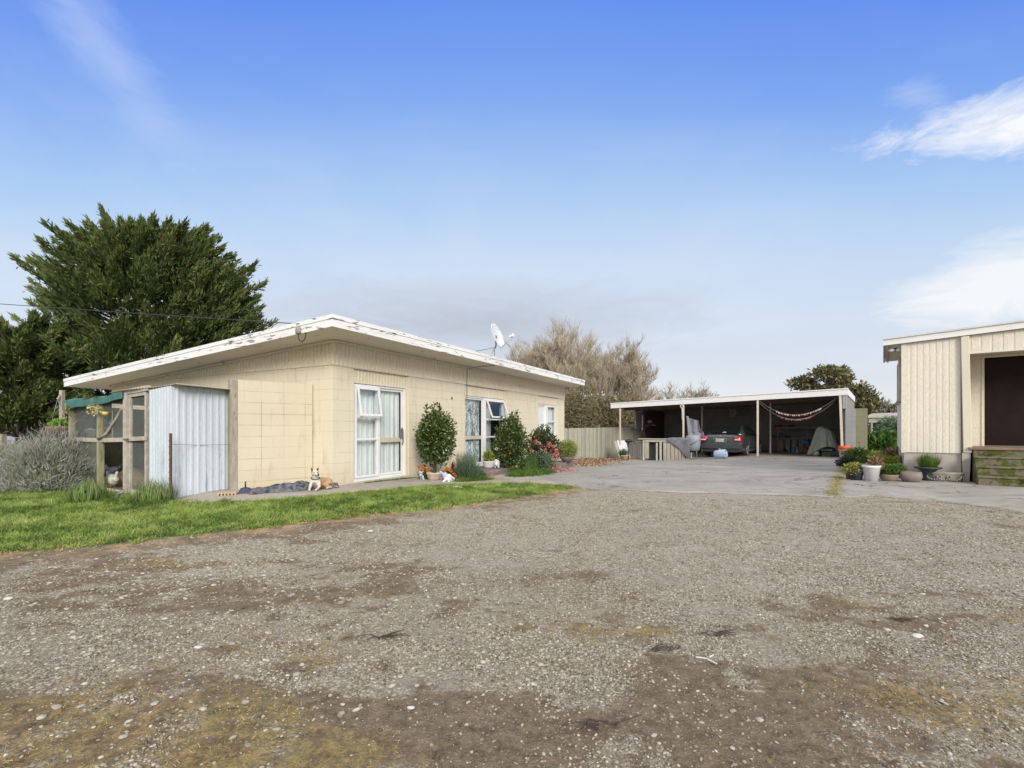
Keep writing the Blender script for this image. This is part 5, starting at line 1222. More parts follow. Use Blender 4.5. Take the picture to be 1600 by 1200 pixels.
# litter on lawn and yard
for i, (px, py, s, lab) in enumerate([(248,834.5,.03,'crumpled white scrap on the lawn left of the middle'),(579,831,.045,'flat pale stone at the lawn edge below the sliding doors'),(1434,996,.045,'broad pale stone on the right of the gravel'),(642,1107,.022,'pale stone on the bare dirt at the bottom middle'),(310,1013,.03,'large pale stone on the left of the gravel'),(12,937,.04,'pale flat stone at the left edge of the gravel')]):
    b = G(px, py); r = np.random.default_rng(50+i); V = ico_v*(1+r.uniform(-.2,.2,(12,1)))*np.array([s, s*.7, s*.35]); k = MB(); k.add([Vector(v) for v in V], [tuple(f) for f in ico_f], False)
    prop(k.build('pale_stone' if i else 'paper_scrap', pm('pale_rock', (.62,.60,.57), (.52,.50,.47), 30, .9, .3), loc=b+Vector((0,0,s*.2)), sub=1), lab, 'stone' if i else 'litter')
for i, (px, py, sc, lab) in enumerate([(602,998,1,'tangled dark twigs on the gravel left of centre'),(1116,992,.9,'curved dark twig on the gravel right of centre'),(945,1137,1,'dark torn twigs on the gravel near the bottom'),(1028,1016,.6,'short dark twigs on the gravel below the moss patch'),(1412,970,.5,'small dark twig at the right of the gravel')]):
    r = random.Random(i+3); b = G(px, py); k = MB()
    for j in range(9):
        a = r.uniform(-.5,.6)+(3.14 if r.random() < .3 else 0); L_ = r.uniform(.05,.16)*sc; s = Vector((r.uniform(-.05,.05), r.uniform(-.03,.03), .008))
        k.tube([s, s+Vector((math.cos(a)*L_*.5, math.sin(a)*L_*.4, .015)), s+Vector((math.cos(a+.3)*L_, math.sin(a+.3)*L_*.8, .006))], [.004,.003,.0015], 5)
    prop(k.build('twig_pile', pm('dark_twig', (.055,.035,.028), (.09,.06,.045), 20, .9, .2), loc=b), lab, 'twigs')
k = MB(); b = G(1106, 1035)
for (x_, y_, a, L_) in ((-.05,.03,-.3,.055),(0,.01,-1.1,.06),(.02,.03,.6,.035)):
    k.bar(b+Vector((x_, y_, .014)), b+Vector((x_+math.cos(a)*L_, y_+math.sin(a)*L_, .014)), .006, .005)
prop(k.build('bone_fragments', pm('bone_white', (.72,.68,.60), (.6,.55,.47), 20, .7, .1)), 'white splintered bone pieces on the gravel', 'bone')
r = random.Random(2)
k = MB()
for i in range(7):
    b = G(r.uniform(698,722), r.uniform(762,764)); k.ball(b+Vector((0,0,.03)), (.014,.012,.007), 8, 5)
prop(k.build('daisies', pm('daisy_white', (.8,.8,.78), None, 5, .7, 0)), 'tiny white daisies in the lawn near the plush toy', 'flowers', kind='stuff')
# ================================================================== open carport
QR = math.atan2(-.609, .793); Q0 = Vector((10.68, 21.0, 0))
def QW(x, y, z=0): return Q0+Vector((.793*x+.609*y, -.609*x+.793*y, z))
def QL(p): d = Vector(p)-Q0; return (.793*d.x-.609*d.y, .609*d.x+.793*d.y)
cp = thing('carport', 'long open fronted three bay carport with thin white roof edge and dark block interior', 'carport', Q0, QR)
zr = lambda x: 2.36+(x+6.94)*.0255
m_pole = pm('pale_post_paint', (.58,.50,.41), (.66,.60,.52), 4, .6, .1, spots=((.30,.2,.13), .66, 6), stretch=(1,1,.4))
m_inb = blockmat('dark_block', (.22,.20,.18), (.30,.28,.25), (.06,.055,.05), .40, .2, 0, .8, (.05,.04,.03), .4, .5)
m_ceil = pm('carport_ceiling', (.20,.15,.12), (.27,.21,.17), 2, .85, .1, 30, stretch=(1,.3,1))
k = MB(); X0, X1, D = -6.94, 3.22, 6.2
def sl(mb, x0, x1, y0, y1, lo, hi): mb.add([(x, y, zr(x)+d) for d in (lo, hi) for y in (y0, y1) for x in (x0, x1)], [(0,2,3,1),(4,5,7,6),(0,1,5,4),(2,6,7,3),(0,4,6,2),(1,3,7,5)]); return mb
rf = sl(MB(), X0+.03, X1-.03, -.02, D, .10, .14).build('roof', m_roof, cp)
fa = sl(MB(), X0, X1, -.06, -.025, -.06, .20); sl(fa, X0, X0+.03, -.025, D, -.06, .20); sl(fa, X1-.03, X1, -.025, D, -.06, .20); fa.build('fascia', m_fascia2, rf)
sl(MB(), X0-.02, X1+.02, -.09, -.0605, .17, .21).build('roof_edge', m_white, rf)
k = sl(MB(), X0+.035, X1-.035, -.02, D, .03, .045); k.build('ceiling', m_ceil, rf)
k = MB()
for y_ in (1.5, 3.0, 4.5): sl(k, X0+.04, X1-.04, y_-.03, y_+.03, -.13, .025)
k.build('rafter', pm('dark_beam', (.10,.075,.055), (.15,.11,.085), 4, .9, .1), rf)
for x_, y_, w_ in ((0,0,.075),(-3.2,0,.075),(-6.43,0,.065),(2.97,0,.085),(0,3,.07),(-3.2,3,.07)):
    b = QW(x_, y_); z0 = float(g(b.x, b.y)); k = MB(); lean = .05 if x_ == 2.97 else 0
    k.bar((x_+lean+.03*(x_ == 2.97), y_, z0-.05), (x_-.0, y_, zr(x_)+(-.06 if y_ == 0 else .02)), w_, w_, up=(0,1,0)); k.build('post', m_pole, cp, bevel=.006)
k = MB(); k.tube([(-3.22,-.02,zr(-3.2)-.03),(-3.34,-.03,zr(-3.2)-.14),(-3.25,-.02,zr(-3.2)-.28),(-3.25,-.02,zr(-3.2)-.8)], .03, 8); k.build('downpipe', m_pole, cp)
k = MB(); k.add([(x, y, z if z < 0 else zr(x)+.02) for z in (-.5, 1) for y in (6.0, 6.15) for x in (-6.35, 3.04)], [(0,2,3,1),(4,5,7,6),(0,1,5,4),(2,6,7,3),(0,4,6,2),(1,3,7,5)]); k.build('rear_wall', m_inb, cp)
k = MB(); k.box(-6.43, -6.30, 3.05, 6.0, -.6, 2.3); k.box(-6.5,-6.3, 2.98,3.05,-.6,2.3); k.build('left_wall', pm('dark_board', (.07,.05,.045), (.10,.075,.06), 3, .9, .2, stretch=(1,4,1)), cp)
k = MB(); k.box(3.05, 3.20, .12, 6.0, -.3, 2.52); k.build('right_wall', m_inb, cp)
k = MB(); k.box(-6.5,-6.44,2.0,2.9,1.25,2.2); 
k.build('side_window', pm('cloudy_panel', (.38,.40,.40), (.30,.32,.31), 4, .5, .02), cp)
# block wall return right of the carport
wt = thing('mossy_block_wall', 'short grey and moss stained block wall right of the carport opening', 'wall', QW(3.14, -.02), QR)
m_bg = blockmat('grey_block', (.27,.27,.26), (.35,.355,.35), (.07,.07,.06), .40, .2, .1, 1.0, (.27,.30,.24), .5, .5); m_by = blockmat('lichen_block', (.29,.265,.18), (.23,.22,.145), (.08,.075,.05), .40, .2, .1, 1.0, (.22,.23,.12), .7, .5)
zt_ = 2.02
k = MB(); k.box(0, .34, 0, .18, -.2, zt_); k.build('grey_blockwork', m_bg, wt)
k = MB(); k.box(.343, .70, .01, .17, -.2, zt_); k.build('lichen_blockwork', m_by, wt)
k = MB(); corrug(k, (-.10,.0), (.06,.0), zt_+.003, 2.66, .076, .015, 'wave'); k.box(-.10,.08,.03,.12,zt_+.003,2.6); k.build('iron_flashing', pm('grey_iron', (.36,.36,.36), (.28,.28,.28), 5, .6, .1), wt)
# fluorescent battens
def onceil(px, py):
    # intersect sight line with the sloping ceiling
    for Y in np.arange(18, 40, .02):
        p = P(px, py, Y); x, y = QL(p)
        if p.z < zr(x)+.0: return x, y
    return 0, 2
for i, (px, py, lab) in enumerate([(1063,641,'white strip light under the left bay ceiling'),(1140,633,'white strip light nearest the front over the car'),(1155,637.5,'white strip light behind the other one over the car'),(1262,633,'white strip light under the right bay ceiling')]):
    Y = [24.6, 23.2, 24.9, 22.6][i]; p = P(px, py, Y); x, y = QL(p); zc_ = zr(x)+.025
    t = thing('strip_light', lab, 'ceiling light', QW(x, y, zc_), QR, 'strip lights under the carport roof'); L_ = .62 if i != 3 else .72
    k = MB(); k.box(-L_, L_, -.035, .035, -.05, 0); k.build('housing', m_white, t)
    k = MB(); k.tube([(-L_+.02,0,-.075),(L_-.02,0,-.075)], .018, 10); k.box(-L_, -L_+.02, -.02,.02,-.09,-.05); k.box(L_-.02, L_, -.02,.02,-.09,-.05); k.build('tube', pm('unlit_tube', (.72,.72,.70), None, 4, .3, 0), t)
# wall-mounted pale bracket board above the car
p = P(1145, 645.5, 26.6); t = thing('wall_clock_board', 'pale scalloped board hanging on the dark wall above the car', 'wall ornament', p, QR)
k = MB()
k.box(-.18,.18,0,.02,.04,.20); k.box(-.15,.15,.0,.02,-.22,-.08); k.box(-.20,-.08,0,.02,-.08,.04); k.box(.08,.20,0,.02,-.08,.04); k.ball((0,0,-.03), (.08,.03,.08)); k.tube([(0,.01,.2),(0,.01,.6)], .006, 5)
k.build('board', pm('pale_board', (.42,.40,.34), (.30,.28,.23), 14, .8, .1), t)
# bunting
def garland(a, b, sag, label, n, seed, flags, mat, tied):
    t = thing('bunting', label, 'bunting', a, 0, 'bunting strings across the right bay'); k = MB(); pts = []
    for i in range(31):
        u = i/30; q = Vector(a).lerp(Vector(b), u); q.z -= sag*4*u*(1-u); pts.append(q-Vector(a))
    k.tube(pts, .008, 5); k.build('cord', mat, t)
    r = random.Random(seed); ff = MB()
    for i in range(n):
        u = flags[0]+(flags[1]-flags[0])*i/(n-1)+r.uniform(-.006,.006); f = u*30; j = min(29, int(f)); q = pts[j].lerp(pts[j+1], f-j); s = .03*r.uniform(.7,1.4); dx = Vector((.793,-.609,0))*s
        ff.add([q-dx, q+dx, q+Vector((r.uniform(-.01,.01), 0, -s*2.2))], [(0,1,2)])
    ff.build('flags', tied, t, solid=.003)
a = QW(.02, .0, 2.47); b = QW(2.9, .1, 2.52)
m_cord = pm('grey_cord', (.28,.25,.22), (.2,.18,.16), 10, .9, 0)
garland(a, b, .68, 'upper string of bunting with small pale flags across the right bay', 26, 3, (.25,.80), m_cord, pm('pale_flag', (.72,.62,.60), (.5,.2,.2), 9, .8, 0))
garland(a+Vector((0,.1,-.02)), b+Vector((0,.1,-.12)), .80, 'lower string of bunting with dark red flags across the right bay', 24, 4, (.28,.72), m_cord, pm('red_flag', (.30,.05,.06), (.45,.2,.2), 9, .8, 0))
# ------------------------------------------------------------------ workbench shelves and clutter at the back wall (right bay)
def bx(name, label, cat_, x0, x1, y0, y1, z0, z1, mat, **kw): 
    k = MB(); k.box(x0-(x0+x1)/2, x1-(x0+x1)/2, 0, y1-y0, 0, z1-z0); return prop(k.build(name, mat, loc=QW((x0+x1)/2, y0, z0), rotz=QR, **kw), label, cat_)
FZ = .035
t = thing('storage_shelving', 'long dark timber shelving along the back wall of the right bay', 'shelving', QW(.1, 5.2, FZ), QR)
mdk = pm('brown_shelf', (.27,.20,.145), (.35,.26,.19), 4, .85, .2)
for z_ in (.66, 1.20): k = MB(); k.box(-.2, 2.6, 0, .6, z_, z_+.08); k.build('shelf', mdk, t)
for x_ in (-.15, 1.15, 2.5): k = MB(); k.box(x_, x_+.08, -.03, .0, 0, 1.27); k.build('upright', mdk, t)
k = MB(); [k.box(-.1+i*.3, .12+i*.3, .1, .14, .0, .63) for i in range(4)]; k.build('back_boards', pm('grey_boards', (.32,.30,.28), (.25,.23,.21), 5, .9, .2), t)
def drum(name, label, cat_, px, pyb, w_px, h_px, Y, col, extra=None, lid=None, z=None):
    p = P(px, pyb, Y); 
    if z is not None: p.z = z
    r_ = mm(w_px/2, Y); h = mm(h_px, Y); t = thing(name, label, cat_, p)
    k = MB(); k.lathe([(r_*.82,0),(r_*.86,.0),(r_,h*.96),(r_*1.05,h*.96),(r_*1.05,h),(r_*.92,h),(r_*.8,h*.1)], (0,0,0), 20); k.build('body', pm(name+'_'+cat_.replace(' ','_')+str(int(px)), col, None, 6, .5, .05), t)
    if lid: k = MB(); k.lathe([(0,h),(r_*1.1,h),(r_*1.1,h+.09*h*1.6),(r_*1.0,h+.11*h*1.6),(0,h+.11*h*1.6)], (0,0,0), 20); k.build('lid', pm('lid_'+str(int(px)), lid, None, 6, .45, .05), t)
    k = MB(); k.tube([(-r_*1.03,0,h*.9),(-r_*.9,-r_*.6,h*.55),(0,-r_*1.12,h*.42),(r_*.9,-r_*.6,h*.55),(r_*1.03,0,h*.9)], .005, 5); k.build('handle', m_grey, t); return t
drum('blue_pail', 'pale blue pail on the lower shelf', 'bucket', 1219.5, 684.5, 6.5, 8, 25.0, (.16,.22,.34), z=FZ+.74)
drum('orange_bin', 'orange round bin standing between the shelving and the white bucket', 'bin', 1260, 709, 9, 13, 22.6, (.52,.10,.025), z=FZ)
drum('white_pail', 'dull white bucket right of the orange bin', 'bucket', 1268.5, 709, 9, 13, 22.1, (.42,.42,.46), z=FZ)
drum('small_white_tub', 'small pale tub behind the middle post of the right bay', 'tub', 1202.5, 704, 4.5, 7, 24.2, (.34,.28,.24), z=FZ)
# blue plastic chairs / rack above the orange bin
p = QW(1.55, 2.3, FZ); t = thing('wire_rack', 'tall blue wire rack behind the orange bin', 'rack', P(1262, 706, 23.4), QR)
k = MB()
for x_ in (-.22,-.02,.16,.36): k.tube([(x_,0,0),(x_,0,1.0)], .012, 6)
for z_ in (.35,.62,.98): k.tube([(-.22,0,z_),(.36,0,z_)], .01, 6)
k.build('wires', pm('blue_enamel', (.16,.24,.34), (.12,.18,.28), 8, .5, 0), t)
k = MB(); k.grid(lambda u, v: (-.25+.4*u, -.06-.12*v, .36+.14*math.sin(3.14*u)*math.sin(3.14*v)+.04*math.sin(u*19)), 12, 8)
prop(k.build('blue_bag', pm('blue_sack', (.03,.12,.36), (.05,.2,.5), 9, .6, .3), loc=P(1260, 704, 22.9), rotz=QR, solid=.01), 'bright blue bag lying on top of the orange bin', 'bag')
for i, (px, pyb, w, h, Y, c, nm, lab, ct) in enumerate([(1240,704,6,11,23.9,(.10,.22,.36),'blue_container','blue container with white cap under the shelving','container'),(1245.5,704,3.2,9,23.6,(.55,.48,.44),'spray_bottle','pale pink spray bottle beside the blue container','bottle'),(1228,703,4,6,24.0,(.02,.02,.02),'black_boot','black lump of footwear under the shelving','boot')]):
    p = P(px, pyb, Y); p.z = FZ; r_ = mm(w/2, Y); hh = mm(h, Y); t = thing(nm, lab, ct, p)
    k = MB(); k.lathe([(r_*.9,0),(r_,.02),(r_,hh*.6),(r_*.45,hh*.78),(r_*.3,hh*.8),(r_*.3,hh)], (0,0,0), 16, sy=.7); k.build('body', pm(nm+'_m', c, None, 8, .5, .05), t)
    if i < 2: k = MB(); k.lathe([(0,hh),(r_*.42,hh),(r_*.42,hh*1.1),(0,hh*1.12)], (0,0,0), 12); k.build('cap', m_white, t)
for i, (px, py, w, h, Y, c, lab) in enumerate([(1206,684.5,8,5,24.7,(.10,.09,.085),'dark box on the lower shelf left of the blue pail'),(1229,684.5,9,4,24.8,(.06,.06,.09),'dark blue box on the lower shelf right of the blue pail'),(1215,668,8,4,25.4,(.10,.075,.06),'brown carton on the upper shelf'),(1236,668,6,3.5,24.9,(.07,.06,.05),'small dark carton at the right of the upper shelf')]):
    p = P(px, py, Y); p.z = FZ+(.741 if i < 2 else 1.281); x, y = QL(p); w_ = mm(w, Y); h_ = mm(h, Y); k = MB(); k.box(-w_/2, w_/2, 0, .3, 0, h_); k.box(-w_/2-.005, w_/2+.005, -.005, .305, h_*.8, h_*.82)
    prop(k.build('storage_box', pm('box_'+str(i), c, None, 6, .8, .1), loc=p, rotz=QR, bevel=.006), lab, 'box', 'boxes on the carport shelving')
# tarpaulin-covered machine
p = P(1288, 711, 20.9); p.z = FZ
t = thing('covered_machine', 'tall machine under a grey green cloth cover in the right bay', 'covered machine', p, QR)
def cov(u, v):
    a = u*2*math.pi; prof = [(.0,1.23),(.24,1.22),(.34,1.12),(.42,.85),(.50,.55),(.60,.25),(.66,.06)]
    f = v*6; i = min(5, int(f)); q = f-i; r_ = prof[i][0]+(prof[i+1][0]-prof[i][0])*q; z = prof[i][1]+(prof[i+1][1]-prof[i][1])*q
    fold = 1+.10*v*math.sin(a*9+v*3)+.05*v*math.sin(a*17)
    lift = .38*max(0, math.cos(a+1.25))**2*max(0, v-.55)/.45
    return Vector((math.cos(a)*r_*fold*.95-.05*math.cos(a)*v, math.sin(a)*r_*fold*.7, z+lift-.08*math.cos(a)*(1-v)))
k = MB(); k.grid(cov, 120, 30); k.build('cloth_cover', pm('grey_green_cloth', (.26,.29,.22), (.33,.36,.28), 4, .9, .3, 40), t, solid=.006)
k = MB(); k.tube([(-.25,0,0),(-.25,0,1.0)], .02); k.tube([(.25,0,0),(.2,0,1.0)], .02); k.box(-.3,.3,-.2,.2,.25,.33); k.build('frame', m_steel, t)
k = MB(); k.lathe([(.02,-.03),(.13,-.03),(.13,.03),(.02,.03)], (-.28,-.33,.13), 18, M=Matrix.Rotation(R(90),4,'X')); k.build('wheel', m_grey, t)
def crate(name, label, px, pyb, w, h, Y, col, rot=QR):
    p = P(px, pyb, Y); p.z = FZ; w_ = mm(w, Y); h_ = mm(h, Y); t = thing(name, label, 'crate', p, rot)
    k = MB(); k.box(-w_/2, w_/2, 0, .3, 0, .015)
    for z_ in (0, h_*.36, h_*.72): k.box(-w_/2, w_/2, 0, .01, z_+.015, z_+h_*.25); k.box(-w_/2, w_/2, .29, .3, z_+.015, z_+h_*.25); k.box(-w_/2, -w_/2+.01, .01, .29, z_+.015, z_+h_*.25); k.box(w_/2-.01, w_/2, .01, .29, z_+.015, z_+h_*.25)
    for x_ in (-w_/2, w_/2-.02): k.box(x_-.002, x_+.02, -.003, .0, 0, h_); 
    k.build('crate_body', pm(name+'_m', col, None, 6, .5, .05), t); return t
crate('green_crate', 'green plastic crate beneath the covered machine', 1290.5, 710.5, 10, 7, 20.5, (.07,.17,.035))
crate('dark_crate', 'dark grey plastic crate between the covered machine and the right post', 1305, 711.5, 12, 9, 20.1, (.045,.05,.06))
b = G(1320, 718.2); t = thing('pink_bucket', 'pale pink bucket with bright orange lid at the right carport post', 'bucket', b); wv_ = mm(8.0, b.y); hv_ = mm(16, b.y)
k = MB(); k.lathe([(wv_*.8,0),(wv_*.83,0),(wv_*1.0,hv_*.9),(wv_*1.06,hv_*.9),(wv_*1.06,hv_)], (0,0,0), 24); 
m, T = new_mat('pink_bucket_plastic'); sz_ = T.n('ShaderNodeSeparateXYZ', {0: T.obj}).outputs[2]
finish(T, T.mix(T.ramp(sz_, .12, .24), (.62,.58,.52,1), (.72,.46,.46,1)), .45); k.build('body', m, t)
k = MB(); k.lathe([(wv_*1.05,hv_),(wv_*1.12,hv_),(wv_*1.10,hv_+.10),(wv_*1.02,hv_+.13),(0,hv_+.13)], (0,0,0), 24); k.build('lid', pm('orange_lid', (.80,.12,.03), (.7,.1,.03), 8, .45, .05), t)
p = P(1334, 703.5, 18.9); k = MB(); k.box(-.22,.2,-.1,.1,-.06,.0); prop(k.build('white_tray', m_white, loc=p, rotz=QR, bevel=.005), 'white tray on a dark stand right of the pink bucket', 'tray')
bb = G(1336, 712); k = MB(); k.box(-.22,.2,-.1,.1,0,p.z-.062-bb.z); prop(k.build('dark_tray_stand', m_black, loc=(p.x, p.y, bb.z), rotz=QR), 'dark block stand under the white tray', 'stand')
b = G(1126, 716.6); t = thing('blue_drum', 'pale blue plastic drum lying on its side behind the car', 'drum', b+Vector((0,0,.19)), R(-25))
k = MB(); M = Matrix.Rotation(R(80), 4, 'Y') @ Matrix.Rotation(R(20), 4, 'X'); k.lathe([(.0,-.24),(.15,-.24),(.185,-.20),(.19,.0),(.185,.2),(.16,.235),(.13,.235),(.12,.20),(0,.20)], (0,0,0), 24, M=M); k.build('body', pm('pale_blue_plastic', (.46,.56,.72), (.40,.50,.66), 5, .4, .05), t)
k = MB(); k.lathe([(.0,.205),(.05,.205),(.05,.25),(0,.25)], (0,0,0), 14, M=M); k.build('cap', m_white, t)
b = G(1071, 718.0); t = thing('fuel_can', 'bright red fuel can on the concrete under the hanging cover', 'fuel can', b, R(-25))
k = MB(); k.box(-.13,.13,-.09,.09,0,.22); k.add([(-.13,-.09,.22),(.13,-.09,.22),(.13,.09,.22),(-.13,.09,.22),(-.06,-.05,.28),(.07,-.05,.28),(.07,.05,.28),(-.06,.05,.28)], [(0,1,5,4),(1,2,6,5),(2,3,7,6),(3,0,4,7),(4,5,6,7)]); k.build('body', pm('red_plastic', (.55,.012,.02), (.45,.01,.02), 7, .4, .05), t, bevel=.015)
k = MB(); k.tube([(-.05,0,.26),(-.07,0,.34)], .03, 10); k.build('spout', m_black, t); k = MB(); k.tube([(.09,0,.25),(.08,0,.33),(-.0,0,.34),(-.02,0,.27)], .014, 8); k.build('handle', pm('red_plastic', (.5,.01,.02)), t)
b = G(1080.5, 718.6); k = MB(); k.box(-.07,.07,-.04,.04,0,.015); k.box(.0,.05,-.02,.02,.015,.03); prop(k.build('red_scrap', pm('faded_red', (.50,.14,.13), None, 5, .7, .1), loc=b), 'flat faded red scrap on the concrete beside the fuel can', 'litter')
b = G(1096, 714.5); t = thing('green_prop', 'short green stake with a pale foot behind the fuel can', 'stake', P(1080,716,21.5)); 
k = MB(); k.box(-.03,.03,-.02,.02,0,.26); k.build('stake', pm('pale_green', (.30,.42,.30), None, 6, .6, .1), t)

# ------------------------------------------------------------------ timber kennel / hutch in front of the left bay
a = G(1006, 719.5); c = G(1074, 718.8); dv = c-a; HL = math.hypot(dv.x, dv.y); hr = math.atan2(dv.y, dv.x)
a.z = min(a.z, c.z)-.0
t = thing('timber_hutch', 'low hutch of grey palings with a flat pale top in front of the left bay', 'hutch', a, hr)
hh = mm(34, a.y); m_pal = pm('grey_paling', (.50,.45,.40), (.36,.32,.28), 3, .9, .4, 50, spots=((.16,.14,.11), .62, 6), stretch=(5,5,.5)); m_pal2 = pm('brown_paling', (.46,.41,.34), (.34,.29,.23), 3, .9, .4, 50, spots=((.18,.15,.10), .62, 6), stretch=(5,5,.5))
r = random.Random(5)
k = MB(); x_ = HL*.46
while x_ < HL*.97: w_ = r.uniform(.13,.17); k.box(x_, x_+w_-.022, -.03*r.random()-.02, 0, r.uniform(.0,.03), hh*.80+r.uniform(-.02,.02)); x_ += w_
k.build('front_palings', m_pal2, t)
k = MB(); k.box(HL*.46, HL*1.0, 0, .04, hh*.80, hh*.88); k.box(-.03, HL*.75, -.03, .04, hh*.86, hh*.94); k.box(HL*.37, HL*.42, -.02, .05, 0, hh*.86); k.box(HL*.29, HL*.33, -.05, -.01, 0, hh*.82); k.box(-.04, .03, -.03, .04, -.05, hh*.94); k.box(HL*.97,HL*1.0,-.02,.04,-.0,hh*.8); k.build('frame', m_woodh, t)
k = MB(); k.box(.05, HL*.12, .0, .02, .1, hh*.84); k.build('side_board', m_pal2, t)
k = MB(); k.box(HL*.10, HL*.30, .25, .28, .05, hh*.8); k.build('dark_mesh', pm('dark_green_mesh', (.06,.075,.07), (.04,.05,.045), 8, .9, .2), t)
k = MB(); k.box(-.25, HL*.60, -.06, .9, hh*.97, hh*1.0); k.build('top_board', pm('pale_top', (.46,.46,.38), (.38,.38,.31), 3, .7, .1), t)
# sloping paling wing on the left
k = MB(); bl = G(979, 716.5); L2 = math.hypot(bl.x-a.x, bl.y-a.y); 
bx_ = (Vector((bl.x, bl.y, 0))-Vector((a.x, a.y, 0))); M = Matrix.Rotation(-hr, 3, 'Z'); bxl = M @ bx_
n_ = 9
for i in range(n_):
    u0 = i/n_+.012; u1 = (i+1)/n_-.012; z1a = hh*(.86-.30*u0); z1b = hh*(.86-.30*u1)
    p0 = bxl*u0; p1 = bxl*u1; o2 = Vector((0,.02,0))
    zb_ = .02+r.uniform(0,.02)
    k.add([p0+Vector((0,0,zb_)), p1+Vector((0,0,zb_)), p1+Vector((0,0,z1b)), p0+Vector((0,0,z1a))]+[q_+o2 for q_ in (p0+Vector((0,0,zb_)), p1+Vector((0,0,zb_)), p1+Vector((0,0,z1b)), p0+Vector((0,0,z1a)))], [(0,1,2,3),(7,6,5,4),(0,4,5,1),(1,5,6,2),(2,6,7,3),(3,7,4,0)])
k.build('wing_palings', m_pal, t)
k = MB(); k.bar(Vector((0,-.03,hh*.90)), bxl+Vector((0,-.03,hh*.60)), .05, .06); k.build('wing_rail', m_woodh, t)
k = MB(); k.box(0.05, HL-.02, .85, .88, -.1, hh*.9); k.box(HL-.03, HL, 0.05, .85, -.1, hh*.9); k.build('rear_palings', m_pal, t)
# grey cover draped over the hutch
m_cov = pm('grey_nylon', (.11,.11,.13), (.20,.20,.22), 3, .55, .4, 20)
def drape(name, label, fn, nu=50, nv=30, mat=m_cov, cat_='cover'):
    k = MB(); k.grid(fn, nu, nv); return prop(k.build(name, mat, solid=.006), label, cat_)
aw = Vector(a); ux = Vector((math.cos(hr), math.sin(hr), 0)); uy = Vector((-math.sin(hr), math.cos(hr), 0))
def f1(u, v):
    x = HL*(.56+.50*u); up_ = hh*1.02
    if v < .4: y = .55-v/.4*.63; z = up_+.025*math.sin(u*9+v*8)+.03*math.sin(u*4)
    else: q = (v-.4)/.6; y = -.09-.03*math.sin(u*14+q*3)-.02*q; z = up_-q*(hh*(.16+.62*max(0, u-.08)**1.1*(1.15-.25*math.sin(u*6))))
    return aw+ux*x+uy*y+Vector((0,0,z))
drape('grey_cover', 'crumpled dark grey cover draped over the right end of the hutch', f1)
# barbecue under a pale grey cover with black strap
p = G(1081, 718); bq = P(1083, 712, 21.6); bq.z = -.03
t = thing('covered_barbecue', 'grey hooded barbecue cover with a black strap right of the hutch', 'barbecue', bq, R(-30))
k = MB(); k.lathe([(.19,.28),(.26,.30),(.30,.50),(.31,.78),(.30,.93),(.2,.97),(0,.98)], (0,0,0), 28); k.build('cover', pm('blue_grey_nylon', (.24,.26,.31), (.32,.34,.39), 3, .6, .3, 20), t)
k = MB(); k.tube([(-.31,-.10,.45),(-.1,-.33,.52),(.12,-.33,.66),(.31,-.08,.78)], .014, 6); k.build('strap', m_black, t)
k = MB(); [k.tube([(x_, y_, 0),(x_*.9, y_*.9,.4)], .018, 6) for x_, y_ in ((-.17,-.1),(.17,-.1),(.0,.17))]; k.build('leg', m_grey, t)
p = P(1080, 683, 22.4); 
def f2(u, v):
    q0 = P(1072+20*u+(4 if v > .5 else 0)*u, 650+3*math.sin(u*3)+(6*u*u), 22.9); 
    z1 = .35+.25*u; z = q0.z+(z1-q0.z)*v; s = 1+.25*v
    return Vector((q0.x+(v-.3)*.25*u+.03*math.sin(u*15+v*3), q0.y-.15*v-.07*math.sin(u*13+v*2), z))
drape('hanging_cover', 'tall grey sheet hanging behind the second post of the carport', f2, mat=pm('pale_grey_nylon', (.16,.16,.19), (.30,.30,.34), 2.5, .6, .3, 20))
def f3(u, v):
    q0 = P(1081+10*u, 655+10*u, 23.6); z = q0.z+(.25-q0.z)*v; return Vector((q0.x+.45*v*(.4+u), q0.y-.1*math.sin(u*9), z))
drape('dark_hanging_cover', 'dark plum coloured sheet hanging between the grey sheet and the car', f3, mat=pm('dark_plum_cloth', (.08,.06,.075), (.13,.10,.12), 3, .8, .3, 20))
# white louvred panel leaning on the fence, terracotta pot, black dish
b = P(975, 716, 24.6); b.z = float(g(b.x, b.y))+.02
t = thing('white_louvre_panel', 'white slatted panel leaning beside the hutch', 'panel', b, R(-20))
k = MB(); M = Matrix.Rotation(R(-18), 4, 'X')
for i in range(8): k.box(-.20+i*.055, -.20+i*.055+.047, 0, .02, .0, .98)
k.box(-.21,.24,-.015,-.0,.9,.96); k.box(-.21,.24,-.015,-.0,.05,.11)
k.v = [tuple(M @ Vector(p_) + Vector((-.32*p_[2]+.12,0,0))) for p_ in k.v]; k.build('slats', m_white, t)
k = MB(); k.box(-.36,-.22,0.03,.06,0,.95); k.v = [tuple(M @ Vector(p_) + Vector((-.32*p_[2]+.12,0,0))) for p_ in k.v]; k.build('edge_board', m_woodh, t)
b = G(975.5, 719.3); t = thing('terracotta_pot', 'terracotta bowl with green plant before the white slatted panel', 'potted plant', b)
pot(t, [(.10,0),(.12,0),(.165,.19),(.185,.20),(.185,.235),(.165,.235),(.15,.2)], pm('terracotta', (.45,.30,.19), (.52,.38,.26), 6, .85, .2), .2, .15)
foliage('foliage', (-.06,0,.33), (.19,.12,.15), 500, .09, .02, m_mari, t, 121, shell=.2, blade=True)
p = P(982, 689, 23.6); k = MB(); k.ball((0,0,0), (.18,.15,.10)); k.tube([(.15,0,-.02),(.3,0,-.06)], .03); k.tube([(0,0,-.1),(0,0,-.9)], .025); prop(k.build('black_grill', m_black, loc=p), 'small black kettle grill showing over the hutch wing', 'grill')
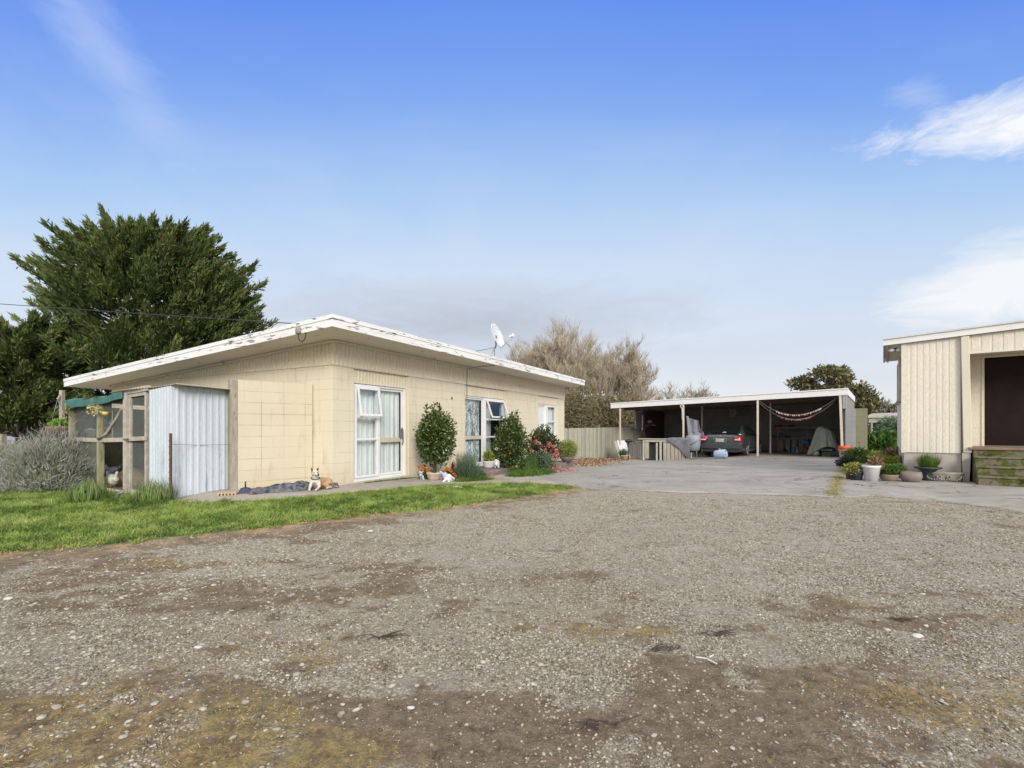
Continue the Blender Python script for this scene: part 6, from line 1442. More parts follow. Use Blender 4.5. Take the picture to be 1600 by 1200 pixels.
# bicycle-like red and white clutter on the left wall
p = P(1013, 661, 26.8); t = thing('helmet', 'pale grey helmet hanging in the dark left bay', 'helmet', P(1015.5, 658.8, 26.6)); k = MB(); k.ball((0,0,0), (.13,.11,.09)); k.box(-.15,.06,-.12,-.06,-.05,-.03); k.build('shell', pm('grey_shell', (.30,.30,.31), None, 5, .4, 0), t)
t = thing('red_rag', 'red cloth hanging beneath the helmet', 'cloth', P(1012, 664.5, 26.6)); k = MB(); k.grid(lambda u, v: (-.17+.34*u, .02*math.sin(u*20), .06-.14*v*(1+.3*math.sin(u*5))), 14, 6); k.build('cloth', pm('red_cloth', (.22,.025,.03), (.15,.02,.02), 6, .8, .1), t, solid=.01)
t = thing('white_shelf_item', 'thin pale bracket right of the red cloth', 'bracket', P(1021, 664.5, 26.5)); k = MB(); k.bar((-.1,0,.03),(.12,0,-.01),.03); k.build('bracket_arm', pm('grey_shell', (.30,.30,.31)), t)
p = P(1003.5, 660, 26.9); k = MB(); k.box(-.03,.03,-.05,0,-.42,.42); prop(k.build('white_batten', m_white, loc=p), 'narrow white batten on the left wall end of the carport', 'batten')

# ------------------------------------------------------------------ paling fence
fa_, fb_ = P(872, 719, 24.2), P(1010, 712, 27.8); fl_ = (fb_-fa_); n_ = 46
t = thing('paling_fence', 'grey green timber paling fence between the house and the carport', 'fence', (0,0,0))
k = MB(); kd = MB(); r = random.Random(9)
for i in range(n_):
    u = i/n_; px = 872+138*u; p = fa_.lerp(fb_, u); ztp = H+(HY-(669.4-3.0*u))/F*p.y+r.uniform(-.012,.012); zb_ = float(g(p.x, p.y))
    q = fa_.lerp(fb_, (i+.93)/n_); off = Vector((.03,-.07,0))*(.15 if i % 2 else 0)
    k.add([p+off+Vector((0,0,-p.z+zb_)), q+off+Vector((0,0,-q.z+zb_)), q+off+Vector((0,0,-q.z+ztp)), p+off+Vector((0,0,-p.z+ztp))]+[w_+Vector((.01,.022,0)) for w_ in (p+off+Vector((0,0,-p.z+zb_)), q+off+Vector((0,0,-q.z+zb_)), q+off+Vector((0,0,-q.z+ztp)), p+off+Vector((0,0,-p.z+ztp)))], [(0,1,2,3),(7,6,5,4),(0,4,5,1),(1,5,6,2),(2,6,7,3),(3,7,4,0)])
m, T = new_mat('fence_paling'); sx_ = T.n('ShaderNodeSeparateXYZ', {0: T.obj}).outputs[0]
wnz = T.n('ShaderNodeTexWhiteNoise', {'W': T.m('FLOOR', T.m('MULTIPLY', T.m('SUBTRACT', sx_, fa_.x), n_/fl_.x))}, noise_dimensions='1D').outputs['Value']
c = T.mix(wnz, (.30,.28,.235,1), (.44,.42,.36,1)); c = T.mix(T.m('MULTIPLY', T.ramp(wnz, .5, .9), .5), c, (.34,.36,.22,1))
gn = T.noise(T.scalevec(T.obj, (6,6,.6)), 3, 5, .7); c = T.mix(T.ramp(gn, .5, .7, 0, .5), c, (.18,.17,.12,1))
finish(T, c, .9, 0, gn, .3, .01, .1)
k.build('palings', m, t)
k = MB(); 
for dz_ in (.25, 1.35): k.bar(fa_+Vector((0,.06,-fa_.z-.43+dz_)), fb_+Vector((0,.06,-fb_.z-.40+dz_)), .05, .08)
k.build('rail', m_wood, t)
# dry leaves at the fence foot
r = np.random.default_rng(15); N = 5200; u = r.random(N); c0, c1 = G(893, 729), G(972, 717.5); pos = np.array(c0)[None]*(1-u)[:,None]+np.array(c1)[None]*u[:,None]; pos[:,0] += r.normal(0,.5,N); pos[:,1] += r.normal(0,.55,N)+.6; pos[:,2] = g(pos[:,0], pos[:,1])+.02+.10*r.random(N)*np.clip(fbm(pos[:,0], pos[:,1], 3)*1.5-.3, 0, 1)
V, Fc, ix = leaves_geo(pos, r.normal(size=(N,3))*np.array([1,1,.35]), .09, .05); prop(npmesh('dry_leaves', V, Fc, leafmat('dead_leaf', [(.20,.12,.07),(.36,.22,.13),(.50,.34,.22)], .85, .1), None, dict(rnd=r.random(N)[ix])), 'brown dry leaves drifted along the fence foot', 'leaves', kind='stuff')
weeds('weeds along the driveway joint toward the carport', [(1300,776),(1306,760),(1311,745),(1316,726)], 2600, .035, 97, mat=leafmat('yellow_moss', [(.22,.20,.05),(.36,.30,.08),(.48,.38,.14)], .8, .15), spread=.07, name='joint_moss')
# ================================================================== the car, seen from behind
cr0 = G(1158.5, 714.6)           # ground point under the right rear corner
car = thing('parked_car', 'dark grey green sedan parked nose in under the middle bay', 'car', (0,0,0), QR)
cc_ = Vector((cr0.x, cr0.y, 0))-Vector((.793,-.609,0))*.87
car.location = (cc_.x, cc_.y, float(g(cc_.x, cc_.y)))
# local: x right, y forward (nose away), z up
WD = .90
st = [ # y, half width lower, belt z, deck z, bottom z
 (.0,.80,.80,.93,.30),(.05,.87,.84,1.00,.24),(.20,.90,.86,1.03,.22),(.55,.915,.88,1.04,.20),(.95,.92,.90,1.02,.18),(1.6,.92,.91,.98,.18),(2.6,.92,.90,.96,.18),(3.4,.915,.88,.94,.18),(4.1,.90,.80,.86,.2),(4.6,.85,.70,.76,.22),(4.85,.70,.58,.62,.28)]
def section(y, w, bz, dz, z0):
    return [(-w*.80,y,z0),(-w*.97,y,z0+.06),(-w,y,z0+.25),(-w*1.0,y,(z0+bz)/2+.06),(-w*.975,y,bz-.02),(-w*.90,y,bz+.045),(-w*.74,y,dz-.005),(-w*.38,y,dz),(0,y,dz+.006),(w*.38,y,dz),(w*.74,y,dz-.005),(w*.90,y,bz+.045),(w*.975,y,bz-.02),(w,y,(z0+bz)/2+.06),(w,y,z0+.25),(w*.97,y,z0+.06),(w*.80,y,z0)]
vs = []; 
for s in st: vs += section(*s)
n = 17; fs = [(i*n+j, i*n+j+1, (i+1)*n+j+1, (i+1)*n+j) for i in range(len(st)-1) for j in range(n-1)]
fs += [(i*n+n-1, i*n, (i+1)*n, (i+1)*n+n-1) for i in range(len(st)-1)]; fs += [tuple(range(n)), tuple((len(st)-1)*n+j for j in range(n-1,-1,-1))]
m, T = new_mat('car_paint'); fl = T.noise(T.obj, 400, 2)
finish(T, T.mix(T.ramp(fl,.4,.6), (.05,.058,.062,1), (.09,.10,.105,1)), .28, .35); T.b.inputs['Coat Weight'].default_value = .7; T.b.inputs['Coat Roughness'].default_value = .08; m_car = m
m_cg = pm('car_glass', (.012,.015,.016), None, 5, .08, 0, spec=.7); m_ch = pm('chrome', (.60,.61,.62), None, 5, .2, 0, metal=.9)
k = MB(); k.add(vs, fs, True); body = k.build('body', m_car, car, sub=1)
# cabin
cab = [(.62,.78,1.02,.02),(.98,.72,1.24,.03),(1.35,.63,1.40,.0),(1.9,.61,1.455,0),(2.5,.62,1.44,0),(3.0,.68,1.30,0),(3.55,.78,.99,0)]
vs = []
for y, w, z, _ in cab: vs += [(-.83 if 1 else 0,y,.95),(-w-.02,y,z-.07),(-w+.06,y,z-.01),(-w*.4,y,z+.012),(0,y,z+.018),(w*.4,y,z+.012),(w-.06,y,z-.01),(w+.02,y,z-.07),(.83,y,.95)]
n = 9; fs = [(i*n+j, i*n+j+1, (i+1)*n+j+1, (i+1)*n+j) for i in range(len(cab)-1) for j in range(n-1)]+[tuple(range(n)), tuple((len(cab)-1)*n+j for j in range(n-1,-1,-1))]
k = MB(); k.add(vs, fs, True); k.build('cabin', m_car, car, sub=1)
def wq(pts, off): return [Vector(p)+Vector(off) for p in pts]
k = MB(); k.add(wq([(-.70,.56,1.045),(.70,.56,1.045),(.57,1.25,1.375),(-.57,1.25,1.375)], (0,-.03,.022)), [(0,1,2,3)]); rw = k.build('rear_window', m_cg, car, solid=.008)
k = MB(); k.add([(-.06,.62,1.075),(.12,.62,1.075),(.10,.68,1.11),(.02,.70,1.125),(-.03,.66,1.10)], [(0,1,2,3,4)]); k.v = [(x, y-.055, z+.02) for x, y, z in k.v]; k.build('sticker', pm('pale_paper', (.45,.45,.44), None, 5, .6, 0), rw, solid=.002)
for sx in (-1, 1):
    k = MB(); k.add([(sx*.835,.95,.985),(sx*.84,2.2,.965),(sx*.84,3.3,.955),(sx*.70,2.85,1.30),(sx*.655,2.3,1.395),(sx*.66,1.5,1.375),(sx*.71,1.12,1.26)], [(0,1,2,3,4,5,6)]); k.build('side_window', m_cg, car, solid=.01)
    # tail lamps wrap round the corner
    L = [(sx*.53,-.012,.925),(sx*.80,.012,.935),(sx*.895,.13,.92),(sx*.905,.22,.86),(sx*.89,.05,.70),(sx*.80,-.016,.69),(sx*.60,-.026,.72),(sx*.56,-.026,.80)]
    c_ = Vector((sx*.74,-.03,.81)); k = MB(); k.add([c_]+[Vector(p)+Vector((0,-.012,0)) for p in L], [(0,i+1,(i+1)%8+1) for i in range(8)], True)
    tl = k.build('tail_light', pm('red_lens', (.42,.008,.015), (.34,.006,.012), 6, .15, 0, spec=.7), car, solid=.012)
    k = MB(); k.box(min(sx*.60,sx*.84), max(sx*.60,sx*.84), -.050,-.040, .765,.815); k.build('lens_panel', pm('clear_lens', (.80,.66,.66), None, 5, .15, 0), tl)
    for y in (1.02, 3.85):
        M = Matrix.Translation((sx*.80, y, .325)) @ Matrix.Rotation(R(90), 4, 'Y')
        w_ = MB(); w_.lathe([(.0,-.11),(.24,-.11),(.31,-.09),(.325,-.05),(.325,.05),(.31,.09),(.24,.11),(.0,.11)], (0,0,0), 28, M=M); wh = w_.build('wheel', pm('tyre_rubber', (.02,.02,.02), (.03,.03,.03), 20, .85, .2), car)
        w_ = MB(); w_.lathe([(.05,-.115 if sx<0 else .112),(.225,-.118 if sx<0 else .118),(.235,-.10 if sx<0 else .10),(.2,-.09 if sx<0 else .09)], (0,0,0), 24, M=M); 
        for q_ in range(5):
            a_ = q_*1.2566; d_ = Vector((math.cos(a_), math.sin(a_), 0)); w_.bar(M @ (d_*.04+Vector((0,0,sx*.115))), M @ (d_*.22+Vector((0,0,sx*.115))), .05, .02)
        w_.build('rim', pm('alloy_rim', (.42,.43,.44), None, 5, .35, 0, metal=.5), wh)
    k = MB(); k.ball((sx*.98,3.05,1.0), (.09,.06,.07)); k.bar((sx*.84,3.1,.97),(sx*.93,3.06,.98),.03); k.build('side_mirror', m_car, car)
k = MB(); k.prism([(-.30,.86),(.30,.86),(.255,.665),(-.255,.665)], -.030, -.008); k.prism([(-.265,.835),(.265,.835),(.235,.69),(-.235,.69)], -.034, -.029); pl = k.build('plate_surround', m_ch, car, bevel=.004)
k = MB(); k.prism([(-.265,.832),(.265,.832),(.235,.692),(-.235,.692)], -.039, -.035); k.build('plate_recess', pm('recess_dark', (.04,.05,.05), None, 5, .5, 0), pl)
k = MB(); k.box(-.18,.18,-.052,-.041,.70,.825); k.build('number_plate', pm('plate_white', (.62,.62,.62), None, 5, .5, 0), pl)
cu = bpy.data.curves.new('plate_text', 'FONT'); cu.body = 'CLF113'; cu.size = .115; cu.align_x = 'CENTER'; cu.extrude = .001
to = bpy.data.objects.new('tmp', cu); COL.objects.link(to); dg = bpy.context.evaluated_depsgraph_get(); me = bpy.data.meshes.new_from_object(to.evaluated_get(dg)); bpy.data.objects.remove(to)
me.transform(Matrix.Translation((0,-.055,.722)) @ Matrix.Rotation(R(90), 4, 'X')); po = bpy.data.objects.new('plate_lettering', me); COL.objects.link(po); po.parent = pl; me.materials.clear(); me.materials.append(m_black)
k = MB(); k.prism([(-.83,.59),(.83,.59),(.86,.625),(-.86,.625)], -.058, .02); k.box(-.84,.84,-.05,.03,.40,.59); k.build('bumper', m_car, car, bevel=.025)
k = MB(); k.box(-.60,.60,-.058,-.04,.385,.40); k.box(-.72,.72,-.035,.05,.24,.36); k.build('lower_valance', pm('dark_trim', (.03,.033,.034), None, 5, .5, 0), car, bevel=.01)
k = MB(); k.ball((.0,-.10,.36), .035); k.bar((0,-.02,.33),(0,-.10,.33),.03); k.box(-.05,.05,-.11,-.095,.33,.41); k.build('tow_ball', m_ch, car)
k = MB(); k.ball((0,-.022,.955), (.03,.01,.02)); k.build('badge', m_ch, car)
k = MB(); k.bar((-.50,-.03,.925),(.50,-.03,.925),.02,.012); k.build('boot_lip', m_ch, car)

# ================================================================== cream weatherboard building at the right
BR = QR; B0 = Vector((8.74, 10.80, 0))
def BW(x, y, z=0): return B0+Vector((.793*x+.609*y, -.609*x+.793*y, z))
bld = thing('clad_building', 'cream clad building at the right edge with porch steps and dark front door', 'building', B0, BR)
zrf = lambda x: 3.10+(x+.35)*.052
BL = 7.0; FND = .714
m_bc = pm('cream_sheet_cladding', (.67,.615,.505), (.73,.675,.565), 1.3, .6, .05, 50, spots=((.42,.36,.25), .68, 4), stretch=(1,1,.3))
m_fnd = blockmat('painted_foundation', (.43,.38,.34), (.49,.44,.40), (.22,.19,.16), .40, .2, .1, .7, (.26,.27,.16), .5, .5)
k = MB(); k.box(.02,.96,.02,5.2,-.3,FND); k.box(.96,BL,1.05,5.2,-.3,FND); k.build('foundation', m_fnd, bld)
k = MB()
corrug(k, (0,-.0), (.95,.0), FND-.02, lambda t: zrf(t*.95), .10, .006, 'board')
corrug(k, (0,5.2), (0,0), FND-.02, lambda t: zrf(0), .10, .006, 'board')
corrug(k, (1.08,-.0), (BL,.0), 2.815, lambda t: zrf(1.08+t*(BL-1.08)), .16, .007, 'board')
k.box(.0,.95,.012,.10,FND-.02,zrf(0)); k.box(-.03,.055,-.03,-.013,FND-.03,zrf(0)); k.box(.10,.9,.101,.15,FND,2.9)
k.build('cladding', m_bc, bld)
k = MB(); k.box(1.08,BL,.015,.10,2.80,3.0); k.box(1.08,BL,-.015,.02,2.785,2.815); k.build('porch_beam', m_bc, bld)
k = MB(); k.box(1.06,BL,.12,1.1,2.86,2.90); k.build('porch_ceiling', m_soffit, bld)
k = MB(); k.box(.96,1.43,1.02,1.12,.83,2.86); k.box(2.33,BL,1.02,1.12,.83,2.86); k.box(1.43,2.33,1.02,1.12,2.79,2.86); k.box(.96,1.05,.10,1.02,.5,2.86); k.build('porch_wall', m_bc, bld)
k = MB(); k.box(1.385,1.43,1.0,1.02,.83,2.83); k.box(1.43,2.33,1.0,1.02,2.79,2.83); k.box(2.33,2.375,1.0,1.02,.83,2.83); k.build('door_frame', m_bc, bld)
k = MB(); k.box(1.43,2.33,1.05,1.09,.845,2.79); dd = k.build('door', pm('dark_brown_door', (.012,.006,.006), (.02,.010,.010), 3, .6, .05, spec=.15), bld)
k = MB(); k.bar((2.2,1.02,2.12),(2.06,1.02,2.125),.02); k.tube([(2.2,1.05,2.12),(2.2,1.01,2.12)], .022, 10); k.build('handle', m_ch, dd)
# post with its pier
k = MB(); k.add([(x, y, z) for z, xs_ in ((FND-.0,(.985,1.12)),(zrf(1)-.01,(.945,1.075))) for y in (-.07,.07) for x in xs_], [(0,2,3,1),(4,5,7,6),(0,1,5,4),(2,6,7,3),(0,4,6,2),(1,3,7,5)])
k.build('porch_post', peel('flaking_cream_paint', (.70,.63,.50), (.40,.30,.20), .66, (1,1,1), 7), bld, bevel=.008)
k = MB(); k.add([(x, y, z) for z, xs_ in ((-.2,(.985,1.07)),(FND-.005,(.965,1.10))) for y in (-.05,.12) for x in xs_], [(0,2,3,1),(4,5,7,6),(0,1,5,4),(2,6,7,3),(0,4,6,2),(1,3,7,5)]); k.build('pier', m_fnd, bld)
# steps
m, T = new_mat('mossy_step'); n1 = T.noise(T.obj, 6, 6, .7); nz = T.n('ShaderNodeSeparateXYZ', {0: T.n('ShaderNodeTexCoord').outputs['Normal']}).outputs[2]
c = T.mix(T.ramp(n1, .35, .6), (.16,.135,.10,1), (.25,.215,.17,1)); mc = T.mix(T.noise(T.obj, 30, 3), (.05,.065,.015,1), (.12,.13,.03,1))
c = T.mix(T.ramp(T.m('ADD', n1, T.m('MULTIPLY', nz, -.05)), .44, .54), c, mc); c = T.mix(T.ramp(T.noise(T.obj, 3.3, 5, .7), .56, .66), c, (.035,.03,.02,1)); finish(T, c, .9, 0, n1, .6, .02, .1); m_mst = m
for i in range(4):
    z1 = .83-.182*i; 
    if i == 0:
        k = MB(); k.box(1.06,BL,-.13,1.02,z1-.05,z1); k.build('porch_floor', pm('brown_porch_floor', (.20,.12,.08), (.26,.17,.12), 4, .7, .2), bld, bevel=.006)
        k = MB(); k.box(1.13,BL,-.10,1.0,.0,z1-.051)
    else: k = MB(); k.box(1.13,BL,-.10-.22*i,-.10-.22*(i-1)-.002,-.1,z1)
    if i: k.box(1.12,BL,-.12-.22*i,-.1-.22*i-.001,z1-.035,z1-.002)
    k.build('step', m_mst, bld, bevel=.008)
# roof
k = MB()
def sb(mb, x0, x1, y0, y1, lo, hi): mb.add([(x, y, zrf(x)+d) for d in (lo, hi) for y in (y0, y1) for x in (x0, x1)], [(0,2,3,1),(4,5,7,6),(0,1,5,4),(2,6,7,3),(0,4,6,2),(1,3,7,5)]); return mb
rf = sb(MB(), -.33, BL, -.06, 3.5, .12, .15).build('roof', m_roof, bld)
sb(MB(), -.35, BL, -.09, -.061, -.0, .125).build('fascia', m_fascia2, rf); f2_ = sb(MB(), -.37, BL, -.12, -.0905, .128, .16); f2_.build('roof_edge', pm('pale_flashing', (.66,.66,.64), (.56,.56,.54), 3, .5, .05), rf)
k = sb(MB(), -.35, -.315, -.06, 3.5, -.0, .125); sb(k, -.26, -.235, -.06, 3.5, -.02, .1); k.build('barge', pm('grey_beige_paint', (.42,.38,.30), (.35,.31,.25), 4, .7, .1), rf)
sb(MB(), -.31, .0, -.06, 3.5, .02, .04).build('soffit', m_soffit, rf)
for y0, y1 in ((1.0,1.9),(2.6,3.4)):
    k = MB(); k.box(-.05,-.005,y0,y1,1.92,2.95); k.box(-.09,-.005,y0-.04,y1+.04,1.88,1.92); k.build('side_window', pm('side_frame', (.50,.42,.33), (.42,.35,.28), 4, .7, .1), bld, bevel=.004)
p = BW(-.14, .12, 3.0); t = thing('security_light', 'twin white floodlight tucked under the building eave', 'light', p, BR)
k = MB(); k.ball((-.06,-.02,0), (.06,.05,.035)); k.ball((.06,-.02,.0), (.05,.045,.035)); k.build('lamp_head', m_white, t); k = MB(); k.box(-.03,.05,0,.05,-.02,.05); k.build('base', m_black, t)

# ================================================================== planters in front of it
def bowlplant(name, label, px, pyb, wpx, hpx, prof, mat, fol=None, cat_='potted plant', sy=1, n=28, dy=0):
    b = G(px, pyb); b.y += dy; b.x += dy*(px-CX)/F; t = thing(name, label, cat_, b); w = mm(wpx/2, b.y); h = mm(hpx, b.y)
    k = MB(); k.lathe([(r_*w, z_*h) for r_, z_ in prof], (0,0,0), n, sy=sy); k.build('pot', mat, t)
    k = MB(); k.lathe([(0,h*.86),(w*.86,h*.86),(w*.86,h*.87),(0,h*.87)], (0,0,0), 20, sy=sy); k.build('soil', pm('potting_soil', (.05,.035,.025)), t); return t, w, h
BOWL = [(.5,0),(.58,0),(.85,.4),(.98,.85),(1,1),(.92,1),(.88,.8)]; STR = [(.70,0),(.74,0),(.90,.78),(.92,.80),(1,.82),(1,1),(.9,1),(.86,.8)]
m_sed = leafmat('sedum_leaf', [(.10,.14,.03),(.24,.27,.06),(.40,.38,.12),(.38,.26,.10)], .6, .2)
t, w_, h_ = bowlplant('black_planter', 'low black pot with yellow green succulents nearest the driveway joint', 1338, 750.5, 20, 14.5, STR, pm('black_pot', (.035,.038,.045), (.05,.05,.06), 6, .55, .1))
foliage('foliage', (-.05,0,h_+.05), (w_*1.25,w_*.9,.12), 700, .05, .03, m_sed, t, 131, shell=.2)
t, w_, h_ = bowlplant('brown_pot', 'brown pot half hidden behind the low black pot', 1328.5, 750, 14, 15, STR, pm('brown_pot_paint', (.19,.10,.07), (.14,.08,.06), 6, .7, .2), dy=.12)
t, w_, h_ = bowlplant('white_pail_planter', 'tall white pail planter with torn rim and wilted stems', 1361.5, 752, 25, 25, [(.62,0),(.66,0),(.92,.86),(1,.88),(1,1),(.93,1),(.9,.86)], pm('white_pail_paint', (.76,.76,.80), (.68,.68,.72), 5, .5, .05))
foliage('wilted_leaves', (.10,0,h_+.06), (.16,.10,.13), 260, .08, .025, leafmat('wilted', [(.14,.08,.05),(.26,.16,.10),(.30,.26,.12)], .8, .1), t, 132, shell=.2)
k = MB(); k.tube([(w_*.5,-w_*.9,h_*.92),(w_*1.0,-.05,h_*.80),(w_*1.05,.0,h_*.62)], .006, 5); k.build('handle', m_grey, t)
t, w_, h_ = bowlplant('brown_bowl_planter', 'shallow brown bowl with trailing green plant right of the white pail', 1389, 752, 26, 11, BOWL, pm('brown_bowl', (.30,.22,.165), (.24,.18,.13), 6, .8, .2))
foliage('foliage', (0,0,h_+.07), (w_*1.1,w_*.8,.10), 900, .07, .022, m_grass, t, 133, shell=.2); foliage('trailing_stem', (w_*1.1,0,h_+.12), (w_*.9,.1,.07), 400, .06, .02, m_grass, t, 134, shell=.2)
t, w_, h_ = bowlplant('round_brown_pot', 'squat round brown pot left of the dark urn', 1423, 753.5, 29, 16.5, [(.55,0),(.62,0),(.95,.38),(1,.62),(.90,1),(.84,1),(.9,.7)], pm('weathered_brown_pot', (.20,.155,.135), (.27,.22,.19), 5, .85, .3))
t, w_, h_ = bowlplant('dark_urn', 'dark green urn with a spiky grass plant against the foundation', 1450, 752, 34, 22, [(.40,0),(.44,0),(.38,.3),(.42,.6),(.75,.86),(1,.9),(1,1),(.92,1)], pm('dark_green_urn', (.025,.04,.035), (.04,.055,.045), 6, .6, .15), dy=.05)
r = np.random.default_rng(41); N = 420; th = r.uniform(0,6.28,N); q = r.random(N)**.6
V, Fc, ix = blades_geo(np.stack([np.cos(th)*q*w_*.7, np.sin(th)*q*w_*.6, np.full(N,h_)],1), np.stack([np.cos(th)*q*.9, np.sin(th)*q*.9, np.ones(N)],1), .34*(.6+.5*r.random(N)), .011, -.45, 3, np.stack([-np.sin(th), np.cos(th), np.zeros(N)],1)); npmesh('foliage', V, Fc, m_grass, t, dict(rnd=np.clip(.55+.2*r.normal(size=N),0,1)[ix]))
# ornate cast planter
b = G(1474, 752.5); t = thing('ornate_planter', 'oblong grey concrete planter with moulded swags beside the steps', 'planter', b, BR); w_, h_ = mm(24, b.y), mm(15, b.y)
m_cast = pm('cast_concrete', (.36,.32,.27), (.26,.23,.19), 9, .9, .5, 50, spots=((.17,.18,.09), .6, 9))
k = MB(); k.lathe([(.62*w_,0),(.74*w_,0),(.74*w_,.08*h_),(.70*w_,.12*h_),(.92*w_,.55*h_),(.98*w_,.80*h_),(1.02*w_,.84*h_),(1.02*w_,h_),(.94*w_,h_),(.9*w_,.8*h_)], (0,0,0), 32, sy=.45)
for sx in (-.48, 0, .48):
    for i in range(9): a_ = math.pi*i/8; k.ball((sx*w_+math.cos(a_)*.11, -w_*.43*math.sqrt(max(.1,1-(sx*.8)**2))-.005, h_*.58-math.sin(a_)*.07), .018, 8, 5)
k.build('basin', m_cast, t); k = MB(); k.lathe([(0,h_*.86),(w_*.9,h_*.86),(w_*.9,h_*.88),(0,h_*.88)], (0,0,0), 24, sy=.42); k.build('soil', pm('potting_soil', (.05,.035,.025)), t)
b = G(1493, 751.5); k = MB(); k.ball((0,0,.075), (.05,.05,.055), 14, 10); k.lathe([(.03,0),(.03,.02)], (0,0,0), 10); prop(k.build('lime_gourd', pm('lime_yellow', (.42,.45,.08), (.34,.40,.06), 9, .5, .1), loc=b), 'small lime yellow ball between the ornate planter and the pier', 'ball')
# troughs behind
def trough(label, px, pyb, w, h, seed, fol):
    b = G(px, pyb); t = thing('white_trough', label, 'planter', b, BR+.45, 'white troughs behind the pots'); w_, h_ = mm(w/2, b.y), mm(h, b.y)
    k = MB(); k.add([(x*s_, y*s_, z) for z, s_ in ((0,.86),(h_,1)) for y in (-.11,.11) for x in (-w_,w_)], [(0,2,3,1),(0,1,5,4),(2,6,7,3),(0,4,6,2),(1,3,7,5)]); 
    for a_ in ((-w_*1.04,w_*1.04,-.125,-.10),(-w_*1.04,w_*1.04,.10,.125),(-w_*1.04,-w_*.96,-.10,.10),(w_*.96,w_*1.04,-.10,.10)): k.box(*a_, h_-.02, h_+.012)
    k.build('trough_body', m_white, t, bevel=.004); k = MB(); k.box(-w_*.95,w_*.95,-.098,.098,h_*.8,h_*.84); k.build('soil', pm('potting_soil', (.05,.035,.025)), t)
    if fol: foliage('foliage', (0,0,h_+.08), (w_*1.0,.12,.13), 900, .10, .018, fol, t, seed, shell=.1, blade=True, up=1.0, bottom=-.3)
    return t
trough('white trough with grassy green plants behind the white pail', 1356, 740, 22, 14, 141, m_grass)
trough('white trough of green seedlings behind the brown bowl', 1388, 743, 24, 15, 142, m_lime)
trough('short white trough nearest the foundation corner', 1406, 741, 13, 14, 143, m_lime)
b = G(1325, 729); shrub('dark_leafy_plant', 'dark purplish green leafy plant in front of the pink bucket', 'plant', b, .24, (.28,.2,.13), 700, .09, .06, leafmat('dark_kale', [(.02,.025,.022),(.05,.06,.05),(.09,.10,.085),(.16,.17,.15)], .5, .1), 151, shell=.2)
for i, (px, py, h, rx, n, mt_, lab) in enumerate([(1340,724,.52,.45,1300,m_grass,'soft green weedy plant behind the dark leafy one'),(1398,728,.55,.40,1300,leafmat('russet_leaf', [(.10,.06,.035),(.22,.13,.08),(.32,.24,.12),(.24,.26,.1)], .7, .2),'russet leaved plant beside the building corner'),(1366,722,.35,.5,1200,m_lime,'low lime green ground plant in the side bed')]):
    shrub('bed_plant', lab, 'plant', G(px, py), h, (rx,.3,h*.45), n, .10, .035, mt_, 160+i, shell=.15)
for i, (px, py, h, rx, lab) in enumerate([(1362,716,.95,.55,'broad leaved bright green plant in the middle of the side bed'),(1384,717,1.0,.55,'broad leaved green plant nearest the building side'),(1345,716,.70,.4,'broad leaved green plant beside the lichen covered wall')]):
    shrub('broad_leaved_plant', lab, 'plant', G(px, py), h, (rx,.5,h*.42), 900, .24, .15, leafmat('broad_leaf_'+str(i), [(.04,.10,.025),(.08,.18,.04),(.16,.28,.08),(.28,.38,.16)], .4, .3), 170+i, shell=.2, up=.5, rand=.6)
x, y, r = scatter(bed_poly, 26000, 88)
N = len(x); pos = np.stack([x, y, g(x,y)], 1); V, Fc, ix = blades_geo(pos, np.stack([r.normal(0,.5,N), r.normal(0,.5,N), np.ones(N)],1), .10*(.4+.9*r.random(N)), .012, .5, 1)
prop(npmesh('bed_ground_cover', V, Fc, m_grass, None, dict(rnd=np.clip(.45+.2*r.normal(size=N),0,1)[ix])), 'weedy green ground cover between the right building and the block wall', 'ground cover', kind='stuff')
c0, c1 = G(1342, 718), G(1398, 723); k = MB(); k.bar(c0+Vector((0,0,.08)), c1+Vector((0,0,.08)), .12, .18); prop(k.build('bed_kerb', pm('mossy_kerb', (.24,.24,.16), (.30,.28,.22), 5, .9, .4), bevel=.01), 'low mossy concrete edge across the side bed', 'kerb')

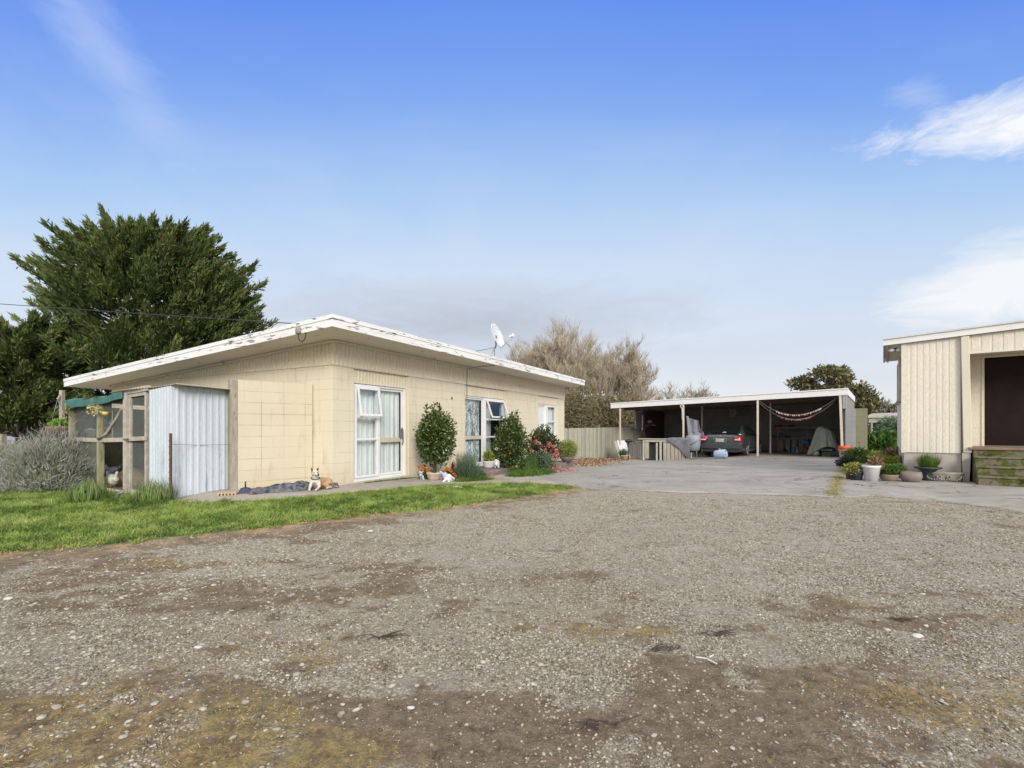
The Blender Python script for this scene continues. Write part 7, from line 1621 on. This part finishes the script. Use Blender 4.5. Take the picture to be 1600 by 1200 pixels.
# ================================================================== trees
m_bark = pm('conifer_bark', (.11,.08,.06), (.07,.05,.04), 5, .95, .8, 20); m_barkg = pm('grey_bark', (.22,.18,.13), (.15,.12,.085), 5, .95, .5, 20)
CON = leafmat('conifer_spray', [(.026,.046,.018),(.055,.088,.030),(.10,.14,.045),(.155,.19,.06),(.22,.22,.085)], .75, .15, .35, .2)
def conifer(label, base, trunk_h, blobs, nbr, seed, spray=105, dens=1.0, tr_=.55, crooked=0, group=None):
    """open crown of rising plate-like sprays; blobs = list of (centre, radii) making the outline"""
    t = thing('conifer_tree', label, 'tree', base, 0, group); r = np.random.default_rng(seed)
    k = MB(); k.tube([(0,0,-.5),(.1,0,trunk_h*.3),(-.1,.1,trunk_h*.6),(0,0,trunk_h*.92)], [tr_,tr_*.75,tr_*.5,tr_*.15], 10); k.build('trunk', m_bark, t)
    bp, bd, bl = [], [], []; kb = MB(); vols = np.array([b_[1][0]*b_[1][2] for b_ in blobs]); vols = vols/vols.sum()
    for i in range(nbr):
        c, rd = blobs[r.choice(len(blobs), p=vols)]
        d = unit(r.normal(size=(1,3)))[0]; d[2] = abs(d[2])*1.0 if r.random() < .72 else d[2]
        q = r.uniform(.35, 1.08)**.6; tip = np.array(c)+d*np.array(rd)*q*(1+.10*r.normal())
        if tip[2] < .6: continue
        hub = np.array([0,0, max(1.0, min(trunk_h*.85, tip[2]-abs(np.hypot(tip[0],tip[1]))*.55))])
        out = tip-hub; L = np.linalg.norm(out); out /= L; 
        if i % 9 == 0: kb.tube([Vector(hub), Vector(hub+(tip-hub)*.5+np.array([0,0,-.25])), Vector(tip)], [.08,.05,.012], 5)
        n = int(spray*dens*r.uniform(.7,1.3)); s = r.random(n)**.8; LL = min(3.0, L*.42)*r.uniform(.7,1.15)
        axis_ = unit((out+np.array([0,0,.12]))[None])[0]; side = np.cross(axis_, [0,0,1]); side /= np.linalg.norm(side)+1e-9
        wv = (1-s)**.7*LL*.30*r.uniform(-1,1,n)
        p = tip-axis_*((1-s)*LL)[:,None]*1.0+side*wv[:,None]+np.array([0,0,1])*(-.15*np.abs(wv)+.06*r.normal(size=n))[:,None]
        dv = axis_*1.0+side*(wv*.9)[:,None]+r.normal(size=(n,3))*.20+np.array([0,0,.18])
        bp.append(p); bd.append(dv); bl.append(np.clip(.34+.30*s+.16*r.normal(size=n)+.10*r.normal(), 0, 1))
    p = np.concatenate(bp); d = np.concatenate(bd); v = np.concatenate(bl); N = len(p)
    V1, F1, i1 = leaves_geo(p, d, .42*(.5+.8*r.random(N)), .085*(.6+.8*r.random(N)), .3)
    p2 = p+r.normal(size=p.shape)*.08; V2, F2, i2 = leaves_geo(p2, d+r.normal(size=d.shape)*.5, .26*(.5+.8*r.random(N)), .07, .3)
    V = np.concatenate([V1,V2]); Fc = np.concatenate([F1,F2+len(V1)]); rn = np.concatenate([v[i1], np.clip(v+.08,0,1)[i2]])
    npmesh('crown', V, Fc, CON, t, dict(rnd=rn)); kb.build('limb', m_bark, t); return t
YC = 28.0
def XZ(px, py, Y=YC): return (px-CX)/F*Y, H+(HY-py)/F*Y
bx0 = XZ(215, 671)[0]
def bb(px, py, rx, rz, dy=0, Y=YC, ry=None): x, z = XZ(px, py, Y); return ((x-bx0, dy, z), (mm(rx, Y), ry or mm(rx, Y)*.8, mm(rz, Y)))
conifer('big dark spreading conifer behind the cream house', (bx0, YC, -.4), 13.0, [bb(215,458,150,115), bb(292,448,122,90,-1), bb(190,382,62,58,0), bb(258,378,88,46,.5), bb(112,458,74,45,0), bb(372,492,58,58,0), bb(90,560,95,85,1), bb(250,560,150,60,-1), bb(60,620,70,45,1.5)], 960, 201)
bx1 = XZ(30, 671, 24)[0]
def b2_(px, py, rx, rz, dy=0): x, z = XZ(px, py, 24); return ((x-bx1, dy, z), (mm(rx,24), mm(rx,24)*.8, mm(rz,24)))
conifer('smaller dark conifer at the left edge before the big one', (bx1, 24, -.4), 6.5, [b2_(40,560,75,75), b2_(-20,600,70,60), b2_(80,620,60,45), b2_(30,640,70,35,-1)], 330, 202, tr_=.22)
# bare willows
def bare_tree(name, label, base, hgt, spread, seed, mat, levels=5, nb=5, twig=7, fan=.5, r0=.25, group=None, up=.5, leaves=None, lean=0, tw0=.019):
    t = thing(name, label, 'tree', base, 0, group); r = random.Random(seed); kb = MB(); tw = []
    def grow(p, d, L, rad, lv):
        pts = [p]; q = p.copy(); dd = d.copy(); n = 3
        for i in range(n):
            dd = (dd+Vector((r.gauss(0,.13), r.gauss(0,.13), up*.14))).normalized(); q = q+dd*L/n; pts.append(q.copy())
        rs = [rad*(1-.4*i/n) for i in range(n+1)]
        if lv >= levels-1:
            tw.append((pts, rad))
        else: kb.tube(pts, rs, 6 if lv < 2 else 4, False)
        if lv == levels: return
        m_ = nb if lv < levels-1 else twig
        for i in range(m_):
            f = r.uniform(.30, 1.0) if lv else r.uniform(.55, 1); j = min(n-1, int(f*n)); s = pts[j].lerp(pts[j+1], f*n-j)
            a = r.uniform(0, 6.283); sdv = Vector((math.cos(a)*spread, math.sin(a)*spread, r.uniform(-.15,.35)))
            nd = (dd*1.0+sdv*r.uniform(fan*.5, fan*1.3)+Vector((0,0,up*.3))).normalized()
            grow(s, nd, L*r.uniform(.52,.78), rs[min(n,j+1)]*.55, lv+1)
    grow(Vector((0,0,-.6)), Vector((lean,0,1)).normalized(), hgt*.34, r0, 0)
    kb.build('trunk', mat[0], t)
    k2 = MB()
    for pts, rad in tw: k2.tube(pts, [max(tw0, rad*.9), max(tw0,rad*.8), max(tw0*.85,rad*.6), tw0*.5], 3, False, False)
    k2.build('crown', mat[1], t); return t
m_tw = pm('willow_twig', (.47,.40,.30), (.38,.32,.235), .6, .9, 0); m_tw2 = pm('pale_twig', (.42,.36,.28), (.32,.27,.20), .6, .9, 0); m_lichen = pm('lichen_bark', (.20,.19,.11), (.26,.22,.15), 1.2, .9, .3, 9)
protos = []
WL = ['bare tan willow at the centre of the group behind the fence','tallest bare willow above the far end of the house roof','bare willow right of the central one','bare willow standing beside the satellite dish','low bare willow at the right end of the group','bare willow half hidden by the house roof behind the dish','slender bare willow between the central and right ones','bare willow drooping toward the carport corner']
for i, (px, Y, sc_, pz, rz) in enumerate([(915,44,1.0,0,0),(872,47,1.10,1,0),(945,43,1.0,2,0),(838,48,1.08,0,2.1),(970,46,.86,1,1.2),(815,49,.98,2,3.9),(935,49,1.05,1,4.0)]):
    x = (px-CX)/F*Y
    if i < 3:
        t = bare_tree('willow_tree', WL[i], (x, Y, -.8), 13.6, 1.0, 301+i, (m_lichen, m_tw), 5, 5, 8, .66, .36, 'bare willows behind the fence', .52, tw0=.012); protos.append(t)
    else:
        t = protos[pz].copy(); COL.objects.link(t); t.location = (x, Y, -.8); t['label'] = WL[i]
        for ch in list(protos[pz].children):
            c_ = ch.copy(); COL.objects.link(c_); c_.parent = t
    t.scale = (sc_*1.05, sc_*1.05, sc_*1.0); t.rotation_euler = (0, 0, rz)
for i, (px, Y, h) in enumerate([(1052,62,11.6),(1085,62,12.0)]):
    x = (px-CX)/F*Y; bare_tree('distant_bare_tree', ['small bare tree peeping over the carport roof, the left of two','small bare tree peeping over the carport roof, the right of two'][i], (x, Y, -1), h, 1.2, 320+i, (m_lichen, m_tw2), 4, 6, 7, .9, .25, 'small bare trees beyond the carport', .5)
# scrub behind fence under the willows
for i, (px, Y, rx, h, c_, lab) in enumerate([(905,40,3.2,5.6,0,'olive scrub beneath the central willow'),(960,38,2.8,5.0,1,'olive scrub behind the right part of the fence'),(1000,37,2.0,4.4,0,'twiggy scrub seen under the carport left corner'),(850,42,3,4.6,1,'brown scrub beside the house end')]):
    x = (px-CX)/F*Y; shrub('scrub_bush', lab, 'shrub', (x, Y, -.9), h, (rx,1.2,h*.5), 12000, .34, .055, leafmat('scrub_twig_'+str(c_), [(.10,.08,.045),(.20,.16,.09),(.28,.23,.14),(.16,.17,.07)], .9, .1), 330+i, shell=.1, blade=True, up=.4)
# magnolia-like tree right
Yt = 33.0; bxm = (1345-CX)/F*Yt
t = thing('broadleaf_tree', 'olive and russet broadleaf tree rising behind the block wall', 'tree', (bxm, Yt, -.3))
def lb(px, py, rx, rz, n, sd_, L=.30): x = (px-CX)/F*Yt; foliage('crown', (x-bxm, random.uniform(-.6,.6), H+(HY-py)/F*Yt+.3), (mm(rx,Yt), mm(rx,Yt)*.8, mm(rz,Yt)), n, L, .13, m_mag, t, sd_, shell=.25, lump=.45, freq=3, up=.3)
m_mag = leafmat('olive_russet_leaf', [(.03,.045,.018),(.08,.10,.04),(.17,.17,.08),(.26,.22,.12),(.34,.22,.14)], .5, .15, .7, .4)
lb(1258,598,21,9,520,401); lb(1288,585,27,10,800,402); lb(1316,588,22,13,700,403); lb(1335,618,20,17,800,404); lb(1350,644,22,18,800,405); lb(1272,608,26,6,380,406); lb(1366,628,10,9,260,407); lb(1310,604,18,8,330,408)
k = MB(); 
zt_ = lambda px, py: Vector(((px-CX)/F*Yt-bxm, 0, H+(HY-py)/F*Yt+.3))
k.tube([zt_(1350,715), zt_(1348,680), zt_(1346,650), zt_(1340,620), zt_(1330,600)], [.32,.26,.2,.14,.06], 8)
for a_ in ((1346,650,1300,610,1262,600),(1345,640,1320,610,1300,590),(1348,655,1362,640,1368,625),(1342,625,1330,605,1322,588)): k.tube([zt_(a_[0],a_[1]), zt_(a_[2],a_[3]), zt_(a_[4],a_[5])], [.14,.08,.03], 6)
k.build('trunk', m_barkg, t)
bare_tree('leafless_tree', 'leafless grey twigs of a tree right of the olive broadleaf tree', ((1358-CX)/F*34, 34, -.3), 6.2, 1.0, 411, (m_barkg, pm('grey_twig', (.30,.28,.25), (.22,.20,.18), 1, .9, 0)), 5, 4, 4, .75, .18, None, .45, lean=.08)
# low shed / pergola beyond the side bed
Yp = 27.0
t = thing('garden_shed', 'low open shed with pale grey green roof beam between the tree and the right building', 'shed', P(1380, 712, Yp))
o_ = t.location
def SP(px, py, Y=Yp): return P(px, py, Y)-Vector(o_)
k = MB(); k.add([SP(1356,651.5), SP(1425,650), SP(1425,645.5,31), SP(1362,648,31)], [(0,1,2,3)]); k.build('roof', pm('pinkish_roof', (.46,.40,.35), (.40,.36,.32), 2, .7, .1), t, solid=.08)
k = MB(); k.bar(SP(1357,657.5), SP(1425,656.5), .06, .22); k.bar(SP(1356,652.5,26.9), SP(1425,651.5,26.9), .05, .07); k.build('beam', pm('grey_green_beam', (.33,.34,.26), (.28,.28,.22), 3, .8, .2), t)
for px in (1361.5, 1388, 1415): k = MB(); k.bar(SP(px,659), SP(px,708), .10, .10); k.build('post', m_wood, t)
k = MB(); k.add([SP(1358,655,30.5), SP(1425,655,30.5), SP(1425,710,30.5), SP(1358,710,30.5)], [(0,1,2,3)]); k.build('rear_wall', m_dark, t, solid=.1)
for i, (px, py, Y, rx, rz, lab, mt_) in enumerate([(1392,672,25.0,22,22,'dark grey green shrub under the shed roof beside the building',m_blueg),(1372,690,25.5,18,14,'dark green shrub before the shed',m_cam),(1350,692,25.5,12,12,'russet shrub at the foot of the broadleaf tree',leafmat('russet_shrub', [(.06,.04,.03),(.16,.09,.06),(.24,.15,.10)], .7, .2))]):
    p = P(px, 712, Y); p.z = -.0; zc = H+(HY-py)/F*Y; shrub('garden_shrub', lab, 'shrub', p, zc+mm(rz,Y), (mm(rx,Y),.7,mm(rz,Y)), 2200, .16, .05, mt_, 420+i, shell=.2, cz=zc)
for i, (px, py, Y, rx, rz, lab) in enumerate([(1378,648,60,13,8,'yellow green treetop beyond the low shed'),(1397,643,55,9,9,'dark treetop against the building side')]):
    p = ((px-CX)/F*Y, Y, -1); zc = H+(HY-py)/F*Y+1; t = thing('distant_tree', lab, 'tree', p); foliage('crown', (0,0,zc), (mm(rx,Y),1.5,mm(rz,Y)), 900, .5, .2, m_mag if i else m_lime, t, 430+i, shell=.2); k = MB(); k.tube([(0,0,0),(0,0,zc)], [.25,.1], 6); k.build('trunk', m_bark, t)
# far left: hazy trees and a low roof
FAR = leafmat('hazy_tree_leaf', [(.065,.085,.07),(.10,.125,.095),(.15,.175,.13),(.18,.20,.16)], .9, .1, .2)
for i, (px, Y, rx, h, lab) in enumerate([(20,95,46,5.4,'hazy grey green far tree nearest the left edge'),(62,90,36,5.0,'hazy far tree left of the hanging basket'),(-40,98,50,5.8,'hazy far tree partly out of frame at the left'),(100,100,30,4.6,'hazy far tree behind the hanging basket')]):
    p = ((px-CX)/F*Y, Y, -1.5); t = thing('far_tree', lab, 'tree', p, 0, 'far trees at the left'); foliage('crown', (0,0,h*.6), (mm(rx,Y)*.8,3,h*.5), 1700, .8, .3, FAR, t, 440+i, shell=.2, lump=.5); k = MB(); k.tube([(0,0,0),(.2,0,h*.5)], [.35,.15], 6); k.build('trunk', m_bark, t)
t = thing('far_shed', 'low blue grey shed roof beyond the lavender at the left edge', 'shed', P(15, 692, 40)); o_ = t.location
k = MB(); k.add([P(1,684,38)-o_, P(46,689.5,38)-o_, P(40,683,46)-o_, P(-10,680,46)-o_], [(0,1,2,3)]); k.build('roof', pm('blue_grey_roof', (.30,.34,.40), (.26,.30,.36), 3, .5, .05), t, solid=.1)
k = MB(); k.add([P(1,685,38)-o_, P(46,690,38)-o_, P(46,712,38)-o_, P(1,712,38)-o_], [(0,1,2,3)]); k.build('wall', pm('shed_wall', (.22,.22,.22), (.16,.16,.16), 3, .8, .1), t, solid=.1)
